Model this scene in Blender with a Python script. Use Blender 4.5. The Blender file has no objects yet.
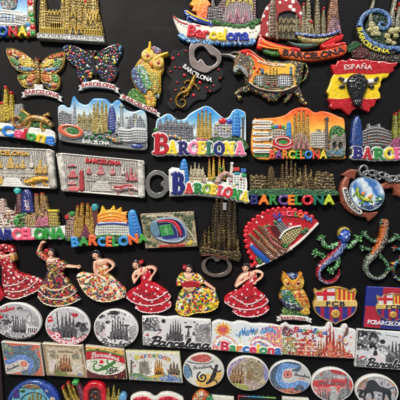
import bpy, math, random
import numpy as np
from mathutils import Vector

# ------------------------------------------------------------------ camera, world, lamps, exposure
K = 0.001            # one millimetre
D = 450.0            # camera distance from the board, mm
sc = bpy.context.scene
cam_d = bpy.data.cameras.new('camera'); cam = bpy.data.objects.new('camera', cam_d)
sc.collection.objects.link(cam); sc.camera = cam
cam.location = (0, -D*K, 0); cam.rotation_euler = (math.radians(90), 0, 0)
cam_d.sensor_width = 36; cam_d.angle = 2*math.atan(200/D)
cam_d.clip_start = 0.01; cam_d.clip_end = 50
w = bpy.data.worlds.new("World"); sc.world = w; w.use_nodes = True
w.node_tree.nodes['Background'].inputs[0].default_value = (0.9, 0.95, 1.0, 1)
w.node_tree.nodes['Background'].inputs[1].default_value = 0.24
def area(name, loc, target, sx, sy, power, col):
    l = bpy.data.lights.new(name, 'AREA'); l.shape = 'RECTANGLE'; l.size = sx; l.size_y = sy
    l.energy = power; l.color = col
    o = bpy.data.objects.new(name, l); sc.collection.objects.link(o); o.location = loc
    o.rotation_euler = (Vector(target)-Vector(loc)).to_track_quat('-Z', 'Y').to_euler()
    return o
area('ceiling_lamp', (-0.55, -1.2, 1.15), (-0.05, 0, -0.08), 0.42, 0.26, 36, (1.0, 0.95, 0.88))
area('ceiling_lamp', (0.75, -0.8, 1.2), (0.05, 0, 0), 0.26, 0.26, 10, (0.9, 0.96, 1.0))
sc.view_settings.view_transform = 'Standard'; sc.view_settings.look = 'None'
sc.view_settings.exposure = 0.0; sc.view_settings.gamma = 1.0
sc.render.resolution_x = 1024; sc.render.resolution_y = 1024

# ------------------------------------------------------------------ materials
def lin(c):
    c = np.asarray(c, dtype=np.float32)/255.0
    return np.where(c <= 0.04045, c/12.92, ((c+0.055)/1.055)**2.4)
def new_mat(name):
    m = bpy.data.materials.new(name); m.use_nodes = True
    nt = m.node_tree; return m, nt, nt.nodes['Principled BSDF']
def paint_mat(name, rough, coat, coat_rough, bump, nscale, metal_gain=1.0, rvar=0.15, chips=0.0):
    m, nt, b = new_mat(name); N = nt.nodes; L = nt.links
    a = N.new('ShaderNodeAttribute'); a.attribute_name = 'paint'
    tc = N.new('ShaderNodeTexCoord')
    n1 = N.new('ShaderNodeTexNoise'); n1.inputs['Scale'].default_value = nscale; n1.inputs['Detail'].default_value = 4
    L.new(tc.outputs['Object'], n1.inputs['Vector'])
    n2 = N.new('ShaderNodeTexNoise'); n2.inputs['Scale'].default_value = nscale*0.12; n2.inputs['Detail'].default_value = 3
    L.new(tc.outputs['Object'], n2.inputs['Vector'])
    hs = N.new('ShaderNodeHueSaturation')
    mr = N.new('ShaderNodeMapRange'); mr.inputs[1].default_value = .3; mr.inputs[2].default_value = .7
    mr.inputs[3].default_value = .86; mr.inputs[4].default_value = 1.08
    L.new(n2.outputs['Fac'], mr.inputs[0]); L.new(mr.outputs[0], hs.inputs['Value'])
    L.new(a.outputs['Color'], hs.inputs['Color'])
    # small chips where the pale resin shows through the paint
    n3 = N.new('ShaderNodeTexNoise'); n3.inputs['Scale'].default_value = 520; n3.inputs['Detail'].default_value = 3; L.new(tc.outputs['Object'], n3.inputs['Vector'])
    cm = N.new('ShaderNodeMapRange'); cm.inputs[1].default_value = .69; cm.inputs[2].default_value = .73; cm.inputs[4].default_value = chips; L.new(n3.outputs['Fac'], cm.inputs[0])
    cx = N.new('ShaderNodeMix'); cx.data_type = 'RGBA'; L.new(cm.outputs[0], cx.inputs[0]); L.new(hs.outputs[0], cx.inputs[6]); cx.inputs[7].default_value = (.5, .47, .4, 1)
    L.new(cx.outputs[2], b.inputs['Base Color'])
    mm = N.new('ShaderNodeMath'); mm.operation = 'MULTIPLY'; mm.inputs[1].default_value = metal_gain
    L.new(a.outputs['Alpha'], mm.inputs[0]); L.new(mm.outputs[0], b.inputs['Metallic'])
    r = N.new('ShaderNodeMapRange'); r.inputs[3].default_value = rough-rvar; r.inputs[4].default_value = rough+rvar
    L.new(n2.outputs['Fac'], r.inputs[0]); L.new(r.outputs[0], b.inputs['Roughness'])
    b.inputs['Coat Weight'].default_value = coat; b.inputs['Coat Roughness'].default_value = coat_rough
    bp = N.new('ShaderNodeBump'); bp.inputs['Strength'].default_value = bump; bp.inputs['Distance'].default_value = 0.0003
    L.new(n1.outputs['Fac'], bp.inputs['Height']); L.new(bp.outputs[0], b.inputs['Normal'])
    return m
MATS = {
 'resin': paint_mat('painted_resin', .42, .38, .2, .4, 900, chips=.6),
 'gloss': paint_mat('enamelled_resin', .26, .9, .08, .2, 700, chips=.45),
 'print': paint_mat('printed_gloss_plate', .38, .5, .06, .05, 260, rvar=.08),
 'plaster': paint_mat('painted_plaster', .55, .08, .3, .5, 1100),
 'metal': paint_mat('antique_metal_finish', .36, .1, .3, .5, 1000),
 'matt': paint_mat('matt_black_enamel', .8, .0, .3, .2, 700),
 'steel': paint_mat('brushed_steel', .24, .0, .3, .12, 500, rvar=.12),
}
def brush(m):
    "fine directional brushing and a few scratches on the steel"
    nt = m.node_tree; N = nt.nodes; L = nt.links; b = N['Principled BSDF']
    tc = N.new('ShaderNodeTexCoord'); mp = N.new('ShaderNodeMapping'); mp.inputs['Scale'].default_value = (40, 1, 1400); mp.inputs['Rotation'].default_value = (0, .5, 0)
    n = N.new('ShaderNodeTexNoise'); n.inputs['Scale'].default_value = 1; n.inputs['Detail'].default_value = 5
    L.new(tc.outputs['Object'], mp.inputs[0]); L.new(mp.outputs[0], n.inputs['Vector'])
    bp = N.new('ShaderNodeBump'); bp.inputs['Strength'].default_value = .35; bp.inputs['Distance'].default_value = .0002
    L.new(n.outputs['Fac'], bp.inputs['Height']); old = b.inputs['Normal'].links[0].from_socket; L.new(old, bp.inputs['Normal']); L.new(bp.outputs[0], b.inputs['Normal'])
brush(MATS['steel'])

# ------------------------------------------------------------------ noise
_rs = np.random.RandomState(7)
_T = _rs.rand(256, 256).astype(np.float32)
_T2 = _rs.rand(256, 256).astype(np.float32)
_T3 = _rs.rand(256, 256).astype(np.float32)
def vn(X, Y, f, seed=0):
    x = X*f+seed*17.31+500; y = Y*f+seed*7.77+500
    xi = np.floor(x).astype(np.int32); yi = np.floor(y).astype(np.int32)
    fx = x-xi; fy = y-yi; fx = fx*fx*(3-2*fx); fy = fy*fy*(3-2*fy)
    a = _T[xi & 255, yi & 255]; b = _T[(xi+1) & 255, yi & 255]
    c = _T[xi & 255, (yi+1) & 255]; d = _T[(xi+1) & 255, (yi+1) & 255]
    return (a*(1-fx)+b*fx)*(1-fy)+(c*(1-fx)+d*fx)*fy
def fbm(X, Y, f, seed=0):
    return (vn(X, Y, f, seed)+.5*vn(X, Y, f*2.1, seed+3)+.25*vn(X, Y, f*4.3, seed+5))/1.75

# ------------------------------------------------------------------ shapes (signed distance, photo millimetres, y down)
class Shp:
    def __init__(s, bb, f): s.bb = bb; s.f = f
    def __or__(a, b):
        return Shp((min(a.bb[0], b.bb[0]), min(a.bb[1], b.bb[1]), max(a.bb[2], b.bb[2]), max(a.bb[3], b.bb[3])),
                   lambda X, Y: np.minimum(a.f(X, Y), b.f(X, Y)))
    def __and__(a, b): return Shp(a.bb, lambda X, Y: np.maximum(a.f(X, Y), b.f(X, Y)))
    def __sub__(a, b): return Shp(a.bb, lambda X, Y: np.maximum(a.f(X, Y), -b.f(X, Y)))
    def grow(a, n): return Shp((a.bb[0]-n, a.bb[1]-n, a.bb[2]+n, a.bb[3]+n), lambda X, Y: a.f(X, Y)-n)
def _bb(p, m=0):
    p = np.asarray(p, dtype=float); return (p[:, 0].min()-m, p[:, 1].min()-m, p[:, 0].max()+m, p[:, 1].max()+m)
def _segs(S, X, Y, par=True):
    d2 = np.full(X.shape, 1e9, np.float32); ins = np.zeros(X.shape, bool)
    for x0, y0, x1, y1 in S:
        ex = x1-x0; ey = y1-y0; L = ex*ex+ey*ey+1e-9
        t = np.clip(((X-x0)*ex+(Y-y0)*ey)/L, 0, 1)
        dx = X-x0-t*ex; dy = Y-y0-t*ey
        d2 = np.minimum(d2, dx*dx+dy*dy)
        if par and y0 != y1:
            ins ^= ((y0 > Y) != (y1 > Y)) & (X < x0+(Y-y0)*ex/(y1-y0))
    d = np.sqrt(d2)
    return np.where(ins, -d, d) if par else d
def cat(pts, closed=True, n=6):
    p = np.asarray(pts, dtype=float); m = len(p); out = []
    rng_ = range(m if closed else m-1)
    for i in rng_:
        if closed: a, b, c, d = p[(i-1) % m], p[i], p[(i+1) % m], p[(i+2) % m]
        else: a, b, c, d = p[max(i-1, 0)], p[i], p[i+1], p[min(i+2, m-1)]
        for k in range(n):
            t = k/n
            out.append(.5*((2*b)+(-a+c)*t+(2*a-5*b+4*c-d)*t*t+(-a+3*b-3*c+d)*t**3))
    if not closed: out.append(p[-1])
    return np.array(out)
def poly(*pts, rnd=0):
    p = np.asarray(pts[0] if len(pts) == 1 else pts, dtype=float)
    S = [(*p[i], *p[(i+1) % len(p)]) for i in range(len(p))]
    return Shp(_bb(p, rnd), lambda X, Y: _segs(S, X, Y)-rnd)
def blob(*pts, n=6):
    return poly(cat(pts[0] if len(pts) == 1 else pts, True, n))
def rect(x0, y0, x1, y1, rnd=0): return poly((x0+rnd, y0+rnd), (x1-rnd, y0+rnd), (x1-rnd, y1-rnd), (x0+rnd, y1-rnd), rnd=rnd)
def ell(cx, cy, rx, ry=None, rot=0):
    ry = ry or rx; a = math.radians(rot); ca, sa = math.cos(a), math.sin(a); R = max(rx, ry)
    def f(X, Y):
        u = (X-cx)*ca+(Y-cy)*sa; v = -(X-cx)*sa+(Y-cy)*ca
        k = np.sqrt((u/rx)**2+(v/ry)**2)+1e-6; g = np.sqrt((u/rx/rx)**2+(v/ry/ry)**2)+1e-6
        return np.where(k < .05, -min(rx, ry), k*(k-1)/g)
    return Shp((cx-R, cy-R, cx+R, cy+R), f)
def stroke(pts, r, smooth=True, n=5):
    p = np.asarray(pts, dtype=float)
    rr = np.full(len(p), r, float) if np.isscalar(r) else np.asarray(r, float)
    if smooth and len(p) > 2:
        q = cat(np.c_[p, rr], False, n); p = q[:, :2]; rr = np.maximum(q[:, 2], .05)
    def f(X, Y):
        d = np.full(X.shape, 1e9, np.float32)
        for i in range(len(p)-1):
            ex, ey = p[i+1]-p[i]; L = ex*ex+ey*ey+1e-9
            t = np.clip(((X-p[i][0])*ex+(Y-p[i][1])*ey)/L, 0, 1)
            d = np.minimum(d, np.hypot(X-p[i][0]-t*ex, Y-p[i][1]-t*ey)-(rr[i]+(rr[i+1]-rr[i])*t))
        return d
    return Shp(_bb(p, rr.max()), f)
def tf(pts, ox, oy, ang=0, s=1, sy=None):
    a = math.radians(ang); sy = sy or s
    return [(ox+x*s*math.cos(a)-y*sy*math.sin(a), oy+x*s*math.sin(a)+y*sy*math.cos(a)) for x, y in pts]

# ------------------------------------------------------------------ fills: f(X, Y) -> (rgb 0..255, extra height)
def _c(col, X): return np.broadcast_to(np.asarray(col, np.float32), X.shape+(3,)).copy()
def mix(a, b, t): return a*(1-t[..., None])+np.asarray(b, np.float32)*t[..., None]
def grad(c1, c2, p0, p1, c3=None):
    dx, dy = p1[0]-p0[0], p1[1]-p0[1]; L = dx*dx+dy*dy
    def f(X, Y):
        t = np.clip(((X-p0[0])*dx+(Y-p0[1])*dy)/L+.12*(vn(X, Y, .15)-.5), 0, 1)
        if c3 is None: return mix(_c(c1, X), c2, t), 0
        a = mix(_c(c1, X), c2, np.clip(2*t, 0, 1)); return mix(a, c3, np.clip(2*t-1, 0, 1)), 0
    return f
def stip(cols, f=1.0, amp=.5, seed=1):
    cols = np.asarray(cols, np.float32)
    def g(X, Y):
        n = vn(X, Y, f, seed)*.6+vn(X, Y, f*2.3, seed+9)*.4
        k = np.clip(((n-.2)/.6*len(cols)), 0, len(cols)-1e-3)
        i = k.astype(int); j = np.minimum(i+1, len(cols)-1); t = np.clip((k-i-.6)/.4, 0, 1)
        return mix(cols[i], 0, t*0)+(cols[j]-cols[i])*t[..., None], amp*(vn(X, Y, f*1.5, seed+2)-.5)*2
    return g
def ribs(col, dark, per=1.6, ang=0, amp=.35, duty=.35, per2=0, seed=0):
    a = math.radians(ang)
    def g(X, Y):
        u = X*math.cos(a)+Y*math.sin(a)+1.1*(vn(X, Y, .35, seed)-.5); v = -X*math.sin(a)+Y*math.cos(a)
        s = .5+.5*np.cos(u*2*math.pi/per)
        if per2: s = np.minimum(s, .5+.5*np.cos((v+.4*vn(X, Y, .4, seed+1))*2*math.pi/per2))
        w_ = np.clip((duty-s)/.25+.5*(vn(X, Y, 1.3, seed+4)-.3), 0, 1)
        c = _c(col, X)*(.82+.36*vn(X, Y, 1.1, seed+6))[..., None]
        return mix(c, dark, w_), amp*(np.minimum(s/max(duty, .05), 1)-1)+.15*(vn(X, Y, 2, seed)-.5)
    return g
def cast(col, dark, f=1.0, amp=.5, hi=None, seed=0, thr=.45):
    "rough cast finish: dark wash left in the low spots, highlights rubbed on the high ones"
    def g(X, Y):
        n = fbm(X, Y, f, seed); n = (n-.5)*1.6+.5
        t = np.clip((thr-n)/.42+.42, 0, 1)*.72; c = mix(_c(col, X), dark, t)
        if hi is not None: c = mix(c, hi, np.clip((n-.58)/.3, 0, 1)*.8)
        return c, amp*(n-.5)
    return g
def mosaic(pal, cell=1.5, grout=(30, 28, 25), amp=.35, gap=.14, seed=0, warp=None):
    pal = np.asarray(pal, np.float32)
    def g(X, Y):
        if warp: X, Y = warp(X, Y)
        x = X/cell+seed*3.7+300; y = Y/cell+seed*1.9+300
        xi = np.floor(x).astype(int); yi = np.floor(y).astype(int)
        f1 = np.full(X.shape, 9., np.float32); f2 = f1.copy(); idx = np.zeros(X.shape, np.float32); br = idx.copy()
        for a in (-1, 0, 1):
            for b in (-1, 0, 1):
                gx = xi+a; gy = yi+b
                px = gx+.15+.7*_T[gx & 255, gy & 255]; py = gy+.15+.7*_T2[gx & 255, gy & 255]
                d = np.hypot(x-px, y-py); k = _T3[(gx+seed) & 255, gy & 255]; k2 = _T[(gy+31) & 255, gx & 255]
                nw = d < f1
                f2 = np.where(nw, f1, np.minimum(f2, d)); idx = np.where(nw, k, idx); br = np.where(nw, k2, br); f1 = np.where(nw, d, f1)
        e = f2-f1; t = np.clip((gap-e)/.1+.5, 0, 1)
        c = pal[np.minimum((idx*len(pal)).astype(int), len(pal)-1)]*(.85+.3*br)[..., None]
        return mix(c, grout, t), amp*(np.clip(e/.5, 0, 1)-.6)
    return g
def spots(base, dot, per, r, ang=20, amp=.15, jit=.6, seed=0):
    "regular polka dots, slightly raised"
    a = math.radians(ang)
    def g(X, Y):
        u = (X*math.cos(a)+Y*math.sin(a))/per; v = (-X*math.sin(a)+Y*math.cos(a))/per
        vi = np.floor(v).astype(int); u = u+.5*(vi & 1); ui = np.floor(u).astype(int)
        cx = .5+jit*(_T[(ui+seed) & 255, vi & 255]-.5); cy = .5+jit*(_T2[ui & 255, (vi+seed) & 255]-.5)
        d = np.hypot(u-ui-cx, v-vi-cy)*per+.35*(vn(X, Y, 1.3, seed)-.5); t = np.clip((r*(.8+.4*_T3[ui & 255, vi & 255])-d)/.25+.5, 0, 1)
        b, h = (base(X, Y) if callable(base) else (_c(base, X)*(.9+.2*vn(X, Y, .6, seed))[..., None], 0))
        return mix(b, dot, t), h+amp*t
    return g
def confetti(base, cols, per=2.6, r=1.05, amp=.12, seed=0, base2=None):
    "cloth printed with soft-edged blossoms of many colours"
    cols = np.asarray(cols, np.float32)
    def g(X, Y):
        c = _c(base, X)
        if base2 is not None: c = mix(c, base2, np.clip(fbm(X, Y, .3, seed)*3-1.1, 0, 1))
        h = .2*(vn(X, Y, .9, seed)-.5)
        for q in range(3):
            a = .6+q*1.1; u = (X*math.cos(a)+Y*math.sin(a))/per+seed+q*7.3+200; v = (-X*math.sin(a)+Y*math.cos(a))/per+q*3.1+200
            ui = np.floor(u).astype(int); vi = np.floor(v).astype(int)
            cx = .5+.5*(_T[(ui+seed) & 255, vi & 255]-.5); cy = .5+.5*(_T2[ui & 255, (vi+seed) & 255]-.5)
            k = _T3[(ui+q*13) & 255, (vi+seed) & 255]; rr = r*(.55+.75*_T2[vi & 255, (ui+q) & 255])*(k > .22)
            d = np.hypot(u-ui-cx, v-vi-cy)*per+.5*(vn(X, Y, 1.6, seed+q)-.5)
            t = np.clip((rr-d)/.35+.5, 0, 1); ci = np.minimum((k*7919 % 1*len(cols)).astype(int), len(cols)-1)
            c = c*(1-t[..., None])+cols[ci]*t[..., None]; h = h+amp*t*(q == 2)
        return c, h
    return g
GREENS = [(14, 40, 18), (28, 78, 32), (44, 110, 40), (96, 150, 66)]
FOL = stip(GREENS, 1.1, .6)

# ------------------------------------------------------------------ glyph outlines
_G = {}
def glyph(ch):
    if ch in _G: return _G[ch]
    cu = bpy.data.curves.new('g', 'FONT'); cu.body = ch; cu.resolution_u = 3
    o = bpy.data.objects.new('g', cu); sc.collection.objects.link(o)
    dg = bpy.context.evaluated_depsgraph_get(); me = o.evaluated_get(dg).to_mesh()
    cnt = {}
    for p in me.polygons:
        for e in p.edge_keys: cnt[e] = cnt.get(e, 0)+1
    V = [v.co.copy() for v in me.vertices]
    S = [(V[a].x, V[a].y, V[b].x, V[b].y) for (a, b), n in cnt.items() if n == 1]
    o.evaluated_get(dg).to_mesh_clear()
    bpy.data.objects.remove(o); bpy.data.curves.remove(cu)
    if not S: _G[ch] = ([], 0, .3); return _G[ch]
    S = np.array(S)/.7       # cap height -> about 1
    xmn = min(S[:, 0].min(), S[:, 2].min()); xmx = max(S[:, 0].max(), S[:, 2].max())
    _G[ch] = (S, xmn, xmx); return _G[ch]
def arc(cx, cy, rx, ry, a0, a1, n=8):
    return [(cx+rx*math.cos(math.radians(a0+(a1-a0)*i/n)), cy+ry*math.sin(math.radians(a0+(a1-a0)*i/n))) for i in range(n+1)]
T_, t_ = .12, .055     # thick and thin strokes
SERIF = {   # strokes: (points y up, half-thickness)
 'B': [([(.2, 0), (.2, 1)], T_), ([(0, 0), (.45, 0)], t_), ([(0, 1), (.45, 1)], t_), (arc(.42, .76, .25, .24, 90, -90), .09), (arc(.42, .26, .33, .26, 90, -90), .1), ([(.2, .51), (.42, .51)], t_)],
 'A': [([(.12, 0), (.4, 1)], t_), ([(.4, 1), (.7, 0)], T_), ([(.2, .33), (.6, .33)], t_), ([(0, 0), (.26, 0)], t_), ([(.54, 0), (.88, 0)], t_)],
 'R': [([(.2, 0), (.2, 1)], T_), ([(0, 0), (.4, 0)], t_), ([(0, 1), (.45, 1)], t_), (arc(.42, .75, .27, .25, 90, -90), .1), ([(.2, .5), (.42, .5)], t_), ([(.42, .5), (.78, 0)], .1), ([(.7, 0), (.95, 0)], t_)],
 'C': [(arc(.45, .5, .4, .5, 55, 305, 14), .1), ([(.7, .62), (.7, .98)], t_), ([(.7, .12), (.7, .3)], t_)],
 'E': [([(.2, 0), (.2, 1)], T_), ([(0, 0), (.7, 0)], t_), ([(0, 1), (.68, 1)], t_), ([(.2, .52), (.52, .52)], t_), ([(.7, 0), (.72, .25)], t_), ([(.68, 1), (.68, .78)], t_), ([(.52, .4), (.52, .64)], t_)],
 'L': [([(.2, 0), (.2, 1)], T_), ([(0, 0), (.68, 0)], t_), ([(0, 1), (.42, 1)], t_), ([(.68, 0), (.7, .3)], t_)],
 'O': [(arc(.45, .5, .38, .5, 0, 360, 18), .1)],
 'N': [([(.17, 0), (.17, 1)], t_), ([(.17, 1), (.75, 0)], T_), ([(.75, 0), (.75, 1)], t_), ([(0, 0), (.34, 0)], t_), ([(0, 1), (.22, 1)], t_), ([(.6, 1), (.92, 1)], t_)],
}
SCRIPT = {  # joined handwriting, x-height .5
 'B': [([(.3, 1), (.2, .5), (.1, 0)], .07), ([(.05, .8), (.25, 1.02), (.6, .95), (.5, .6), (.25, .52)], .05), ([(.25, .52), (.62, .45), (.5, .05), (.15, 0), (0, .12)], .06)],
 'a': [([(.45, .42), (.25, .5), (.08, .25), (.18, .02), (.36, .12), (.47, .48)], .055), ([(.47, .48), (.42, .12), (.52, 0), (.62, .1)], .055)],
 'r': [([(0, .1), (.14, .5), (.2, .44), (.36, .46), (.3, .1), (.42, .02), (.5, .1)], .055)],
 'c': [([(.4, .4), (.26, .5), (.08, .28), (.18, .02), (.36, .04), (.46, .14)], .055)],
 'e': [([(.05, .15), (.3, .28), (.32, .48), (.16, .46), (.08, .2), (.2, .01), (.4, .08), (.46, .14)], .055)],
 'l': [([(0, .12), (.28, .75), (.26, 1.02), (.14, .85), (.12, .1), (.24, 0), (.34, .1)], .055)],
 'o': [([(.26, .5), (.08, .3), (.18, .02), (.4, .2), (.32, .48), (.24, .42), (.5, .4)], .055)],
 'n': [([(0, .05), (.1, .48), (.1, .02)], .055), ([(.1, .3), (.3, .5), (.34, .1), (.44, .01), (.54, .12)], .055)],
 's': [([(.05, .1), (.25, .52), (.32, .15), (.15, 0), (.02, .08)], .055)],
 'p': [([(.1, .48), (.0, -.35)], .055), ([(.08, .35), (.3, .5), (.36, .15), (.1, .05)], .055)],
 'i': [([(0, .1), (.12, .48), (.12, .05), (.24, .1)], .055)],
 'h': [([(0, .1), (.24, 1.0), (.12, .02)], .055), ([(.12, .25), (.3, .48), (.34, .08), (.46, .08)], .055)],
}
def gshape(ch, font, place, sx, sy, fat):
    """shape of one glyph; place maps glyph (x,y up) into photo mm"""
    if font == 'sans':
        S, xmn, xmx = glyph(ch)
        if len(S) == 0: return None
        q = np.array([(*place(a, b), *place(c_, d)) for a, b, c_, d in S])
        bb = (min(q[:, 0].min(), q[:, 2].min())-fat, min(q[:, 1].min(), q[:, 3].min())-fat,
              max(q[:, 0].max(), q[:, 2].max())+fat, max(q[:, 1].max(), q[:, 3].max())+fat)
        return Shp(bb, lambda X, Y: _segs(q, X, Y)-fat)
    tab = SERIF if font == 'serif' else SCRIPT
    if ch not in tab: return None
    out = None
    for pts, t in tab[ch]:
        if font == 'script': pts = cat(pts, False, 4)
        s_ = stroke([place(*p) for p in pts], t*sy+fat, smooth=False)
        out = s_ if out is None else out | s_
    return out
def gwidth(ch, font):
    if ch == ' ': return 0, .4
    if font == 'sans':
        S, a, b = glyph(ch); return a, b
    tab = SERIF if font == 'serif' else SCRIPT
    if ch not in tab: return 0, .3
    xs = [p[0] for st, _ in tab[ch] for p in st]; return min(xs), max(xs)

# ------------------------------------------------------------------ relief canvas: one moulded souvenir
RES = 0.25
ALL = []
class Cv:
    def __init__(s, name, label, catg, box, group='souvenir fridge magnets on the black board', zref=4, res=RES, mat='resin', base='base'):
        s.name, s.label, s.cat, s.group, s.zref, s.res = name, label, catg, group, zref, res
        x0, y0, x1, y1 = box; s.x0, s.y0 = x0-1, y0-1
        s.nx = int((x1-x0+2)/res)+1; s.ny = int((y1-y0+2)/res)+1
        s.X, s.Y = np.meshgrid(s.x0+np.arange(s.nx)*res, s.y0+np.arange(s.ny)*res)
        s.X = s.X.astype(np.float32); s.Y = s.Y.astype(np.float32)
        s.H = np.full(s.X.shape, -1, np.float32); s.C = np.zeros(s.X.shape+(4,), np.float32)
        s.P = np.zeros(s.X.shape, np.int16); s.parts = []; s.cur = 0; s.sd = 0
        s.part(base, mat)
    def part(s, name, mat=None, under=None, label=None):
        "start a new part; later paint belongs to it"
        s.parts.append((name, mat or s.parts[0][1], under, label)); s.cur = len(s.parts)-1; return s.cur
    def use(s, i): s.cur = i
    def paint(s, shp, col, z=0, dome=0, r=1.0, mode='set', metal=0, noise=0, nf=1.0, var=.1, clip=None, part=None, mat=None, under=None, soft=0):
        if part: s.part(part, mat, under)
        s.sd += 1
        bb = shp.bb
        i0 = max(int((bb[0]-s.x0)/s.res)-2, 0); i1 = min(int((bb[2]-s.x0)/s.res)+4, s.nx)
        j0 = max(int((bb[1]-s.y0)/s.res)-2, 0); j1 = min(int((bb[3]-s.y0)/s.res)+4, s.ny)
        if i1 <= i0 or j1 <= j0: return s
        sl = (slice(j0, j1), slice(i0, i1)); X, Y = s.X[sl], s.Y[sl]; H = s.H[sl]; C = s.C[sl]; Pp = s.P[sl]
        d = shp.f(X, Y)
        if clip is not None: d = np.maximum(d, clip.f(X, Y))
        a = np.clip(.5-d/(soft or s.res*1.2), 0, 1); ins = d < (soft/2 if soft else 0)
        if callable(col): rgb, dh = col(X, Y)
        else: rgb, dh = _c(col, X), 0
        if var: rgb = rgb*(1-var/2+var*vn(X, Y, .8, s.sd))[..., None]
        hh = z+dh+(dome*np.sqrt(np.clip(1-(1-np.clip(-d/r, 0, 1))**2, 0, 1)) if dome else 0)
        if noise: hh = hh+noise*2*(vn(X, Y, nf, s.sd+50)-.5)
        was = H > 0
        if mode == 'add': hh = H+hh; ins &= was; a = a*was
        elif mode == 'max': k = (hh > H); ins &= k; a = a*(k | ~was)
        hh = np.maximum(hh, .5)
        a = np.where(was, a, ins.astype(np.float32))
        H[...] = np.where(ins, hh, H)
        C[..., :3] = C[..., :3]*(1-a[..., None])+rgb*a[..., None]
        C[..., 3] = C[..., 3]*(1-a)+metal*a
        Pp[...] = np.where(ins, s.cur, Pp)
        return s
    def text(s, txt, path, h, cols, font='sans', fat=.25, z=2, dome=.8, r=None, out=None, mode='set', per=None, fill=1.0, hs=None, mat=None, var=.08, slant=0, metal=0, label=None, under=None):
        """letters along path (baseline points); cols one colour or a list (then each letter is its own part)"""
        pth = np.asarray(path, float)
        if len(pth) > 2: pth = cat(pth, False, 8)
        seg = np.hypot(*(pth[1:]-pth[:-1]).T); cum = np.r_[0, np.cumsum(seg)]; L = cum[-1]
        many = isinstance(cols[0], (tuple, list))
        gap = .12 if font == 'sans' else (.1 if font == 'serif' else -.02)
        hs = hs or [1]*len(txt)
        wd = [(b-a)*k for (a, b), k in ((gwidth(ch, font), k) for ch, k in zip(txt, hs))]
        tot = sum(wd)+gap*(len(txt)-1); sx = L/tot*fill
        shapes = []; x = 0
        for i, ch in enumerate(txt):
            a, b = gwidth(ch, font); cx = (x+wd[i]/2)*L/tot
            k = min(max(np.searchsorted(cum, cx)-1, 0), len(seg)-1); t = (cx-cum[k])/seg[k]
            ox, oy = pth[k]+(pth[k+1]-pth[k])*t; tx, ty = (pth[k+1]-pth[k])/seg[k]
            mid = (a+b)/2; sy = h*hs[i]; sxx = sx*hs[i]
            def place(u, v, ox=ox, oy=oy, tx=tx, ty=ty, mid=mid, sy=sy, sxx=sxx):
                uu = (u-mid)*sxx+slant*v*sy; vv = v*sy
                return ox+uu*tx+vv*ty, oy+uu*ty-vv*tx
            if ch != ' ':
                g = gshape(ch, font, place, sxx, sy, fat)
                if g: shapes.append((g, cols[i] if many else cols))
            x += wd[i]+gap
        if out:
            w_, oc, oz = out
            s.part('letter_outline', mat, under)
            for g, _ in shapes: s.paint(g.grow(w_), oc, z=oz, dome=.3, r=.5, mode=mode if mode == 'add' else 'set', var=.05)
        per = many if per is None else per
        if not per: s.part('lettering', mat, under, label)
        r = r or max(.12*h, .4)
        for g, co in shapes:
            if per: s.part('letter', mat, under)
            s.paint(g, co, z=z, dome=dome, r=r, mode=mode, var=var, metal=metal)
        return s
    def done(s, blur=1, sm=2):
        H = s.H; M = H > 0
        Hb = np.where(M, H, 0)
        for _ in range(blur):
            p = np.pad(Hb, 1)
            Hb2 = (p[1:-1, 1:-1]*4+p[:-2, 1:-1]*1+p[2:, 1:-1]*1+p[1:-1, :-2]*1+p[1:-1, 2:]*1)/8
            Hb = np.where(M, Hb2, 0)
        H = Hb
        Q = M[:-1, :-1] & M[1:, :-1] & M[:-1, 1:] & M[1:, 1:]
        idx = np.arange(M.size).reshape(M.shape)
        jj, ii = np.nonzero(Q)
        a, b, c_, d = idx[jj, ii], idx[jj+1, ii], idx[jj+1, ii+1], idx[jj, ii+1]
        quads = np.stack([a, b, c_, d], 1)
        hst = s.H.ravel()[quads]; own = s.P.ravel()[quads[np.arange(len(quads)), hst.argmax(1)]]
        Qp = np.pad(Q, 1); n = M.size
        E = []
        for dj, di, (e0, e1) in ((-1, 0, (3, 0)), (1, 0, (1, 2)), (0, -1, (0, 1)), (0, 1, (2, 3))):
            bd = ~Qp[jj+1+dj, ii+1+di]; q = quads[bd]
            E.append(np.c_[q[:, e0], q[:, e1], own[bd]])
        E = np.concatenate(E)
        XY = np.stack([s.X.ravel(), s.Y.ravel()], 1).astype(np.float64)
        for _ in range(sm):
            acc = np.zeros_like(XY); cn = np.zeros(len(XY))
            for u, v in ((0, 1), (1, 0)):
                np.add.at(acc, E[:, u], XY[E[:, v]]); np.add.at(cn, E[:, u], 1)
            k = cn > 0; XY[k] = .5*XY[k]+.5*acc[k]/cn[k, None]
        XY = np.r_[XY, XY]; HH = np.r_[H.ravel(), np.zeros(n)]
        sk = np.stack([E[:, 1], E[:, 0], E[:, 0]+n, E[:, 1]+n], 1)
        F = np.r_[quads, sk]; O = np.r_[own, E[:, 2]]
        k = (D-s.zref)/D
        cx = (s.X[M].min()+s.X[M].max())/2; cy = (s.Y[M].min()+s.Y[M].max())/2
        ox, oz = (cx-200)*K*k, (200-cy)*K*k
        col = np.empty((n, 4), np.float32); Cf = s.C.reshape(-1, 4)
        col[:, :3] = lin(np.clip(Cf[:, :3], 0, 255)); col[:, 3] = np.clip(Cf[:, 3], 0, 1)
        used = [i for i in range(len(s.parts)) if (O == i).sum() > 6]
        root = None; objs = {}
        if len(used) > 1:
            root = bpy.data.objects.new(s.name, None); sc.collection.objects.link(root)
            root.empty_display_size = .01
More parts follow.
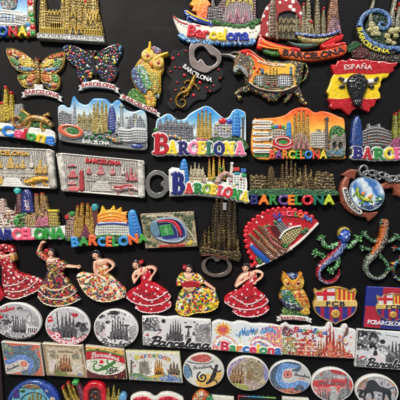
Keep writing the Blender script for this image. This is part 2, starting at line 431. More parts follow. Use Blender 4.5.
        for i in used:
            nm, mat, under, plab = s.parts[i]
            f = F[O == i]; uv, inv = np.unique(f, return_inverse=True); f = inv.reshape(-1, 4)
            co = np.empty((len(uv), 3), np.float32)
            co[:, 0] = (XY[uv, 0]-200)*K*k-ox; co[:, 2] = (200-XY[uv, 1])*K*k-oz; co[:, 1] = -HH[uv]*K
            me = bpy.data.meshes.new(nm); me.vertices.add(len(uv)); me.vertices.foreach_set('co', co.ravel())
            me.loops.add(f.size); me.loops.foreach_set('vertex_index', f.ravel().astype(np.int32))
            me.polygons.add(len(f)); me.polygons.foreach_set('loop_start', np.arange(0, f.size, 4, dtype=np.int32))
            me.polygons.foreach_set('loop_total', np.full(len(f), 4, np.int32))
            me.polygons.foreach_set('use_smooth', np.ones(len(f), bool))
            at = me.color_attributes.new('paint', 'FLOAT_COLOR', 'POINT')
            at.data.foreach_set('color', col[uv % n].ravel())
            me.update(); me.materials.append(MATS[mat])
            o = bpy.data.objects.new(nm if root else s.name, me); sc.collection.objects.link(o); objs[i] = o
            if root is None: root = o
            if plab and o is not root: o['label'] = plab
        for i, o in objs.items():
            if o is root: continue
            u = s.parts[i][2]
            o.parent = objs[u] if (u is not None and u in objs and u != i) else root
        root.location = (ox, 0, oz)
        root['label'] = s.label; root['category'] = s.cat
        if s.group: root['group'] = s.group
        ALL.append(root)
        return root
# ------------------------------------------------------------------ motif helpers shared by the souvenirs
RED, WHT, YEL, GRN, BLU, ORA, PNK, PUR = (190, 30, 38), (228, 226, 220), (236, 200, 40), (30, 130, 50), (36, 90, 185), (235, 110, 40), (235, 100, 140), (90, 50, 120)
def spire(c, x, yt, yb, w, col, dark, tip=None, z=4, top=.3, lean=0, tr=.9, rows=None, metal=0, dome=1.3, part='spire', tipcol=None, rb=.0):
    """tapering openwork tower from yb up to yt"""
    c.part(part)
    xt = x+lean; h = yb-yt
    pts = [(x-w/2, yb), (x-w/2*(.97), yb-h*.35), (xt-w/2*.72+(x-xt)*.3, yb-h*.7), (xt-w/2*top, yt), (xt+w/2*top, yt), (xt+w/2*.72+(x-xt)*.3, yb-h*.7), (x+w/2*.97, yb-h*.35), (x+w/2, yb)]
    c.paint(poly(pts), cast(col, dark, .9, .35, seed=int(x*3)), z=z, dome=dome, r=w/2, metal=metal)
    n = rows or max(int(h/2.0), 3)
    for i in range(n):
        t = (i+.5)/n*.86; y = yb-h*t; xx = x+lean*t; ww = w*(1-.35*t)
        for k in (-1, 1):
            c.paint(ell(xx+k*ww*.2, y, max(ww*.1, .3), h/n*.28), dark, z=-.35, mode='add', var=0)
    if tip: 
        sp = c.cur
        c.part('finial', under=sp)
        c.paint(ell(xt, yt, tr), tip, z=z+.5, dome=1.2, r=tr)
        c.use(sp)
def gable(c, x, yt, yb, w, col, dark, z=4.5, metal=0, n=1, part=None):
    if part: c.part(part)
    c.paint(poly((x-w/2, yb), (x, yt), (x+w/2, yb)), cast(col, dark, 1.3, .4, seed=int(x)), z=z, dome=.4, r=.6, metal=metal)
    c.paint(poly((x-w*.26, yb), (x, yt+(yb-yt)*.42), (x+w*.26, yb)), dark, z=-.6, mode='add', var=.1, metal=metal)
    c.paint(stroke([(x-w/2, yb), (x, yt), (x+w/2, yb)], .35, False), col, z=z+.6, dome=.4, r=.35, metal=metal)
def windows(c, quad, nx, ny, col, fw=.55, fh=.55, z=-.35, metal=0, arch=False, part='windows'):
    """grid of windows over quad tl,tr,br,bl"""
    if part: c.part(part, under=c.cur)
    q = np.asarray(quad, float); 
    def P(u, v): return (q[0]*(1-u)+q[1]*u)*(1-v)+(q[3]*(1-u)+q[2]*u)*v
    for j in range(ny):
        for i in range(nx):
            jw, jx = fw*(.85+.3*_T[i*7+j & 255, j]), .16*(_T2[i, j*5 & 255]-.5); jy = .2*(_T3[j, i*3 & 255]-.5)
            u0 = (i+.5+jx-jw/2)/nx; u1 = (i+.5+jx+jw/2)/nx; v0 = (j+.5+jy-fh/2)/ny; v1 = (j+.5+jy+fh/2)/ny
            c.paint(poly(P(u0, v0), P(u1, v0), P(u1, v1), P(u0, v1)), col, z=z, mode='add', var=.25, metal=metal, soft=.35)
            if nx*ny < 60: c.paint(stroke([P(u0, v1+.04), P(u1, v1+.04)], .16, False), (200, 198, 190), z=.25, mode='add', var=.2, soft=.35)
def ribbon(c, top, h, col=(215, 212, 205), z=4, txt='BARCELONA', tcol=(150, 25, 30), th=None, mat='gloss', tails=True, inset=.05, fat=.2):
    """paper scroll ribbon following the curve top (list of points), h wide, with lettering"""
    c.part('ribbon', mat)
    t = cat(top, False, 8); b = t+np.array([0, h])
    if tails:
        d0 = t[1]-t[0]; d1 = t[-1]-t[-2]; d0 = d0/np.hypot(*d0); d1 = d1/np.hypot(*d1); up = np.array([0, 1.])
        for q, dd, sg in ((t[0], -d0, 1), (t[-1], d1, 1)):
            P = [q-dd*1.5+up*1.6, q+dd*4+up*1.9, q+dd*2.2+up*(h/2+1.6), q+dd*4.3+up*(h+1.3), q-dd*1.5+up*(h+1.2)]
            c.paint(poly([tuple(v) for v in P]), col, z=z-1.3, dome=.5, r=.6)
    rb = c.cur
    c.paint(poly(list(map(tuple, t))+list(map(tuple, b[::-1]))), col, z=z, dome=.7, r=.9)
    n = len(t); k = max(int(n*inset), 1); mid = t[k:n-k]+np.array([0, h*.78])
    step = max(len(mid)//5, 1)
    c.text(txt, [tuple(p) for p in mid[::step]], th or h*.6, tcol, fat=fat, z=z+.9, dome=.3, out=None, mat=mat, under=rb)
def dots(c, region, n, cols, r0, r1, z=4, dome=.9, seed=0, mode='add', part='coloured_dots', asp=1.4, mat=None):
    """n glossy paint drops scattered inside a shape"""
    if part: c.part(part, mat)
    rs = np.random.RandomState(seed+11); bb = region.bb; k = 0; put = []
    for _ in range(n*12):
        if k >= n: break
        x = rs.uniform(bb[0], bb[2]); y = rs.uniform(bb[1], bb[3]); r = rs.uniform(r0, r1)
        if region.f(np.array([[x]], np.float32), np.array([[y]], np.float32))[0, 0] > -r*.6: continue
        if any((x-a)**2+(y-b)**2 < (.8*(r+q))**2 for a, b, q in put): continue
        put.append((x, y, r)); k += 1
        c.paint(ell(x, y, r*asp**.5, r/asp**.5, rs.uniform(0, 180)), cols[rs.randint(len(cols))], z=z, dome=dome, r=r, mode=mode)
def gecko(c, spine, rad, legs, fill, legfill, head=None, z=3.5, dome=2.2, metal=0, mat='gloss', eye=(10, 10, 10), toes=3, tl=2.2, lr=1.3, names=('body', 'leg')):
    for lg in legs:
        c.part(names[1], mat)
        c.paint(stroke(lg, [lr*1.2]+[lr]*(len(lg)-2)+[lr*.8]), legfill, z=max(z-2.4, 1.2), dome=3, r=lr, metal=metal)
        a = math.atan2(lg[-1][1]-lg[-2][1], lg[-1][0]-lg[-2][0])
        for k in range(toes):
            b = a+(k-(toes-1)/2)*.75
            e = (lg[-1][0]+tl*math.cos(b), lg[-1][1]+tl*math.sin(b))
            c.paint(stroke([lg[-1], e], [lr*.5, lr*.42], False), legfill, z=max(z-2.2, 1.2), dome=2, r=.8, metal=metal)
            c.paint(ell(e[0], e[1], lr*.55), legfill, z=max(z-2.2, 1.2), dome=2.2, r=.8, metal=metal)
    c.part(names[0], mat); b0 = c.cur
    c.paint(stroke(spine, rad), fill, z=max(z-2.6, 1.4), dome=dome+2.6, r=max(rad)*.9, metal=metal)
    return b0
def sgpath(x0, y0, turns, r0, r1, a0=0, n=14, sgn=1):
    out = []
    for i in range(n+1):
        t = i/n; a = math.radians(a0)+sgn*turns*2*math.pi*t; r = r0+(r1-r0)*t
        out.append((x0+r*math.cos(a), y0+r*math.sin(a)))
    return out

def each(c, name, shapes, col, mat=None, under=None, **kw):
    "every shape a part of its own; col may be a list"
    for i, s in enumerate(shapes):
        c.part(name, mat, under); c.paint(s, col[i] if isinstance(col, list) else col, **kw)

def bits(c, bb, n, cols, seed=0, z=4.6, s=1, clip=None, part='background_houses', metal=0):
    "crowded small roofs, gables, ledges and treetops behind the main buildings"
    c.part(part); rs = random.Random(seed)
    for _ in range(n):
        x = rs.uniform(bb[0], bb[2]); y = rs.uniform(bb[1], bb[3]); w_ = rs.uniform(.7, 2.2)*s; h = rs.uniform(.8, 3)*s; t = rs.choice(cols); k = rs.random(); zz = z+rs.uniform(-.3, .7)
        if k < .35: c.paint(rect(x-w_, y-h, x+w_, y+h), cast(t, tuple(v*.45 for v in t), 1.5, .4, seed=_), z=zz, dome=.4, clip=clip, metal=metal)
        elif k < .6: c.paint(poly((x-w_, y+h*.5), (x-w_*.8, y-h*.3), (x, y-h), (x+w_*.8, y-h*.3), (x+w_, y+h*.5)), t, z=zz, dome=.5, clip=clip, metal=metal)
        elif k < .8: c.paint(stroke([(x-w_, y), (x+w_, y+.2)], .35, False), tuple(min(v*1.2, 235) for v in t), z=zz+.4, dome=.4, clip=clip, metal=metal)
        else: c.paint(ell(x, y, .5*s, .8*s), tuple(v*.35 for v in t), z=max(zz-.3, .6), clip=clip, metal=metal)
# ------------------------------------------------------------------ the board
def make_board():
    m, nt, b = new_mat('black_display_board'); N = nt.nodes; L = nt.links
    tc = N.new('ShaderNodeTexCoord'); n = N.new('ShaderNodeTexNoise'); n.inputs['Scale'].default_value = 9; n.inputs['Detail'].default_value = 6
    L.new(tc.outputs['Object'], n.inputs['Vector'])
    cr = N.new('ShaderNodeValToRGB'); cr.color_ramp.elements[0].color = (.0036, .0032, .0036, 1); cr.color_ramp.elements[1].color = (.0066, .0058, .0063, 1)
    cr.color_ramp.elements[0].position = .35; cr.color_ramp.elements[1].position = .7
    L.new(n.outputs['Fac'], cr.inputs[0])
    n4 = N.new('ShaderNodeTexNoise'); n4.inputs['Scale'].default_value = 420; n4.inputs['Detail'].default_value = 2; L.new(tc.outputs['Object'], n4.inputs['Vector'])
    dm = N.new('ShaderNodeMapRange'); dm.inputs[1].default_value = .68; dm.inputs[2].default_value = .78; L.new(n4.outputs['Fac'], dm.inputs[0])
    mx = N.new('ShaderNodeMix'); mx.data_type = 'RGBA'; L.new(dm.outputs[0], mx.inputs[0]); L.new(cr.outputs[0], mx.inputs[6]); mx.inputs[7].default_value = (.03, .028, .027, 1)
    mp = N.new('ShaderNodeMapping'); mp.inputs['Rotation'].default_value = (0, .6, 0); mp.inputs['Scale'].default_value = (6, 1, 60)
    L.new(tc.outputs['Object'], mp.inputs[0]); n5 = N.new('ShaderNodeTexNoise'); n5.inputs['Scale'].default_value = 1; n5.inputs['Detail'].default_value = 7; n5.inputs['Distortion'].default_value = .6
    L.new(mp.outputs[0], n5.inputs['Vector'])
    sm = N.new('ShaderNodeMapRange'); sm.inputs[1].default_value = .62; sm.inputs[2].default_value = .8; sm.inputs[4].default_value = .6; L.new(n5.outputs['Fac'], sm.inputs[0])
    m3 = N.new('ShaderNodeMix'); m3.data_type = 'RGBA'; L.new(sm.outputs[0], m3.inputs[0]); L.new(mx.outputs[2], m3.inputs[6]); m3.inputs[7].default_value = (.017, .0155, .0155, 1)
    L.new(m3.outputs[2], b.inputs['Base Color'])
    b.inputs['Specular IOR Level'].default_value = .15
    n2 = N.new('ShaderNodeTexNoise'); n2.inputs['Scale'].default_value = 22; n2.inputs['Detail'].default_value = 8; n2.inputs['Distortion'].default_value = 1.5
    L.new(tc.outputs['Object'], n2.inputs['Vector'])
    mr = N.new('ShaderNodeMapRange'); mr.inputs[3].default_value = .42; mr.inputs[4].default_value = .68
    L.new(n2.outputs['Fac'], mr.inputs[0]); L.new(mr.outputs[0], b.inputs['Roughness'])
    n3 = N.new('ShaderNodeTexNoise'); n3.inputs['Scale'].default_value = 700; L.new(tc.outputs['Object'], n3.inputs['Vector'])
    bp = N.new('ShaderNodeBump'); bp.inputs['Strength'].default_value = .12; bp.inputs['Distance'].default_value = .0003
    L.new(n3.outputs['Fac'], bp.inputs['Height']); L.new(bp.outputs[0], b.inputs['Normal'])
    me = bpy.data.meshes.new('board')
    x0, x1, z0, z1, t = -.4, .4, -.4, .4, .006
    vs = [(x, y, z) for y in (0, t) for x, z in ((x0, z0), (x1, z0), (x1, z1), (x0, z1))]
    me.from_pydata(vs, [], [(0, 1, 2, 3), (5, 4, 7, 6), (0, 4, 5, 1), (1, 5, 6, 2), (2, 6, 7, 3), (3, 7, 4, 0)])
    me.materials.append(m)
    o = bpy.data.objects.new('black_board', me); sc.collection.objects.link(o); o['kind'] = 'structure'
    o['label'] = 'matt black upright display board carrying all the magnets'
    # dark wooden post at the left edge below the souvenirs
    m2, nt, b = new_mat('dark_wood'); N = nt.nodes; L = nt.links
    tc = N.new('ShaderNodeTexCoord'); mp = N.new('ShaderNodeMapping'); mp.inputs['Scale'].default_value = (60, 60, 6)
    n = N.new('ShaderNodeTexNoise'); n.inputs['Scale'].default_value = 3; n.inputs['Detail'].default_value = 5
    L.new(tc.outputs['Object'], mp.inputs[0]); L.new(mp.outputs[0], n.inputs['Vector'])
    cr = N.new('ShaderNodeValToRGB'); cr.color_ramp.elements[0].color = (.008, .005, .004, 1); cr.color_ramp.elements[1].color = (.035, .017, .013, 1)
    L.new(n.outputs['Fac'], cr.inputs[0]); L.new(cr.outputs[0], b.inputs['Base Color']); b.inputs['Roughness'].default_value = .5
    bm_pts = [(-8, 336), (0.5, 336), (4.5, 400), (6.5, 425), (-8, 425)]
    vs = [((x-200)*K, y, (200-z)*K) for y in (0, -.003) for x, z in bm_pts]; n_ = len(bm_pts)
    me = bpy.data.meshes.new('edge_trim'); me.from_pydata(vs, [], [tuple(range(n_))[::-1], tuple(range(n_, 2*n_))]+[(i, (i+1) % n_, (i+1) % n_+n_, i+n_) for i in range(n_)])
    me.materials.append(m2); o = bpy.data.objects.new('edge_trim', me); sc.collection.objects.link(o)
    o['label'] = 'dark brown wooden edge trim at the lower left of the board'; o['category'] = 'trim'
make_board()
GOLD, GDK = (196, 164, 78), (66, 52, 24)

# ------------------------------------------------------------------ top row
def mosaic_frame_plaque():
    c = Cv('city_magnet', 'white house plaque with dotted frame and letters ONA, top left corner', 'fridge magnet', (-12, -8, 36, 38), zref=4)
    c.paint(poly((-12, -8), (35, -8), (34, 12), (36, 36), (-12, 37)), grad((40, 120, 190), (190, 215, 225), (0, -4), (0, 16)), z=3, dome=.6, r=1)
    c.part('statue'); c.paint(blob((1, -6), (16, -7), (17, 4), (14, 9), (3, 9)), mosaic([(150, 160, 165), (90, 100, 110), (190, 195, 195), (150, 60, 60), (60, 120, 90)], 1.6), z=4.4, dome=.8)
    c.part('house'); h = c.cur
    c.paint(poly((-12, 14), (4, 9), (18, 11), (27, 15), (28, 26), (-12, 27)), ribs((215, 213, 205), (110, 112, 115), 2.6, 94, .4, .25), z=4.6, dome=.8)
    for y in (15, 18.5, 22): c.paint(stroke([(-10, y), (8, y-1), (26, y+2.5)], .55), (225, 225, 220), z=5.6, dome=.6, r=.5)
    windows(c, [(-2, 15), (15, 15.3), (15, 22), (-2, 21.5)], 5, 3, (60, 120, 175)); c.part('windows', under=h)
    windows(c, [(16, 16.5), (26, 18), (26, 24), (16, 23)], 4, 3, (95, 100, 108), part=None)
    c.part('frame'); f = c.cur
    c.paint(poly((27, -8), (35, -8), (34, 12), (36, 36), (26.5, 36.5), (28, 22)), cast((176, 150, 96), (90, 70, 40), 1.2, .5), z=4.4, dome=.6)
    c.part('frame_dots', 'gloss', f)
    for x, y, r, co in ((30.5, 3, 2.9, RED), (31, 9, 2.4, WHT), (31.5, 15, 2.6, (50, 140, 60)), (33, 20.5, 2.3, (50, 140, 60)), (28.6, 25, 2.2, (60, 130, 190)), (28.4, 29.3, 2.2, WHT), (33, 27.5, 2.6, RED), (33.2, 33.6, 2.4, (50, 150, 60)), (28.5, 34, 2.2, RED), (29, -3, 2.5, (50, 140, 60)), (33, -4, 2, YEL)):
        c.paint(ell(x, y, r), co, z=4.6, dome=1.2, r=r)
    c.paint(rect(-12, 27, 27, 36.5), (60, 120, 60), z=3.2, noise=.5, part='grass')
    c.text('LONA', [(-7.5, 36), (27, 36.2)], 9.2, [GRN, (25, 75, 170), (190, 30, 40), (240, 200, 40)], fat=.9, z=4.6, dome=1.6, mat='gloss', fill=.93)
    c.done()
mosaic_frame_plaque()

def gold_cathedral():
    c = Cv('cathedral_magnet', 'gold cathedral relief on a grey base lettered SAGRADA FAMILIA-BARCELONA', 'fridge magnet', (36, -14, 106, 46), zref=6, mat='metal', base='facade')
    g = lambda s: cast(GOLD, GDK, 1.1, .7, (240, 220, 140), seed=s)
    M = .22
    c.paint(poly((39, 0), (45, -2), (46, 9), (52, 10), (60, 9), (60, -8), (97, -8), (99, 12), (102, 24), (104, 36), (38, 34)), ribs(GOLD, GDK, 1.7, 4, .7, .38, 2.6), z=3.5, dome=1, metal=M)
    for x, w_, t in ((42, 7, -9), (62, 5, -2), (66.8, 5.2, -12), (73, 6, -13), (79, 5, -12), (85, 6, 1), (93, 8.5, -12)):
        spire(c, x, t, 30, w_, GOLD, GDK, RED if x in (62, 85) else None, z=4.6, top=.5, rows=11, metal=M, tr=1.5)
    c.part('zigzag_gables', 'metal')
    for i in range(4): gable(c, 49+i*3.4, 8.6+i*.1, 15, 3.6, GOLD, GDK, z=4.4, metal=M)
    for x in (73,): gable(c, x, 9, 18, 6, GOLD, GDK, 5.6, M)
    for x, t in ((88, 15), (93, 15.5), (98, 22)): gable(c, x, t, t+9, 5, GOLD, GDK, 5.4, M)
    for i in range(4): c.paint(stroke([(88.5+i*3-1.5, 14+6), (90+i*3-1.5, 10), (91.5+i*3-1.5, 20)], .45, False), GOLD, z=6.2, dome=.5, metal=M)
    c.part('upper_arcade', 'metal')
    for x in np.arange(51, 62, 2.1):
        c.paint(ell(x, 25, .75, 2.6), GDK, z=-.9, mode='add', metal=.2); c.paint(stroke([(x-1, 28), (x-1, 24), (x, 22.2), (x+1, 24), (x+1, 28)], .32), GOLD, z=5.4, dome=.5, metal=M)
    c.part('portals', 'metal')
    for x, t, w_ in ((67.5, 25, 6), (73, 21, 7.5), (79.5, 25, 6)): gable(c, x, t, 34.5, w_, GOLD, (50, 38, 18), 6.2, M)
    c.part('colonnade', 'metal')
    for a, b, s in ((39, 65, 0), (83.5, 103, 1.6)):
        n = int((b-a)/1.75)
        for i in range(n):
            x = a+1+i*(b-a-1)/n; y = 28.4+s+.03*(x-a)
            c.paint(stroke([(x, y), (x+.1, y+5.6)], .55, False), (222, 192, 96), z=5.8, dome=.9, r=.6, metal=M)
            c.paint(ell(x, y-.3, .8, .7), (236, 206, 110), z=6, dome=.9, r=.7, metal=M)
    c.part('plinth', 'plaster'); p = c.cur
    c.paint(poly((36.8, 32.8), (104, 36.2), (105.2, 43.4), (37, 39)), (112, 112, 108), z=7, dome=.5, r=.8)
    c.text('SAGRADA FAMILIA-BARCELONA', [(37.8, 38.3), (104.3, 42.4)], 3.7, (212, 212, 205), fat=.22, z=7.7, dome=.4, mat='plaster', under=p)
    c.done()
gold_cathedral()

def ship():
    c = Cv('cruise_ship_magnet', 'white cruise ship with coloured lettering Barcelona above blue waves', 'fridge magnet', (171, -14, 261, 48), zref=5, base='hull')
    c.paint(blob((172.5, 15), (178, 18), (188, 21), (214, 26), (255, 23), (261, 28), (258, 36), (252, 40), (215, 41), (186, 38), (180, 34), (175, 24), n=4), (226, 220, 205), z=4, dome=1.4, r=3)
    c.part('sheer_stripe', under=0); c.paint(stroke([(173, 16), (180, 22), (190, 25), (200, 26)], .7), RED, z=.5, mode='add', dome=.3)
    for x, y in ((178, 23), (181, 25), (184, 26.5), (187, 27.5), (250, 33), (253, 32.5), (256, 31.5)): c.part('porthole', under=0); c.paint(ell(x, y, .7), (90, 80, 80), z=-.3, mode='add')
    c.part('waves', 'gloss')
    for k, (x, y) in enumerate([(181, 35.5), (184, 38), (189, 40), (194, 41.5), (199, 40.5), (205, 42), (211, 42.5), (217, 42), (223, 43), (229, 43), (235, 42.5), (241, 43), (247, 43), (251, 42.5), (253, 41)]):
        c.paint(ell(x, y, 3.4, 2.3, 20*math.sin(k)), stip([(16, 80, 165), (40, 130, 210), (170, 210, 235)], 1.0, .5, k), z=4.4, dome=1.4, r=2)
    c.part('sunburst')
    P = [(188.6, -6), (192.6, 0), (189, 4.5), (193.6, 6.6), (191, 11), (196, 12), (197, 17), (203, 19), (209, 21), (212, 14), (208, 9), (211, 4), (208, 0), (211, -8), (196, -8)]
    c.paint(poly(P), grad((250, 190, 40), (240, 90, 20), (196, -4), (204, 14)), z=4.6, dome=.8, r=1.2, noise=.3)
    c.part('city_backdrop'); c.paint(poly((206, 25), (208, 6), (216, 8), (224, -4), (256, -4), (257, 24), (240, 27)), ribs((150, 118, 116), (74, 50, 56), 2.3, 3, .6, .4, 2.6), z=4.4, dome=.5)
    bits(c, (208, 8, 255, 23), 70, [(150, 140, 140), (176, 120, 134), (130, 116, 120), (190, 170, 90)], 3, 5)
    c.part('town_hall'); spire(c, 213, -6, 18, 5, (140, 132, 130), (66, 58, 60), z=5, part='town_hall_tower')
    c.paint(poly((207, 12), (210, 7), (216, 6), (222, 9), (224, 22), (209, 23)), ribs((150, 142, 140), (70, 60, 62), 2, 5, .6, .4, 2.8), z=5, dome=.7, part='town_hall')
    windows(c, [(208.5, 12), (222, 11), (222.5, 20), (209.5, 21)], 5, 3, (56, 48, 52))
    for x, t in ((228, -9), (233.5, -12), (240, -12), (246, -12), (251, -8)): spire(c, x, t, 14, 4.6, (205, 188, 60), (110, 90, 20), z=5, top=.5, rows=9)
    c.part('cathedral_front'); f = c.cur
    c.paint(poly((223, 22), (225, 8), (230, 4), (236, 2), (246, 3), (252, 6), (254, 24), (240, 27)), ribs((148, 132, 134), (84, 66, 72), 1.8, 4, .6, .36), z=5.3, dome=.8)
    c.part('pink_gables', under=f)
    for x, t, w_ in ((230, 12, 7), (237.5, 7, 9), (246, 11, 8)): gable(c, x, t, 24, w_, (176, 116, 134), (96, 60, 72), 6)
    c.part('shrubbery')
    for k, (x, y) in enumerate([(214, 22), (219, 23), (224, 24.5), (229, 25), (234, 26), (239, 26.5), (244, 26), (249, 24.5), (253, 22.5), (256, 23.5), (258, 21), (252, 27)]):
        c.paint(ell(x, y, 3.2, 2.2), FOL, z=5.6, dome=1.1, r=2)
    c.part('flag_ribbon', 'gloss'); fr = c.cur
    path = [(186, 12.5), (191, 16.5), (199, 20), (207, 22), (211, 25.5)]
    c.paint(stroke(path, [2.5, 3, 3, 2.6, 1.6]), (34, 60, 150), z=6.4, dome=1, r=2)
    c.paint(stroke([(187, 12), (192, 15.6), (200, 19), (208, 22)], .9), (235, 195, 40), z=7.4, dome=.4)
    c.paint(stroke([(186, 14), (190, 17.5), (196, 21)], .5), (230, 230, 225), z=7.4, dome=.3)
    c.part('blue_strut', 'gloss'); c.paint(stroke([(189, 17), (187, 20), (191, 22)], .9), (34, 60, 150), z=6, dome=.8)
    cols = [(205, 30, 45)]*3+[(240, 205, 50)]*3+[(40, 60, 160)]*3
    c.text('Barcelona', [(187.5, 36.5), (205, 39), (228, 41), (248.5, 40.6)], 11, cols, fat=.95, z=6.6, dome=1.5, out=(1.0, (225, 220, 212), 5.6), mat='gloss', fill=.97)
    c.done()
ship()

def dotted_fan():
    c = Cv('fan_and_cathedral_magnet', 'red polka-dot disc behind a gold cathedral with orange banner BARCELONA, top row', 'fridge magnet', (256, -14, 348, 62), zref=6, base='polka_dot_fan')
    c.paint(blob((259, 28), (264, 10), (272, 0), (284, -6), (296, -2), (302, 8), (303, 26), (296, 36), (262, 36)), spots((150, 22, 26), WHT, 8, 1.7, 25, seed=3), z=3.4, dome=.8, r=1.5)
    c.paint(blob((279, 14), (286, 10.5), (294, 11), (299, 17), (297, 24), (280, 24)), (14, 12, 13), z=2, part='dark_opening')
    spire(c, 273, -1, 38, 10, (120, 84, 52), (56, 36, 24), z=4.6, top=.5, rows=10, part='round_tower')
    spire(c, 277.5, 24, 40, 3, (130, 94, 56), (56, 36, 24), z=5.2, top=.5, part='round_tower')
    c.part('zigzag_facade')
    c.paint(poly((279, 38), (279, 18), (300, 18), (303, 40)), ribs((112, 102, 60), (50, 44, 26), 1.9, 0, .5, .4), z=4.2, dome=.4)
    for i in range(4):
        for t in (16.5, 25): gable(c, 281.3+i*5.2, t+.3*i, t+7, 5.2, (134, 122, 74), (48, 42, 26), 5)
        c.paint(rect(279.6+i*5.2, 33, 282.6+i*5.2, 38.5), (52, 46, 28), z=-.6, mode='add')
    for x, t, w_ in ((297, 14, 4), (304, 4, 5.4), (309, -5, 6), (318, -5, 6), (324, 8, 5)):
        spire(c, x, t, 36, w_, (138, 124, 84), (54, 46, 30), RED if x in (304, 324) else None, z=5, top=.4, rows=11, tr=1.4)
    c.part('porch'); gable(c, 311.5, 20, 37, 7, (150, 136, 90), (50, 42, 28), 6)
    c.part('star', 'gloss'); c.paint(poly([(311.3+(2.6 if k % 2 == 0 else 1.2)*math.sin(k*math.pi/5), 22-(2.6 if k % 2 == 0 else 1.2)*math.cos(k*math.pi/5)) for k in range(10)]), (205, 40, 30), z=7, dome=.8)
    c.part('spired_tower'); st = c.cur
    c.paint(poly((327, 34), (329, 10), (332, -8), (337, -8), (339, 12), (342, 34)), mosaic([(150, 96, 60), (176, 116, 74), (120, 72, 48), (160, 120, 90)], 2.2, (60, 36, 26), .6), z=5, dome=1.6, r=4)
    c.part('pink_base', under=st); c.paint(poly((327.5, 32), (330, 20), (335, 16), (340, 21), (342, 33)), mosaic([(150, 106, 112), (170, 126, 130), (110, 76, 84)], 2, (60, 40, 44), .6), z=5.4, dome=1.2, r=3)
    c.part('terrace_bench', 'gloss'); c.paint(stroke([(296, 34), (312, 36), (326, 35.5), (338, 32)], 1.6), mosaic([(40, 70, 170), (80, 110, 200), (190, 200, 210)], 1.2), z=7, dome=1, r=1.6)
    c.part('bowl', 'gloss'); c.paint(blob((297, 36), (312, 38.5), (328, 37.5), (338, 35), (330, 42), (318, 44), (303, 42.5)), mosaic([(196, 160, 60), (160, 110, 40), (120, 130, 60), (206, 180, 96)], 1.5, (90, 60, 30)), z=6.2, dome=1.5, r=3)
    c.part('lizard', 'gloss'); c.paint(stroke([(288, 42), (298, 45.5), (308, 46), (318, 45)], [1, 2.4, 2.5, .8]), mosaic([(30, 80, 80), (40, 100, 60), (26, 50, 60)], 1.2), z=6, dome=1.4, r=2)
    c.part('red_ribbon', 'gloss'); rb = c.cur
    c.paint(blob((257, 44), (260, 36), (267, 40), (284, 45), (300, 48), (298, 53), (280, 50), (268, 49), (258, 49)), grad((225, 50, 30), (190, 22, 24), (258, 38), (290, 52)), z=5, dome=1.8, r=3)
    c.paint(stroke([(262, 41), (274, 46), (290, 49)], .9), (245, 150, 40), z=6.4, dome=.5)
    c.paint(stroke([(259, 44.5), (270, 48), (283, 49.5)], .6), (245, 190, 60), z=6.2, dome=.4)
    c.paint(blob((320, 46), (330, 39), (343, 34), (342, 40), (335, 43), (345, 42), (346, 50), (330, 50)), (200, 26, 30), z=5.6, dome=1.8, r=3)
    c.paint(stroke([(324, 47), (334, 45), (343, 47)], 1.1), (225, 60, 50), z=7, dome=.7)
    c.part('greenery'); c.paint(blob((262, 48), (272, 50), (281, 51), (279, 55), (266, 53)), FOL, z=4, dome=1, r=2)
    c.part('banner', 'gloss'); b = c.cur
    c.paint(blob((279, 48), (292, 51), (310, 51.5), (328, 49), (345, 44.5), (347, 51), (343, 55), (326, 59), (308, 61), (292, 59), (281, 55.5), n=4), grad((226, 110, 34), (200, 70, 24), (280, 50), (345, 56)), z=5.8, dome=1.2, r=2)
    c.text('BARCELONA', [(282.5, 55), (296, 57.6), (312, 58.6), (328, 56.6), (344, 51.8)], 5.6, (58, 18, 14), fat=.5, z=7.4, dome=.7, mat='gloss', under=b)
    c.done()
dotted_fan()

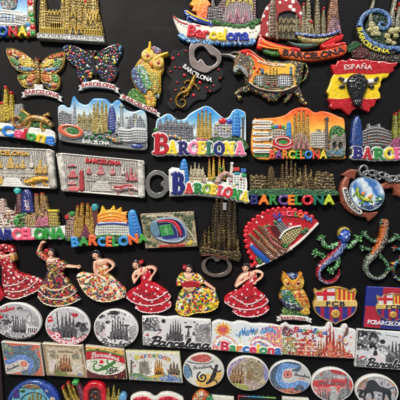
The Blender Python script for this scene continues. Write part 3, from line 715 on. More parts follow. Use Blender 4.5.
def curled_ring():
    c = Cv('mosaic_ring_magnet', 'curled blue mosaic ring lettered BARCELONA round thin grey towers, top right corner', 'fridge magnet', (346, -14, 412, 62), zref=5, base='base')
    c.paint(blob((350, 44), (358, 40), (372, 50), (395, 54), (410, 48), (412, 62), (360, 59), (352, 54)), stip([(16, 40, 22), (70, 16, 22), (24, 60, 28), (60, 14, 18)], .6, .8), z=3, dome=1.2, r=3)
    c.part('red_flowers'); c.paint(blob((353, 50), (360, 46), (368, 50), (370, 57), (358, 58)), stip([(60, 12, 18), (120, 24, 32), (40, 20, 20)], .9, .8), z=4, dome=1, r=2)
    c.part('leaves'); c.paint(blob((348, 47), (351, 43), (358, 42), (360, 46), (354, 50), (349, 52)), stip([(14, 50, 24), (30, 96, 44), (20, 70, 34)], .9, .8), z=4, dome=1.3, r=2)
    c.paint(ell(379, 30, 14, 17), stip([(14, 30, 16), (24, 70, 30), (20, 26, 20)], .9, .8), z=3.4, dome=.8, part='inner_foliage')
    for x, t, b_, w_, l, tp in ((371, -10, 24, 4, 5, None), (393, -11, 26, 4.6, 4, RED), (398, 3, 28, 4.4, 2, RED)):
        spire(c, x, t, b_, w_, (150, 146, 122), (60, 58, 46), tp, z=4.6, top=.5, lean=l, rows=12, tr=1.2)
    c.part('red_beads', 'gloss')
    for x, y in ((395, 10), (399.5, 5)): c.paint(ell(x, y, 1.3), RED, z=6.5, dome=1, r=1.3)
    ring = [(400, 49), (388, 48.5), (376, 45), (366, 38), (361, 29), (361.5, 20), (367, 13), (376, 10.5), (384, 12.5), (389, 18), (389, 25), (384, 29), (379.5, 27), (380, 23), (384, 23.5)]
    c.part('ring', 'gloss'); r = c.cur
    c.paint(stroke([(411, 47), (404, 49)]+ring, [3]*6+[2.8, 2.6, 2.5, 2.4, 2.4, 2.3, 2.2, 2, 1.8, 1.5, .8]), mosaic([(40, 80, 160), (70, 120, 190), (110, 160, 205), (36, 56, 120), (90, 130, 170)], 1.3, (20, 30, 50)), z=5, dome=1.6, r=2.6)
    c.part('rock', 'gloss')
    for x, y, r_ in ((372, 25, 3.6), (376, 29, 3.6), (370, 30, 3), (378, 34, 3), (373, 34, 3), (392, 31, 4), (387, 36, 3.4), (397, 30, 3.6), (389, 41, 3.4), (396, 36, 3), (394, 43, 2.5)):
        c.paint(ell(x, y, r_, r_*.9), mosaic([(206, 196, 130), (180, 168, 104), (220, 214, 160)], 1.9, (60, 50, 26), .6), z=5, dome=1.6, r=r_)
    c.part('lettering_band', 'gloss'); lb = c.cur
    c.paint(stroke([(358, 28), (360.5, 37), (366, 44), (375, 49.5), (386, 52.5), (394, 52)], 2.1), (50, 48, 42), z=4.6, dome=.5)
    c.text('BARCELONA', [(357.3, 28.5), (359.5, 37.5), (365.5, 45.5), (375, 51), (389, 53.8)], 4.2, (226, 214, 60), fat=.3, z=5.6, dome=.6, mat='gloss', under=lb)
    c.done()
curled_ring()

# ------------------------------------------------------------------ second row
def butterfly_bright():
    c = Cv('butterfly_magnet', 'gold-edged butterfly with orange, yellow, green and blue wings over a white ribbon', 'fridge magnet', (4, 44, 66, 104), zref=4, mat='gloss', base='wing')
    wings = [[(6, 50), (12, 48), (23, 52.5), (33, 60), (37.5, 66), (37.6, 72), (26, 73), (17, 70.5), (10, 62)],
             [(39.4, 67), (45, 59), (53, 54), (64.5, 52), (65.2, 58), (61.5, 68.5), (53, 74), (41, 73)],
             [(37.6, 72), (27, 73), (18.5, 75), (18, 80), (24, 87.5), (33, 88), (37.6, 81)],
             [(40.5, 72), (50, 73), (57, 74), (60, 80), (57.5, 88.5), (49, 89.5), (41, 81)]]
    bands = [[(blob((7.5, 50.5), (13, 49.6), (24, 54), (33, 60.8), (24, 58.5), (10, 55.5)), (225, 100, 40)), (blob((22, 57), (30, 60), (36, 66), (34, 68), (24, 66.5), (19, 61)), (232, 180, 40)), (blob((10.5, 57), (17, 60), (21, 64.5), (17, 66), (12, 62.5)), (60, 130, 50)), (blob((14, 66.5), (24, 67), (35.5, 68.5), (34, 71), (25, 71.5), (17.5, 69.7)), (70, 130, 190))],
             [(blob((44, 60.5), (53, 55.6), (63.6, 53), (63.5, 56.5), (54, 58.5), (47, 62.5)), (225, 100, 40)), (blob((41, 66.5), (47, 60.5), (55, 59.5), (54, 63.5), (45, 68)), (232, 180, 40)), (blob((56, 61), (62, 60), (61.5, 65), (56, 68), (53, 66)), (70, 140, 50)), (blob((41, 69.5), (50, 68.2), (60, 66.5), (57, 70), (50, 71.5), (42, 71.5)), (70, 130, 190))],
             [(blob((19.5, 76), (25, 74.5), (27.5, 75.5), (24.5, 79), (19.5, 79.5)), (70, 140, 50)), (blob((28, 76.5), (34.5, 74.5), (36, 78), (31, 82), (27, 81)), (235, 110, 40)), (blob((21, 81), (25, 80.5), (27.5, 84.5), (25, 86.5)), (230, 185, 50)), (blob((28, 83), (33, 82.5), (32, 86.5)), (150, 40, 40))],
             [(blob((42.5, 74.5), (50, 76), (52, 80.5), (47, 82), (43, 79)), (235, 110, 40)), (blob((52, 75), (57.5, 76), (58.5, 82), (54, 82)), (70, 140, 50)), (blob((43, 83), (49, 83.5), (49, 88), (44, 85)), (20, 26, 30)), (blob((52, 84), (57, 83.5), (56, 87.5)), (230, 140, 60))]]
    for w_, bs in zip(wings, bands):
        c.part('wing')
        c.paint(blob(w_), cast((176, 140, 60), (40, 30, 18), 1.5, .3), z=3, dome=1, r=2, metal=.3)
        k = c.cur; c.part('wing_panels', under=k)
        for s, co in bs: c.paint(s, mosaic([co, tuple(min(v*1.15+12, 240) for v in co), tuple(v*.8 for v in co), co, (236, 210, 120) if co[0] > 150 else (120, 170, 90)], 2.1, (60, 44, 24), .5, .12, int(co[1])), z=4.2, dome=.9, r=1)
    c.part('beads')
    for x, y, r, co in ((11.5, 53, 1.5, RED), (24, 58.5, 1.4, WHT), (17, 57.8, 1.5, (40, 50, 110)), (53, 56.2, 1.3, RED), (62, 55, 1.4, RED), (44, 62.6, 1.2, WHT), (33, 72, 1.7, RED), (45, 72.6, 1.9, RED), (53, 72, 1.3, RED), (54.5, 86.3, 1.7, RED), (29.6, 85.2, 1.5, (60, 60, 120)), (50, 86, 1.5, (70, 70, 130)), (56, 60, 1.3, (40, 50, 110)), (28, 80.5, 1.2, (235, 170, 160)), (20, 67, 1.2, RED), (24.5, 67.2, .9, WHT)):
        c.paint(ell(x, y, r), co, z=5, dome=1, r=r)
    c.part('rim')
    for w_ in wings: c.paint(blob(w_)-blob(w_).grow(-.6), (214, 170, 80), z=4.3, dome=.5, r=.4, metal=.4)
    c.part('body'); c.paint(stroke([(36, 58.5), (37.5, 63), (38.5, 70), (38.8, 78), (39, 83)], [1.2, 1.8, 2.1, 1.8, 1]), cast((160, 120, 40), (60, 40, 20), 1.2, .6), z=5, dome=1.6, r=1.6, metal=.4)
    c.part('antenna'); c.paint(stroke([(36.5, 60), (34.8, 58)], .5, False), (170, 60, 40), z=4, dome=.6); c.part('antenna'); c.paint(stroke([(37.6, 60), (39, 58.4)], .5, False), (170, 60, 40), z=4, dome=.6)
    c.paint(rect(34, 84, 43, 92, 1), (215, 212, 205), z=3.6, dome=.5, part='tab')
    ribbon(c, [(24.5, 89.6), (34, 88.6), (43, 89), (52, 91), (58.5, 93.2)], 6.3)
    c.done()
butterfly_bright()

def butterfly_dots():
    c = Cv('butterfly_magnet', 'black butterfly covered in small coloured drops over a white ribbon', 'fridge magnet', (60, 41, 124, 96), zref=4, mat='gloss', base='wings')
    sh = blob((62.3, 46), (70, 43.5), (81, 47.5), (91, 54), (93.5, 57), (100, 50), (110, 44.5), (121, 44), (122, 53), (116, 65), (118, 71), (114, 80), (104, 81), (95, 74), (85, 82.5), (77.5, 79), (75, 68), (70, 64), (64, 56))
    c.paint(sh, (10, 9, 11), z=2, dome=.8, r=2)
    dots(c, sh, 190, [(190, 30, 40), (30, 50, 130), (40, 120, 60), (225, 200, 60), (225, 225, 225), (60, 130, 190), (24, 30, 80), (180, 40, 50), (30, 50, 130), (20, 70, 40), (150, 24, 34)], .6, 1.45, z=.1, seed=4)
    c.part('body'); c.paint(stroke([(92.5, 54), (93.5, 62), (96, 76)], [1, 1.6, .8]), (24, 22, 24), z=4, dome=1.5, r=1.4)
    for a in ((90.5, 51), (95, 50.8)): c.part('antenna'); c.paint(stroke([(93, 56), a], .45, False), (150, 30, 30), z=3, dome=.6); c.paint(ell(a[0], a[1], .8), WHT, z=3, dome=.8)
    c.paint(rect(91, 79.5, 99, 86, 1), (215, 212, 205), z=3.6, dome=.5, part='tab')
    ribbon(c, [(81.5, 82.6), (89, 81.3), (98, 81.4), (108, 82.6), (115.5, 84.8)], 6.2)
    c.done()
butterfly_dots()

def owl_mosaic():
    c = Cv('owl_magnet', 'tall mosaic owl turned aside on a green branch, with a slanting white ribbon', 'fridge magnet', (116, 40, 172, 118), zref=6, mat='gloss', base='body')
    ypal = [(236, 190, 40), (220, 150, 30), (240, 214, 90), (200, 130, 40), (238, 200, 60)]
    c.paint(blob((127, 95), (132, 88), (140, 90), (150, 100), (144, 105), (132, 101)), stip([(50, 110, 40), (110, 160, 50), (30, 80, 30)], 1, .8), z=4, dome=1.6, r=3, part='branch')
    c.use(0)
    c.paint(blob((134, 67), (141, 58), (152, 60), (164, 66), (161, 76), (161, 90), (157, 98), (154, 107), (147, 106), (144, 96), (137, 90), (132, 80), (131, 71)), mosaic(ypal, 1.7, (150, 90, 30), .5), z=5, dome=2.6, r=8)
    c.part('breast'); c.paint(blob((150, 72), (158, 74), (160, 84), (157, 94), (152, 94), (147, 84)), mosaic([(130, 160, 60), (236, 190, 40), (200, 214, 90), (225, 140, 50)], 1.5, (120, 90, 30), .5), z=1, dome=.9, r=4, mode='add')
    c.part('wing'); c.paint(blob((132, 70), (137, 68), (141, 80), (148, 92), (146, 95), (138, 89), (133, 80)), mosaic([(50, 70, 140), (60, 50, 100), (90, 140, 190), (40, 40, 90), (160, 190, 200)], 1.6, (30, 26, 40), .5), z=7.4, dome=1.4, r=3)
    c.part('wing'); c.paint(blob((137, 66), (144, 67), (150, 78), (152, 90), (148, 92), (141, 80)), mosaic([(100, 160, 50), (60, 130, 60), (170, 200, 90), (60, 140, 150), (206, 220, 210)], 1.6, (40, 60, 26), .5), z=7.8, dome=1.4, r=3)
    c.part('tail'); c.paint(stroke([(150, 93), (149, 100), (150, 106)], [3.4, 3.2, 2.2]), mosaic(ypal, 1.5, (130, 80, 30)), z=6, dome=1.5, r=2.5)
    c.part('foot'); c.paint(ell(157, 96, 3, 2.4), mosaic([(90, 130, 60), (200, 200, 190), (60, 90, 50)], 1.2), z=6, dome=1, r=2)
    c.part('head'); hd = c.cur; c.paint(blob((142, 56), (146, 49), (152, 48), (160, 52), (164, 60), (163, 68), (156, 70), (148, 64)), mosaic(ypal, 1.4, (150, 90, 30)), z=7.4, dome=1.5, r=3)
    c.part('cap', under=hd); c.paint(blob((151, 48.5), (156, 47), (162, 51), (160, 55), (155, 54)), mosaic([(60, 80, 160), (60, 50, 90), (150, 150, 170), (160, 80, 70)], 1.3), z=8.6, dome=1, r=2)
    for x, y, r in ((147.6, 56, 6.2), (158.2, 63, 6)):
        c.part('eye'); e = c.cur
        c.paint(ell(x, y, r), mosaic([(240, 206, 60), (230, 180, 50), (236, 214, 120)], 1.2, (170, 110, 30), .3), z=8.6, dome=1.4, r=2.4)
        c.part('pupil', under=e); c.paint(ell(x+.6, y+1, 2.2), (210, 96, 36), z=9.6, dome=.9, r=2); c.paint(ell(x+.6, y+1, 1.0), (60, 20, 16), z=10, dome=.6)
    c.part('beak'); c.paint(ell(151.5, 65.5, 1.4, 2.2, -20), (215, 110, 40), z=9.4, dome=1.3, r=1.2)
    c.part('horn'); c.paint(stroke([(149.5, 51), (150.2, 43.5)], [1.6, 1.3], False), (240, 190, 40), z=8.6, dome=1.2, r=1.2)
    c.part('horn'); c.paint(stroke([(155.5, 60), (161, 56.5), (167.5, 54)], [1.5, 1.6, 1.2]), (240, 190, 40), z=9.4, dome=1.2, r=1.2)
    ribbon(c, [(122, 93), (129, 97), (137, 101), (147, 105.5), (157, 109.5)], 5.6, z=5.6)
    c.done()
owl_mosaic()

def opener_flower():
    c = Cv('bottle_opener_magnet', 'black red-dotted opener with gold gecko and white arched BARCELONA under a steel ring', 'bottle opener', (164, 38, 226, 112), group=None, zref=4, mat='matt', base='black_base')
    sh = blob((169, 56), (174, 49), (180, 50), (184, 47), (190, 52), (196, 62), (206, 68), (214, 64), (222, 68), (224, 76), (219, 80), (221, 87), (214, 92), (208, 92), (206, 99), (198, 100), (192, 104), (186, 110), (178, 108), (172, 110), (167, 104), (170, 96), (167, 88), (171, 80), (166, 72), (170, 64), n=5)
    c.paint(sh, (8, 8, 9), z=1.6, dome=.9, r=2.4)
    for x, y, r in ((175, 58, 4), (185, 56, 3.4), (176, 72, 4), (206, 92, 4), (213, 77, 4), (173, 101, 3.5), (198, 94, 3)):
        c.part('raised_scroll', under=0); c.paint(stroke(sgpath(x, y, 1.1, .6, r, x*30), .4), (12, 12, 13), z=2.3, dome=.5, r=.6)
    c.part('red_dots', 'gloss')
    for u, v in ((64, 115), (92, 98), (98, 163), (122, 200), (52, 182), (86, 235), (200, 236), (168, 300), (55, 322), (268, 252), (302, 215), (292, 172), (250, 280), (78, 275), (130, 78), (74, 160), (235, 262)):
        r = 1.7 if (u, v) in ((64, 115), (122, 200), (168, 300), (200, 236)) else 1.1
        c.paint(ell(160+u/5, 35+v/5, r*1.1, r, 40), (196, 24, 40), z=3, dome=1, r=r)
    c.part('opener_plate', 'steel')
    outer = blob((189.2, 47), (193, 42), (200, 40.8), (210, 44.5), (219, 51), (222, 58), (219, 65.5), (212, 70), (206, 73), (197, 70.5), (190.5, 66), (189, 57))
    hole = blob((195, 51), (198.5, 47), (203, 46.6), (206.5, 50), (210, 54.5), (215.5, 57), (216.4, 62), (212, 65.5), (206, 65), (203.4, 61.5), (200.5, 58.8), (197.5, 61.5), (195, 57.5))
    c.paint(outer-hole, (196, 178, 172), z=4.4, dome=.5, r=.7, metal=.85, var=.05)
    # the opening shows the board
    c.H[(hole.f(c.X, c.Y) < 0)] = -1
    c.text('BARCELONA', [(182.5, 67.5), (188, 72), (195, 76.5), (203, 80), (211.5, 82.5)], 4.4, (220, 220, 218), fat=.4, z=5, dome=.8, mat='resin')
    b = gecko(c, [(194.6, 76.5), (193, 80), (190.5, 86), (187, 91), (180.5, 93.5), (176.5, 98), (177, 104.5), (182, 107), (185.5, 103.5), (183.5, 99.5), (180.5, 101)],
          [1.9, 2.4, 2.7, 2.1, 1.4, 1.2, 1.1, 1, .9, .75, .5], [[(192, 82), (188, 80.5), (185.5, 82)], [(193.5, 83), (196, 86), (198, 88)], [(187, 90), (184, 87.5), (182, 88.5)], [(188, 91), (187.5, 94.5), (185, 96)]],
          cast((200, 150, 40), (120, 80, 20), 1, .2, (240, 200, 90)), (200, 150, 44), z=5, dome=1.6, metal=.5, tl=1.6, lr=.9)
    c.done()
opener_flower()

def bull():
    c = Cv('bull_magnet', 'charging bull with an orange skyline panel on its flank and mosaic head', 'fridge magnet', (218, 46, 312, 108), zref=6, mat='gloss', base='body')
    dark = mosaic([(20, 19, 18), (50, 44, 24), (150, 120, 46), (30, 56, 26), (14, 14, 15), (60, 96, 40), (120, 36, 26), (16, 16, 17), (180, 160, 70)], 1.8, (9, 9, 9), .6)
    body = blob((232.6, 63), (234, 56), (239.6, 51), (247, 48.6), (255, 51.6), (262, 57.6), (275, 60.4), (288, 60), (299, 60.6), (304, 65), (303, 74), (301, 84), (294, 91), (284, 94.6), (276, 101), (268, 100), (260, 94.6), (251, 90), (245, 82), (242, 74), (236, 73.6), (231.5, 70))
    c.paint(stroke([(300, 63), (305, 63), (308, 68), (306.6, 76), (304, 80)], [1.6, 1.3, 1.2, 1.6, 1.2]), dark, z=3, dome=1.8)
    for nm, l, r in (('leg', [(293, 84), (298, 91), (301, 97), (304, 102)], [6, 4, 2.8, 2.7]), ('leg', [(254, 84), (248, 88), (241, 89.6), (237.4, 94), (240, 97.5)], [5.4, 3.6, 2.8, 2.4, 2.5]), ('leg', [(286, 88), (290, 95), (286, 100)], [4, 2.8, 2.2])):
        c.part(nm); c.paint(stroke(l, r), dark, z=3.4, dome=1.6, r=2)
    c.use(0)
    c.paint(body, dark, z=4, dome=2.6, r=6)
    c.part('mane_stripe'); c.paint(blob((237, 52.5), (243, 49.8), (250, 49.8), (258, 56), (266, 61), (260, 63), (252, 57), (243, 53.5)), grad((206, 30, 34), (235, 110, 30), (240, 50), (262, 62)), z=7, dome=.8, r=1.5)
    c.part('sunset_panel'); pn = c.cur
    panel = blob((245, 62), (247, 52), (254, 54.6), (262, 60.6), (275, 63), (286, 63.6), (295, 66), (294, 78), (295.6, 86), (284, 90.4), (272, 91.6), (258, 88), (250, 83.6), (247, 74))
    c.paint(panel, grad((214, 40, 30), (236, 120, 30), (250, 52), (268, 76), (240, 176, 60)), z=6.2, dome=1.4, r=3)
    c.part('neck_tiles', under=pn); c.paint(blob((244, 58), (250, 56), (254, 63), (253, 74), (249, 80), (244, 70)), mosaic([(190, 160, 60), (210, 70, 40), (90, 130, 130), (60, 110, 60), (220, 190, 90)], 2, (50, 36, 20)), z=7, dome=1, r=2)
    for x, t, b, w_, co in ((262, 69, 84, 4.6, (40, 110, 160)), (266, 73, 88, 3.6, (60, 120, 80)), (270, 67, 88, 2.6, (206, 176, 60)), (273.2, 65.5, 88, 2.6, (210, 180, 66)), (276.4, 67.5, 88, 2.6, (206, 176, 60)), (290.6, 67, 84, 3.4, (60, 140, 190))):
        spire(c, x, t, b, w_, co, tuple(v*.45 for v in co), z=7.6, top=.55, rows=7, part='tower')
    c.part('skyline_base'); c.paint(poly((252, 84), (254, 77), (262, 74), (272, 76), (284, 74), (293, 76), (294, 85), (284, 89.6), (271, 90.6), (258, 87)), ribs((150, 130, 90), (60, 50, 40), 1.7, 3, .6, .45, 2.2), z=7, dome=.5)
    for x, y in ((255, 83), (260, 86.6), (266, 88), (282, 88), (289, 86)): c.part('shrub'); c.paint(ell(x, y, 2.2, 1.5), FOL, z=8.4, dome=1)
    c.part('city_block'); cb = c.cur
    c.paint(rect(278, 77, 290, 86.5), (210, 208, 204), z=8, dome=.4); c.paint(rect(256, 76, 263, 86), (190, 188, 184), z=8, dome=.4)
    windows(c, [(278, 77), (290, 77), (290, 86.5), (278, 86.5)], 6, 4, (36, 50, 90)); c.part('windows', under=cb); windows(c, [(256, 76), (263, 76), (263, 86), (256, 86)], 3, 4, (40, 60, 60), part=None)
    for x, y in ((257, 72), (259, 69), (268, 84), (274, 85), (254, 68)): c.part('red_bloom'); c.paint(ell(x, y, 1.1), (200, 40, 40), z=9, dome=.8)
    c.part('panel_rim'); c.paint(stroke([(249, 83), (258, 88.5), (272, 91.5), (285, 90.5), (295, 86.5)], .7), (205, 200, 190), z=8.4, dome=.6)
    c.text('BARCELONA', [(257.5, 62.5), (270, 66), (285, 67.2)], 2.8, (235, 214, 196), fat=.25, z=8.2, dome=.4, under=pn)
    c.part('head'); h = c.cur
    c.paint(blob((232.6, 71), (234, 64), (236, 57), (242, 54), (248, 58), (250, 66), (247, 76), (243, 72), (238, 70), (236, 74)), mosaic([(30, 26, 22), (90, 70, 30), (150, 120, 50), (24, 30, 24), (120, 50, 30)], 1.5, (14, 12, 10), .6), z=7.4, dome=1.8, r=3)
    c.part('muzzle', under=h); c.paint(blob((232.5, 71), (236, 66), (242, 66), (248, 74), (247, 79), (243, 74), (239, 70.5), (235.5, 74)), mosaic([(140, 140, 130), (110, 130, 130), (170, 160, 140)], 1.6, (60, 56, 50), .4), z=8.4, dome=1, r=2)
    c.part('eye', under=h); c.paint(ell(240, 62, .9), (230, 220, 180), z=9.6, dome=.7)
    c.part('horn'); c.paint(stroke([(234.5, 56.6), (229, 54.5), (221, 54)], [1.6, 1.1, .6]), (190, 186, 180), z=5.5, dome=.8)
    c.part('horn'); c.paint(stroke([(240, 54), (235.5, 52.6), (231, 53.5)], [1.2, .9, .5]), (150, 140, 120), z=7.5, dome=.8)
    for x, y in ((236, 93), (239, 97), (303, 100), (298, 94), (306, 103)): c.part('hoof_tile'); c.paint(ell(x, y, 1.4), (180, 160, 90), z=5.4, dome=.8)
    c.done()
bull()

def espana():
    c = Cv('map_magnet', 'red and yellow map of Spain lettered ESPAÑA with a black bull head', 'fridge magnet', (325, 57, 399, 117), zref=4, mat='gloss', base='map')
    out = poly((331, 65), (336, 64.5), (338, 61), (342, 60), (346, 61), (350, 58.6), (357, 60), (364, 59.5), (374, 61), (384, 61.5), (391, 63), (397.8, 62.6), (396, 66), (393, 67.5), (394, 70.5), (389.5, 73.5), (387.5, 77), (383, 78), (380.5, 82), (380.5, 86), (378, 90), (380, 94), (380.4, 98), (376, 100.5), (374, 106), (370.5, 107.5), (369, 112), (364, 110), (360, 107.5), (356, 108.5), (352.5, 110.5), (349, 115), (345.5, 112), (342.5, 109), (338, 108), (334, 109), (330, 107), (330.5, 103), (328.6, 100), (329.5, 95), (327, 91.5), (329, 87), (331, 82), (332, 78), (334.4, 74), (332.5, 70), rnd=.5)
    def flag(X, Y):
        y = Y+.6*np.sin(X*.2); t = ((y > 74) & (y < 98.5)).astype(np.float32)
        return mix(_c((178, 22, 30), X), (232, 196, 24), t), .35*(1-t)
    c.paint(out, flag, z=3.4, dome=1.3, r=2.5, noise=.25, nf=.4)
    c.text('ESPAÑA', [(344, 70.2), (357, 69.4), (371.5, 70.2)], 4.8, (225, 205, 200), fat=.22, z=5.4, dome=.6)
    for sg, pts in ((-1, [(350, 81.5), (345, 81.6), (341.5, 80.3), (339.5, 79)]), (1, [(364, 82), (370, 82), (374.5, 80.6), (376.2, 79.2)])):
        c.part('horn'); hn = c.cur; c.paint(stroke(pts, [2.6, 2.4, 2.2, 1.5]), (222, 218, 212), z=6, dome=1.8, r=2)
        c.part('horn_tip', under=hn); c.paint(stroke(pts[-2:], [2.2, 1.9], False), (52, 44, 38), z=6.6, dome=1.8, r=2)
    blk = cast((14, 14, 15), (8, 8, 9), .55, .7, (24, 24, 25))
    c.part('bull_head'); bh = c.cur
    c.paint(blob((346, 82), (350, 76), (357, 74), (364, 76.5), (367, 83), (365, 93), (361.5, 101), (361, 106), (356, 108), (351.5, 105.5), (350.5, 100), (347, 92)), blk, z=5.4, dome=5.2, r=9)
    for x, y, r in ((341.6, 87, 3.3), (370.6, 87.2, 3.3)): c.part('ear', under=bh); c.paint(ell(x, y, r, 2.1, -12 if x < 350 else 12), blk, z=5.5, dome=1.8, r=2)
    c.part('brow_curls', under=bh)
    for x, y in ((353, 78), (357, 76.5), (361, 78), (355, 81), (359.5, 81)): c.paint(ell(x, y, 2.1, 1.8), blk, z=9, dome=1.4, r=1.8)
    c.part('eyes', under=bh)
    for x in (351.3, 362.6): c.paint(ell(x, 87, 1.5, 1.1), (40, 38, 38), z=9.2, dome=1, r=1)
    c.part('muzzle', under=bh); c.paint(ell(356, 103.5, 4.4, 3.6), blk, z=9, dome=1.6, r=3)
    for x in (354, 358): c.paint(ell(x, 104, .8, .6), (4, 4, 4), z=-.6, mode='add')
    c.done()
espana()
# ------------------------------------------------------------------ third row
OL = (1.0, (225, 222, 214))
def left_gecko_magnet():
    c = Cv('gecko_magnet', 'gold gecko over white base with bubble letters celona and yellow towers, left edge', 'fridge magnet', (-14, 84, 56, 148), zref=6, base='backplate')
    c.paint(poly((-14, 104), (0, 104), (14, 108), (22, 104), (23, 114), (34, 122), (50, 128), (52, 138), (-14, 128)), cast((140, 140, 134), (60, 60, 56), 1, .6), z=3, dome=.6)
    c.part('silver_block'); s = c.cur; c.paint(poly((13, 118), (14, 104), (21.5, 103), (23, 120)), ribs((170, 170, 166), (80, 80, 80), 1.8, 5, .6, .4), z=4.5, dome=.7)
    for x, t, b, w_ in ((-5, 86, 122, 6), (5, 87, 121, 6), (10.5, 92.5, 120, 5.4), (1.5, 103, 122, 6)):
        spire(c, x, t, b, w_, (206, 178, 48), (100, 76, 20), RED, z=5, top=.4, rows=9, tr=1.7)
    c.part('foliage'); c.paint(blob((17, 116), (24, 112), (34, 117), (48, 121), (50, 128), (36, 127), (24, 126)), FOL, z=4.5, dome=.8, r=2)
    c.part('white_base'); wb = c.cur
    c.paint(blob((-14, 121), (4, 122.5), (20, 125.5), (36, 127.5), (53.5, 131), (53, 145.5), (44, 143.5), (30, 140.5), (12, 137), (-14, 134), n=3), (222, 218, 208), z=4, dome=.8, r=1)
    gl = cast((206, 150, 74), (150, 100, 46), .35, .15, (240, 206, 140))
    gecko(c, [(50, 124.5), (46, 121), (40, 118.5), (33, 118), (27, 120), (22, 125), (16.5, 126.5), (12.8, 123.5), (13, 118.6), (17, 116.4), (20, 119), (18, 121.4)],
          [2.2, 3.2, 3.2, 3.4, 2.8, 2, 1.8, 1.5, 1.4, 1.2, 1, .6], [[(44, 120), (44, 115.5), (46.5, 114.5)], [(42, 121), (40.5, 126), (42, 128.5)], [(31, 118), (26.5, 113.5), (23, 111)], [(31, 120), (29, 125), (27.5, 126.5)]],
          gl, (214, 168, 90), z=6.5, dome=2.4, metal=.45, tl=2.2, lr=1.5)
    c.part('eye'); c.paint(ell(49.5, 122.6, .8), (60, 30, 16), z=9.4, dome=.5)
    C_ = [(40, 120, 200), (220, 60, 110), (190, 30, 40), (60, 150, 60), (236, 200, 50), (50, 120, 205)]
    c.text('Celona', [(1.5, 134.6), (22, 138), (36, 141), (53.5, 144.6)], 9.6, C_, fat=1.15, z=5.2, dome=2, mat='gloss', hs=[1, 1, 1, 1, 1.12, 1.12], fill=.93, under=wb)
    c.text('r', [(-5, 133.5), (.5, 133.8)], 9, [(236, 200, 50)], fat=1.1, z=5.2, dome=1.8, mat='gloss', under=wb)
    c.done()
left_gecko_magnet()

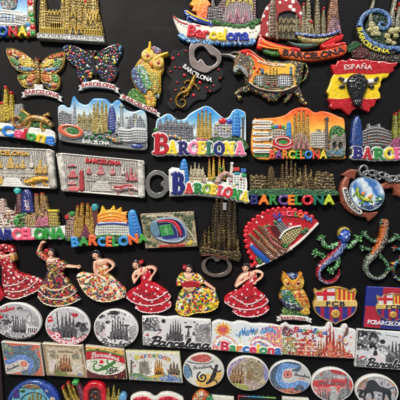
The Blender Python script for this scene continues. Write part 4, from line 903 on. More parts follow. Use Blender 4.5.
def city_plaque():
    c = Cv('city_magnet', 'wavy blue-sky plaque with an orange stadium at lower left and grey blocks', 'fridge magnet', (55, 94, 149, 152), zref=6, base='sky_plate')
    out = blob((57, 110), (58, 106), (62.5, 104), (69, 107), (71.5, 98), (74, 95.5), (78, 101), (84, 104), (88, 103), (92, 98.5), (97, 97.5), (106, 98.5), (111, 103), (115, 100), (119, 99.5), (122.5, 104), (126, 109), (133, 111), (141, 109), (145.5, 112.5), (147, 122), (147.2, 140), (146, 149), (135, 149.5), (110, 147), (83, 144), (62, 141), (58, 137), (57.5, 124), n=5)
    c.paint(out, grad((30, 120, 190), (196, 210, 214), (100, 98), (98, 128), (150, 150, 146)), z=4, dome=1.2, r=2.5)
    bits(c, (60, 116, 146, 134), 150, [(142, 144, 148), (176, 168, 116), (120, 126, 134), (160, 150, 110), (170, 174, 178)], 1, 4.6, .9, out.grow(-2))
    gr = (142, 144, 148)
    c.part('grey_block')
    c.paint(poly((58, 125), (58.5, 113), (62, 110), (66, 112), (71, 114), (72, 128), (60, 126)), ribs(gr, (80, 80, 84), 2, 4, .5, .3, 2.4), z=5.2, dome=.6)
    windows(c, [(59, 113), (71, 115), (71.5, 127), (59, 124)], 4, 5, (84, 86, 92), z=-.3)
    spire(c, 74.5, 102, 127, 3.6, (160, 166, 172), (90, 96, 104), z=5.2, top=.25, rows=9, part='slim_tower')
    be = (178, 158, 98)
    c.part('cathedral_block'); cb = c.cur; c.paint(poly((77, 118), (79, 116), (92, 118), (93, 131), (78, 130)), ribs(be, (104, 96, 60), 2, 4, .5, .35, 2.6), z=5.4, dome=.6)
    windows(c, [(78, 119), (92, 120), (92.5, 130), (78.5, 129)], 6, 4, (110, 100, 60), z=-.3)
    for x, t in ((79, 113), (84, 110), (90, 112)): spire(c, x, t, 122, 3, be, (104, 96, 60), z=5.6, top=.2, rows=4, part='turret')
    for x, t in ((94, 103), (97.5, 101), (102, 101), (106, 103)): spire(c, x, t, 133, 4, (190, 168, 92), (100, 80, 40), z=5.8, top=.35, rows=12)
    gable(c, 100, 121, 134, 7, (196, 186, 120), (100, 88, 50), 6.4, part='porch')
    c.part('blue_tower', 'gloss'); c.paint(blob((108.5, 131), (108.5, 112), (111, 105.5), (114, 108), (115.8, 116), (115.6, 131)), ribs((44, 62, 140), (26, 36, 90), 1.4, 6, .3, .3, 1.6), z=5.6, dome=1.8, r=3)
    c.part('column'); c.paint(stroke([(121.5, 104), (121.6, 127)], [1.4, 1.8], False), ribs((150, 156, 160), (90, 96, 100), 1.4, 90), z=5.4, dome=1, r=1.2); c.paint(ell(121.5, 106, 2.6, 2), (120, 140, 130), z=5.8, dome=1)
    c.part('statue'); c.paint(stroke([(117, 122), (117.5, 134)], [1.4, 2.4], False), (150, 154, 158), z=6, dome=1, noise=.5)
    for (a, b, d, e) in ((127, 117, 134, 128), (136, 117, 144, 128)):
        c.part('dome_block'); c.paint(poly((a, e), (a+.5, b+3), ((a+d)/2, b-2), (d-.5, b+3), (d, e)), ribs((150, 154, 158), (84, 88, 94), 1.9, 0, .5, .35, 2.1), z=5.2, dome=.7)
    c.part('white_building'); wb = c.cur
    c.paint(blob((118, 130), (121, 127), (128, 129), (136, 127.5), (146, 129.5), (146, 142), (132, 142.5), (119, 141)), (176, 178, 180), z=6, dome=.8)
    for y in (130, 132.6, 135.2, 137.8, 140.4): c.paint(stroke([(119, y), (128, y+.8), (136, y-.2), (146, y+.5)], .5), (214, 214, 212), z=7.2, dome=.4, r=.4)
    windows(c, [(119, 131), (146, 131.5), (146, 141), (119, 140.5)], 12, 4, (94, 96, 102), fw=.5, fh=.4, z=-.3)
    c.part('forecourt'); c.paint(poly((60, 136), (90, 134), (118, 134), (120, 143), (146, 143), (145.5, 148), (60, 140)), cast((104, 108, 112), (70, 72, 76), .8, .4), z=5, dome=.3)
    c.part('stadium', 'gloss'); st = c.cur
    c.paint(ell(70.8, 131.3, 13.5, 7.4, 13), (168, 160, 152), z=5.6, dome=1.4, r=2)
    c.paint(ell(71, 131, 12.6, 6.5, 13), (214, 96, 62), z=7.2, dome=.7, r=2); c.paint(ell(71.6, 130.8, 9, 4.2, 13), (190, 150, 120), z=6.2)
    c.part('pitch', under=st); c.paint(ell(72.8, 130.8, 6.2, 3.2, 13), (40, 110, 50), z=6.6, dome=.3)
    for x, y, r in ((86, 137, 1.6), (92, 138, 2), (89, 141, 1.6), (95, 134, 1.5), (100, 137, 1.8), (104, 141, 1.8), (97, 141.5, 1.6), (110, 132, 2), (108, 138, 2), (113, 141, 1.8)):
        c.part('tree'); c.paint(ell(x, y, r, r*.9), stip([(24, 90, 40), (60, 150, 70)], 1.4, .6), z=6.4, dome=1.4, r=r)
    c.part('lizard', 'gloss'); c.paint(stroke([(106, 137), (111, 138.5), (116, 141), (121, 141), (118, 138)], [.9, 1.5, 1.7, 1.2, .7]), mosaic([(220, 110, 60), (60, 150, 190), (230, 190, 70), (60, 140, 70)], 1.5), z=7, dome=1.2, r=1.4)
    c.part('blue_badge', 'gloss'); c.paint(ell(137, 146, 6.2, 2.4, 3), (30, 50, 120), z=5.4, dome=.9, r=1.6); c.paint(ell(137, 146, 4, 1.2, 3), (70, 90, 150), z=6, dome=.4)
    c.text('BARCELONA', [(82.5, 143), (96, 144.3), (109.5, 145)], 3.4, (222, 222, 218), fat=.35, z=6.6, dome=.6)
    c.done()
city_plaque()

def serif_plaque():
    c = Cv('city_magnet', 'blue-sky skyline plaque with bold serif BARCELONA, big red B first, below the gold gecko opener', 'fridge magnet', (151, 104, 248, 158), zref=6, base='sky_plate')
    out = blob((156, 121), (160, 117), (166, 113.5), (171, 114), (176.5, 118.8), (184, 118.5), (190, 113), (197, 109), (205, 105.5), (211, 107), (217, 112), (224, 117.5), (229, 116), (232.5, 110.5), (237, 108.6), (243, 110.5), (246, 115), (246.4, 140), (246, 150), (220, 150), (160, 150), (155, 142), n=5)
    c.paint(out, grad((26, 130, 200), (210, 224, 228), (200, 110), (200, 132)), z=4, dome=1.2, r=2.4)
    c.part('rim'); c.paint(out-out.grow(-.9), (206, 222, 230), z=4.6, dome=.5)
    bits(c, (158, 125, 245, 142), 150, [(150, 150, 154), (120, 120, 128), (180, 178, 170), (170, 150, 90), (90, 120, 90)], 2, 4.6, .9, out.grow(-2))
    g = (142, 142, 146); dk = (72, 72, 78)
    c.part('old_town'); ot = c.cur
    c.paint(poly((157, 140), (157, 124), (160, 121), (163, 124), (166, 120), (171, 122), (175, 119.5), (178, 123), (185, 122), (193, 126), (194, 142)), ribs(g, dk, 1.9, 3, .5, .3, 2.5), z=5.2, dome=.6)
    windows(c, [(158, 126), (193, 127), (193, 140), (158, 140)], 14, 6, (80, 80, 88), z=-.3)
    for x, t in ((160, 118), (166, 115.5), (170.5, 117), (176, 116.5), (181, 119), (187, 120)): spire(c, x, t, 128, 2.6, (160, 160, 164), dk, z=5.8, top=.2, rows=3, part='turret')
    for x, t in ((198.5, 114), (202, 110.5), (206, 110.5), (210, 113.5)): spire(c, x, t, 140, 3.9, (200, 166, 66), (110, 84, 30), (200, 50, 50), z=5.8, top=.35, rows=12, tr=.9)
    c.part('house'); h = c.cur
    c.paint(blob((213, 138), (213, 128), (216, 122), (222, 121), (230, 122), (233, 128), (233, 138)), (170, 170, 172), z=5.6, dome=.8)
    windows(c, [(214, 124), (232, 125), (232, 137), (214, 137)], 6, 4, (104, 104, 112), z=-.4)
    for x, y in ((217, 125), (224, 128), (216, 133), (228, 130)): c.part('yellow_balcony', under=h); c.paint(ell(x, y, 1.4, .8), (220, 190, 80), z=7, dome=.7)
    c.part('red_dome', 'gloss'); c.paint(ell(222.5, 121, 4, 3.2), (200, 36, 40), z=6.2, dome=1.8, r=3)
    c.part('blue_dome', 'gloss'); c.paint(ell(229.4, 121.6, 3, 2.8), (40, 70, 170), z=6, dome=1.6, r=3)
    c.part('blue_tower', 'gloss'); c.paint(blob((232.6, 137), (232.2, 120), (234, 112.5), (236.4, 111), (238.8, 114), (240, 122), (240, 137)), grad((60, 140, 205), (30, 90, 170), (232, 112), (240, 137)), z=6, dome=1.8, r=3)
    c.part('tower_lights', 'gloss', c.cur)
    for k in range(11): c.paint(stroke([(233+.4, 117+k*1.7), (239.6-.4, 117+k*1.7+.2)], .22, False), (30, 80, 150) if k % 2 else (110, 170, 215), z=.1, mode='add', soft=.4)
    c.part('column'); c.paint(stroke([(243, 117), (243, 140)], [.9, 1.1], False), (80, 64, 60), z=5.6, dome=1); c.paint(ell(243, 117, 1.6), (90, 150, 160), z=6, dome=1)
    c.part('hedge'); c.paint(blob((206, 143), (210, 139), (218, 136.5), (226, 138.5), (234, 136), (242, 138.5), (246, 141), (246, 150), (206, 150)), stip([(20, 44, 24), (36, 76, 36), (60, 104, 52)], 1.2, .7), z=5.6, dome=1.2, r=3)
    for x in (198, 202, 206.5): c.part('pink_bloom'); c.paint(ell(x, 139.5+.4*(x % 3), 1.9, 1.6), (220, 90, 140), z=6.6, dome=1)
    c.part('lizard', 'gloss'); c.paint(stroke([(165, 139), (170, 136.5), (177, 137), (181, 140)], [.8, 1.7, 1.8, .9]), mosaic([(50, 120, 190), (220, 110, 60), (230, 190, 70)], 1.4), z=7, dome=1.3, r=1.5)
    c.part('shrub'); c.paint(ell(155.5, 130.5, 2.6, 2.8), FOL, z=5, dome=1.4, r=2)
    C_ = [(176, 24, 40), (236, 206, 50), (44, 34, 100), (238, 130, 170), (236, 206, 60), (46, 110, 84), (34, 40, 110), (240, 214, 60), (240, 120, 160)]
    c.text('BARCELONA', [(153.8, 152.8), (180, 153.3), (210, 153.8), (244.6, 154.2)], 10.6, C_, font='serif', fat=.6, z=6.9, dome=1, out=(1.1, (226, 224, 216), 6.1), mat='gloss', hs=[1.66]+[1.02]*8, fill=.98)
    c.done()
serif_plaque()

def sunset_plaque():
    c = Cv('city_magnet', 'orange sunset skyline plaque with white signpost arrows on its left', 'fridge magnet', (250, 105, 347, 161), zref=6, base='sunset_plate')
    out = blob((253.5, 121), (258, 118.4), (268, 117.5), (278, 116.5), (286, 114), (292, 109.5), (300, 106.8), (308, 107.5), (315, 111.8), (322, 110.6), (330, 112), (339, 116), (345, 119.5), (345.4, 134), (345.4, 152), (344.6, 159), (320, 158), (290, 158), (254, 157), n=5)
    c.paint(out, grad((226, 84, 20), (248, 184, 70), (300, 110), (300, 146), (246, 150, 50)), z=4, dome=1.2, r=2.4)
    c.part('lawn'); c.paint(poly((254, 151), (344, 150), (344, 158.5), (254, 157.5)), FOL, z=4.6, dome=.6)
    for i, y in enumerate((122, 127.5, 133.3, 139.5, 145.3, 151.2)):
        c.part('sign_arrow', 'plaster'); a = c.cur; l = (252.6, 271+(i % 2)*2)
        sl = (.6, -.2, .5, -1.2, .7, .2)[i]
        if i % 2 == 0: P = [(l[0], y-2), (l[1], y-2+sl), (l[1]+2.6, y+sl), (l[1], y+2.1+sl), (l[0], y+2.1)]
        else: P = [(l[0]-.6, y), (l[0]+1.8, y-2.1), (l[1], y-2.1+sl), (l[1], y+2.1+sl), (l[0]+1.8, y+2.1)]
        c.paint(poly(P), (216, 212, 204), z=6.4, dome=.5, r=.5)
        c.part('sign_writing', under=a); rs = random.Random(i)
        x = l[0]+3
        while x < l[1]-2:
            wd = rs.uniform(.8, 2.4); c.paint(stroke([(x, y+.2+sl*.4), (x+wd, y+.2+sl*.5)], .36, False), (84, 80, 78), z=.05, mode='add'); x += wd+.9
    c.part('signpost'); c.paint(stroke([(262, 120), (262, 154)], .9, False), (120, 90, 60), z=5.4, dome=.5, mode='max')
    bits(c, (268, 130, 344, 152), 160, [(150, 130, 100), (176, 168, 150), (110, 96, 80), (120, 130, 80), (190, 130, 90)], 4, 4.6, .9, out.grow(-2))
    for x, y, co in ((273, 127, (50, 140, 80)), (276.5, 126.5, (60, 120, 190)), (280, 126.5, (210, 60, 50)), (283.6, 127, (60, 150, 80)), (286, 129.5, (220, 190, 60))):
        c.part('rooftop_dome', 'gloss'); c.paint(ell(x, y, 2, 2.4), co, z=5.6, dome=1.4, r=1.8)
    c.part('house'); h = c.cur; c.paint(poly((272, 140), (272, 129), (286, 129.5), (287, 140)), (176, 168, 150), z=5.2, dome=.6); windows(c, [(272.5, 130), (286, 130.5), (286, 139), (272.5, 139)], 5, 3, (90, 80, 76))
    c.part('blue_tower', 'gloss'); c.paint(blob((286.6, 140), (286.4, 126), (288.6, 121), (291, 124), (291.6, 131), (291.6, 141)), (50, 130, 180), z=5.8, dome=1.6, r=2.4)
    c.part('tower_lights', 'gloss', c.cur)
    for k in range(7): c.paint(stroke([(287+.4, 127+k*1.7), (291.4-.4, 127+k*1.7+.2)], .22, False), (30, 80, 150) if k % 2 else (110, 170, 215), z=.1, mode='add', soft=.4)
    for x, t in ((295, 114.5), (299, 110.5), (303.4, 110.5), (307.4, 114.5)): spire(c, x, t, 148, 4.6, (196, 156, 60), (100, 66, 24), (200, 50, 36), z=5.8, top=.4, rows=14, tr=1.1)
    c.part('porch'); p = c.cur; c.paint(poly((291, 150), (293, 137), (300, 132), (308, 137), (310, 150)), ribs((170, 146, 120), (90, 66, 56), 1.6, 3, .6, .4), z=6.4, dome=.8)
    for x, t in ((296, 139), (301, 135.5), (306, 139)): c.part('pink_gable', under=p); gable(c, x, t, 149, 4.4, (180, 120, 120), (90, 56, 60), 7)
    c.part('terrace_block'); t = c.cur; c.paint(poly((310.5, 147), (310.6, 132), (325, 131.5), (325.6, 147.5)), (186, 180, 166), z=5.2, dome=.5); windows(c, [(311, 132.5), (325, 132), (325, 147), (311, 147)], 6, 6, (104, 96, 92), fw=.6, fh=.42)
    c.part('column'); c.paint(stroke([(326.6, 120), (326.8, 148)], [1.3, 1.9], False), ribs((96, 84, 74), (50, 44, 40), 1.5, 90), z=6, dome=1.2, r=1.4); c.part('column_statue'); c.paint(ell(326.5, 118.8, 2.2, 2), (80, 72, 70), z=6.4, dome=1.2)
    c.part('hill'); c.paint(blob((330, 139), (330.5, 129), (335, 125.4), (340, 126), (344.5, 130), (345, 140)), FOL, z=5.4, dome=1.3, r=3)
    c.part('viaduct'); c.paint(blob((330, 152), (331, 138), (336, 134), (340, 137), (345, 133), (345, 152)), mosaic([(140, 134, 118), (118, 110, 96), (158, 150, 132)], 1.9, (60, 54, 46)), z=5.8, dome=1, r=2)
    for x in (334.5, 340.5): c.part('arch'); c.paint(ell(x, 145.5, 1.9, 3.6), (46, 42, 38), z=4.6)
    c.part('pond', 'gloss'); c.paint(blob((325, 149), (332, 150.5), (339, 150), (344, 148), (344.6, 156), (330, 157), (326, 154)), mosaic([(70, 130, 170), (120, 170, 190), (170, 150, 110), (60, 110, 70), (150, 120, 90)], 1.7), z=6, dome=.8)
    c.part('rail'); c.paint(stroke([(312, 147.5), (322, 149), (330, 153.5), (336, 157)], .8), (120, 110, 100), z=7, dome=.6)
    c.part('stadium', 'gloss'); st = c.cur
    c.paint(ell(283, 143.4, 10.2, 7.8, 4), (176, 30, 40), z=6, dome=1.6, r=2.5); c.paint(ell(283, 141.6, 8.4, 4.6, 4), (214, 204, 190), z=7.6, dome=.5)
    c.paint(ell(283, 141.8, 6.9, 3.5, 4), (190, 40, 44), z=6.6)
    c.part('pitch', under=st); c.paint(ell(283, 142, 4.8, 2.2, 4), (50, 130, 60), z=6.3)
    c.part('stand_band', under=st); c.paint(stroke([(274, 146), (283, 149), (291.5, 146.5)], .5), (226, 180, 180), z=7.3, dome=.3)
    C_ = [(226, 80, 50), (130, 60, 140), (236, 130, 50), (236, 196, 50), (60, 150, 60), (236, 120, 50), (40, 120, 200), (220, 70, 50), (236, 206, 60)]
    c.text('BARCELONA', [(270, 158.4), (298, 158.8), (326.4, 158.6)], 8, C_, fat=.65, z=6.8, dome=1.3, mat='gloss')
    c.done()
sunset_plaque()

def right_plaque():
    c = Cv('city_magnet', 'dark blue bullet tower beside a silver terraced block over fancy letters BARCE, right edge', 'fridge magnet', (349, 108, 412, 162), zref=6, base='ground_strip')
    c.paint(poly((351.5, 144), (412, 144), (412, 156), (352, 156)), (60, 70, 66), z=3.6, noise=.4)
    c.part('blue_tower', 'gloss'); c.paint(blob((351.8, 147), (351.6, 132), (353.4, 121), (357.4, 115.2), (360.6, 118), (362.4, 128), (362.8, 147)), mosaic([(26, 60, 130), (34, 80, 160), (24, 50, 110)], 1.4, (16, 36, 84), .3), z=4.5, dome=2.6, r=5)
    c.part('silver_block'); sb = c.cur
    c.paint(poly((362.5, 147), (363, 131), (366, 128.6), (371, 125.6), (379, 124.6), (385, 128), (392.4, 134.5), (393, 147)), (96, 94, 94), z=4.6, dome=.7)
    for k, y in enumerate((129.5, 132.5, 135.8, 139, 142.2, 145.2)): c.part('balcony_rail', under=sb); c.paint(stroke([(364, y+2-.4*k), (372, y-1), (380, y-1), (392, y+2.4-.3*k)], .5), (176, 172, 168), z=5.8, dome=.5, r=.4)
    windows(c, [(364, 131), (392, 136), (392, 146), (364, 146)], 12, 5, (50, 42, 40), fw=.5, fh=.35, z=-.2)
    c.part('brick_panel', under=sb)
    for x, y in ((370, 137), (377, 140.5), (384, 138), (388, 143.5), (367, 143)): c.paint(rect(x-1.6, y-.8, x+1.6, y+.8), (150, 80, 60), z=.1, mode='add')
    for x in (369.4, 379.4): c.part('chimney'); c.paint(stroke([(x, 124.3), (x+.2, 128)], [1, 1.4], False), (150, 148, 146), z=5.4, dome=1)
    for x, t in ((396.4, 113.5), (402, 110), (408, 110)): spire(c, x, t, 146, 5.4, (150, 150, 60), (70, 66, 30), (170, 34, 34), z=5, top=.4, rows=12, tr=1.5)
    c.part('pink_porch'); c.paint(blob((391, 147), (393, 140), (398, 137.5), (406, 139), (412, 147)), cast((160, 70, 110), (80, 40, 60), 1.2, .7), z=6.2, dome=.8)
    C_ = [(36, 34, 110), (180, 40, 50), (50, 130, 60), (226, 200, 60), (220, 90, 140)]
    c.text('BARCE', [(352.6, 157), (364, 158), (380, 158.8), (402.5, 158)], 9.6, C_, font='serif', fat=.65, z=6.2, dome=1, out=(1.05, (212, 212, 206), 5.4), mat='gloss', fill=.98)
    c.done()
right_plaque()

# ------------------------------------------------------------------ fourth row
def scroll(nm, label, TL, TR, BR, BL, left, tone, dk, fn, box):
    c = Cv(nm, label, 'fridge magnet', box, zref=5, mat='plaster', base='scroll_sheet')
    c.paint(poly(TL, TR, BR, BL), ribs((186, 181, 172), (112, 106, 98), 1.7, 2, .38, .38), z=4, dome=.8, metal=.2)
    c.part('rim', under=0); c.paint(stroke([TL, TR], .8, False), (222, 218, 208), z=5.2, dome=.6); c.paint(stroke([BL, BR], .9, False), (220, 216, 206), z=5.2, dome=.6)
    fn(c)
    for (a, b, s) in left:
        c.part('rolled_edge'); r = c.cur
        c.paint(stroke([a, b], [3.6, 3.4], False), cast((206, 201, 190), (150, 144, 134), .25, .3, (222, 218, 208)), z=4.6, dome=3, r=3.4)
        c.part('roll_end', under=r); c.paint(ell(a[0]+s*.8, a[1]-1.6, 3.2, 2.4), (214, 208, 196), z=6.6, dome=.8); c.paint(ell(a[0]+s*.8, a[1]-1.6, 1.9, 1.2), (150, 140, 126), z=6.8); c.paint(ell(a[0]+s*.8, a[1]-1.6, 1, .6), (206, 200, 188), z=7.2, dome=.4)
    c.done()
def monument(c, x, yb, h, w_, col, dk, z=6):
    c.part('monument')
    c.paint(poly((x-w_/2, yb), (x-w_/2, yb-h*.35), (x-w_*.3, yb-h*.4), (x-w_*.22, yb-h*.75), (x, yb-h), (x+w_*.22, yb-h*.75), (x+w_*.3, yb-h*.4), (x+w_/2, yb-h*.35), (x+w_/2, yb)), cast(col, dk, 1.2, .6), z=z, dome=.9)
def in_gold(c):
    G, Gd, W = (206, 164, 76), (150, 130, 100), (208, 204, 196)
    for x, h, w_ in ((-4, 12, 7), (1, 8, 5), (11, 14, 8), (17.5, 7, 4), (23, 9, 6), (40.5, 15, 6), (47, 8, 5)): monument(c, x, 169 if x < 30 else 173, h, w_, G, Gd)
    monument(c, 32, 168, 13, 4, (226, 220, 206), (150, 140, 120)); 
    for k in (36, 40.5, 45): monument(c, k, 174, 9, 4, G, Gd, 6.4)
    c.part('palace'); p = c.cur; c.paint(poly((-12, 168), (35, 169.5), (36, 178), (-12, 177)), cast((190, 184, 172), (110, 104, 94), 1.2, .5), z=5.2, dome=.5)
    windows(c, [(-11, 169), (35, 170.4), (35, 176), (-11, 175)], 20, 2, (140, 130, 118), fw=.4)
    c.part('stairway'); 
    for i in range(5): c.paint(poly((5.5-i*.9, 177.5+i*1.7), (19.5+i*.9, 178+i*1.7), (20.5+i*.9, 179.8+i*1.7), (4.6-i*.9, 179.3+i*1.7)), (226, 222, 214), z=6.4-i*.2, dome=.4, r=.5)
    for k in range(11): c.part('balustrade_post'); c.paint(stroke([(-10+k*5.2, 174.6+.15*k), (-10+k*5.2, 178.4+.15*k)], .6, False), (212, 206, 196), z=6.4, dome=.6)
    c.part('side_ornament'); c.paint(blob((-4, 178), (1, 176), (4, 180), (2, 185), (-4, 184)), cast(G, Gd, 1.2, .7), z=5.6, dome=1)
    gecko(c, [(49, 180), (45, 178.8), (39, 179), (32, 181), (27, 182.5), (24.5, 180.5)], [1.4, 2.5, 3, 3, 2.2, 1.2], [[(33, 182), (32, 185), (34, 186)], [(43, 180), (44, 184), (46, 185)]], cast((232, 176, 40), (180, 110, 30), .8, .3, (250, 214, 90)), (226, 166, 40), z=6, dome=2.2, tl=1.2, lr=.9)
    c.text('BARCELONA', [(-14, 154.5), (8, 155), (29, 156)], 4, (200, 150, 50), fat=.4, z=5.6, dome=.7, mat='plaster')
scroll('scroll_magnet', 'white scroll relief with gold lettering, gold monuments and yellow lizard, left edge', (-16, 147), (50, 149.8), (52.5, 188), (-16, 185), [((49.4, 153.5), (52.8, 186), 1)], 0, 0, in_gold, (-16, 144, 58, 192))
def in_red(c):
    R, Rd = (190, 66, 76), (186, 168, 160)
    monument(c, 72, 167, 3, 9, R, Rd); monument(c, 73, 178, 8, 10, R, Rd); monument(c, 72, 185, 5, 9, (190, 120, 116), Rd)
    for x, h, w_ in ((89, 9, 5), (101, 11, 7), (112.6, 8, 5)): monument(c, x, 175, h, w_, R, Rd)
    monument(c, 123, 175, 9, 3.6, (214, 200, 194), (140, 120, 116))
    for k, h in ((127, 10), (131.3, 15), (135.5, 9)): monument(c, k, 181, h, 4, R, Rd, 6.3)
    c.part('palace'); c.paint(poly((86, 174), (127, 177), (127, 184), (86, 181)), cast((186, 180, 170), (106, 100, 92), 1.2, .5), z=5.2, dome=.5)
    windows(c, [(86.5, 175), (127, 178), (127, 183), (86.5, 180)], 17, 2, (120, 110, 104), fw=.45)
    c.part('red_tower'); c.paint(stroke([(81.6, 172), (82, 189)], [2, 2.6], False), ribs((200, 56, 62), (130, 34, 40), 1.5, 90, .4, .35, 1.5), z=5.8, dome=1.6, r=2)
    c.part('car'); c.paint(blob((68, 190), (70, 186.5), (76, 186), (79, 189), (78, 191.5), (69, 191)), (206, 110, 110), z=5.6, dome=1.3)
    c.part('stairway')
    for i in range(5): c.paint(poly((97-i*1.3, 181.5+i*1.9), (108+i*.8, 182.2+i*1.9), (109+i*.8, 184+i*1.9), (95.8-i*1.3, 183.4+i*1.9)), (196, 190, 180), z=6.2-i*.2, dome=.4, r=.5)
    gecko(c, [(137, 190), (132, 187.6), (126, 187.4), (119, 189), (114, 188.5), (112, 186.5)], [1.4, 2.4, 2.8, 2.7, 1.6, .8], [[(118, 190), (116.5, 193), (118.5, 194)], [(129, 189), (130, 193), (132, 194)]],
          cast((216, 206, 200), (190, 60, 66), .6, .3), (206, 150, 146), z=6, dome=2.2, tl=1.2, lr=.9)
    c.part('red_saddle'); c.paint(stroke([(115, 186.8), (121, 186.8), (127, 185.6), (132, 186)], .9), (190, 40, 50), z=8, dome=.7)
    c.text('BARCELONA', [(86, 162.2), (103, 163.6), (120.5, 165.4)], 4, (190, 36, 46), fat=.45, z=5.8, dome=.7, mat='plaster')
scroll('scroll_magnet', 'white scroll relief with two rolled edges, red lettering and red monuments', (61, 153.4), (143, 161), (143.5, 197), (64.5, 190.5), [((60.2, 157), (64.4, 188.5), -1), ((140.6, 164.5), (141.6, 195), 1)], 0, 0, in_red, (57, 150, 147, 200))

def opener_white():
    c = Cv('bottle_opener_magnet', 'steel-ring opener on the left of a white skyline plaque with large blue B', 'bottle opener', (143, 154, 250, 204), group=None, zref=6, base='backplate')
    c.part('opener_ring', 'steel')
    outer = blob((144.6, 185), (147, 175.5), (154, 170), (162, 171), (168, 176), (174, 178), (174, 188), (168, 191), (163, 196.5), (155, 198.5), (148, 195))
    hole = blob((149.6, 184), (151, 177.6), (156, 175), (161.5, 176.4), (163.4, 180), (160.5, 182.4), (160.4, 185), (163, 188), (161.8, 191), (156.5, 192.6), (151.4, 190.4))
    c.paint(outer-hole, (172, 168, 162), z=3.4, dome=.5, r=.7, metal=.85, var=.05)
    c.use(0); W = (224, 222, 214)
    c.paint(poly((170, 196), (169, 170), (172, 167.6), (182, 169), (186, 178), (215, 178), (232, 186), (246, 188), (249, 200), (238, 202), (215, 197), (195, 195), rnd=.8), W, z=4, dome=.8)
    bits(c, (188, 176, 246, 190), 90, [(206, 196, 166), (224, 222, 214), (150, 146, 136), (190, 160, 70), (120, 150, 110), (196, 120, 100)], 5, 4.8, .85)
    c.part('blue_tower', 'gloss'); c.paint(blob((179.6, 185), (179.4, 168), (181.5, 160.5), (184.5, 158.4), (187, 162), (188.6, 172), (188.6, 186)), grad((50, 130, 200), (30, 90, 170), (182, 160), (188, 184)), z=5, dome=2, r=3.5)
    c.part('tower_lights', 'gloss', c.cur)
    for k in range(11): c.paint(stroke([(180.6+.4, 164+k*1.7), (188-.4, 164+k*1.7+.2)], .22, False), (30, 80, 150) if k % 2 else (110, 170, 215), z=.1, mode='add', soft=.4)
    c.part('cathedral'); ca = c.cur; c.paint(poly((189, 182), (189.4, 172), (192, 169), (200, 168), (205, 172), (206, 183)), ribs((206, 196, 166), (130, 116, 84), 1.9, 2, .5, .35, 2.6), z=5, dome=.7)
    for x, t in ((191, 165), (195, 161.5), (199, 163), (203, 166)): spire(c, x, t, 176, 3, (212, 204, 176), (130, 118, 88), z=5.4, top=.2, rows=4, part='turret')
    for x, t in ((209.4, 159.5), (213.6, 158.4), (219.6, 158), (223.6, 159.5)): spire(c, x, t, 180, 3.8, (214, 178, 60), (120, 84, 26), (196, 50, 40), z=5.6, top=.4, rows=8, tr=1.1)
    c.part('shrub'); c.paint(ell(216, 181, 4.4, 3), FOL, z=5.6, dome=1.3, r=2); c.part('shrub'); c.paint(ell(221, 169, 2.4, 2), FOL, z=6.6, dome=1.2); c.part('shrub'); c.paint(ell(196, 187, 7, 2.4), FOL, z=5, dome=1)
    c.part('white_house'); h = c.cur; c.paint(blob((227, 190), (227, 178), (230, 174), (238, 172.6), (246, 175), (246, 192)), W, z=5.4, dome=.8); windows(c, [(228, 176), (245.5, 177), (245.5, 190), (228, 188)], 6, 5, (120, 124, 128), fw=.5, fh=.45)
    for x, y, co in ((231, 181, (200, 60, 60)), (237, 184, (60, 140, 70)), (241, 179, (200, 60, 60)), (234, 186, (220, 180, 60))): c.part('painted_balcony', under=h); c.paint(ell(x, y, 1.4, .7), co, z=7, dome=.4)
    for q, co in ((rect(233, 167, 240, 171.6, .8), (200, 60, 56)), (rect(240.5, 168, 246.4, 173, .8), (60, 110, 180)), (rect(241.4, 173.4, 247, 177, .8), (60, 150, 90)), (rect(234, 171.8, 240, 175, .8), (60, 150, 170))): c.part('rooftop_block', 'gloss'); c.paint(q, co, z=6, dome=1.1, r=1.2)
    c.part('column'); c.paint(stroke([(232, 164), (231, 176)], [1.3, 1.8], False), (214, 210, 200), z=6, dome=1.2); c.paint(ell(232, 163.4, 2, 1.6), (220, 216, 206), z=6.4, dome=1.2)
    c.part('lizard', 'gloss'); c.paint(stroke([(203, 179), (206, 184), (212, 186.4), (217, 182), (221, 176), (227, 173.4), (231, 176)], [1, 2, 2.4, 2.6, 2.6, 2.2, 1.2]), mosaic([(206, 150, 130), (190, 170, 160), (220, 120, 90), (150, 110, 110), (224, 210, 190)], 1.5, (110, 80, 70)), z=7, dome=1.8, r=2.4)
    bk = rect(169.6, 170, 184.6, 195.4, 1.4)
    c.part('letter_block'); c.paint(bk, W, z=6, dome=.8)
    c.text('B', [(172.6, 192.6), (182.8, 192.6)], 18.5, [(26, 34, 110)], font='serif', fat=.7, z=7.6, dome=1.1, out=(1, (228, 226, 218), 6.9), mat='gloss')
    C_ = [(206, 50, 50), (40, 130, 60), (140, 180, 50), (232, 200, 50), (214, 60, 90), (206, 44, 50), (44, 140, 60), (232, 206, 60)]
    c.text('ARCELONA', [(185.4, 192.6), (200, 192.6), (216, 194.4), (232, 197.6), (247.6, 201.4)], 8.4, C_, font='serif', fat=.6, z=7.4, dome=1, out=(1.2, (226, 224, 216), 6.6), mat='gloss')
    c.done()
opener_white()

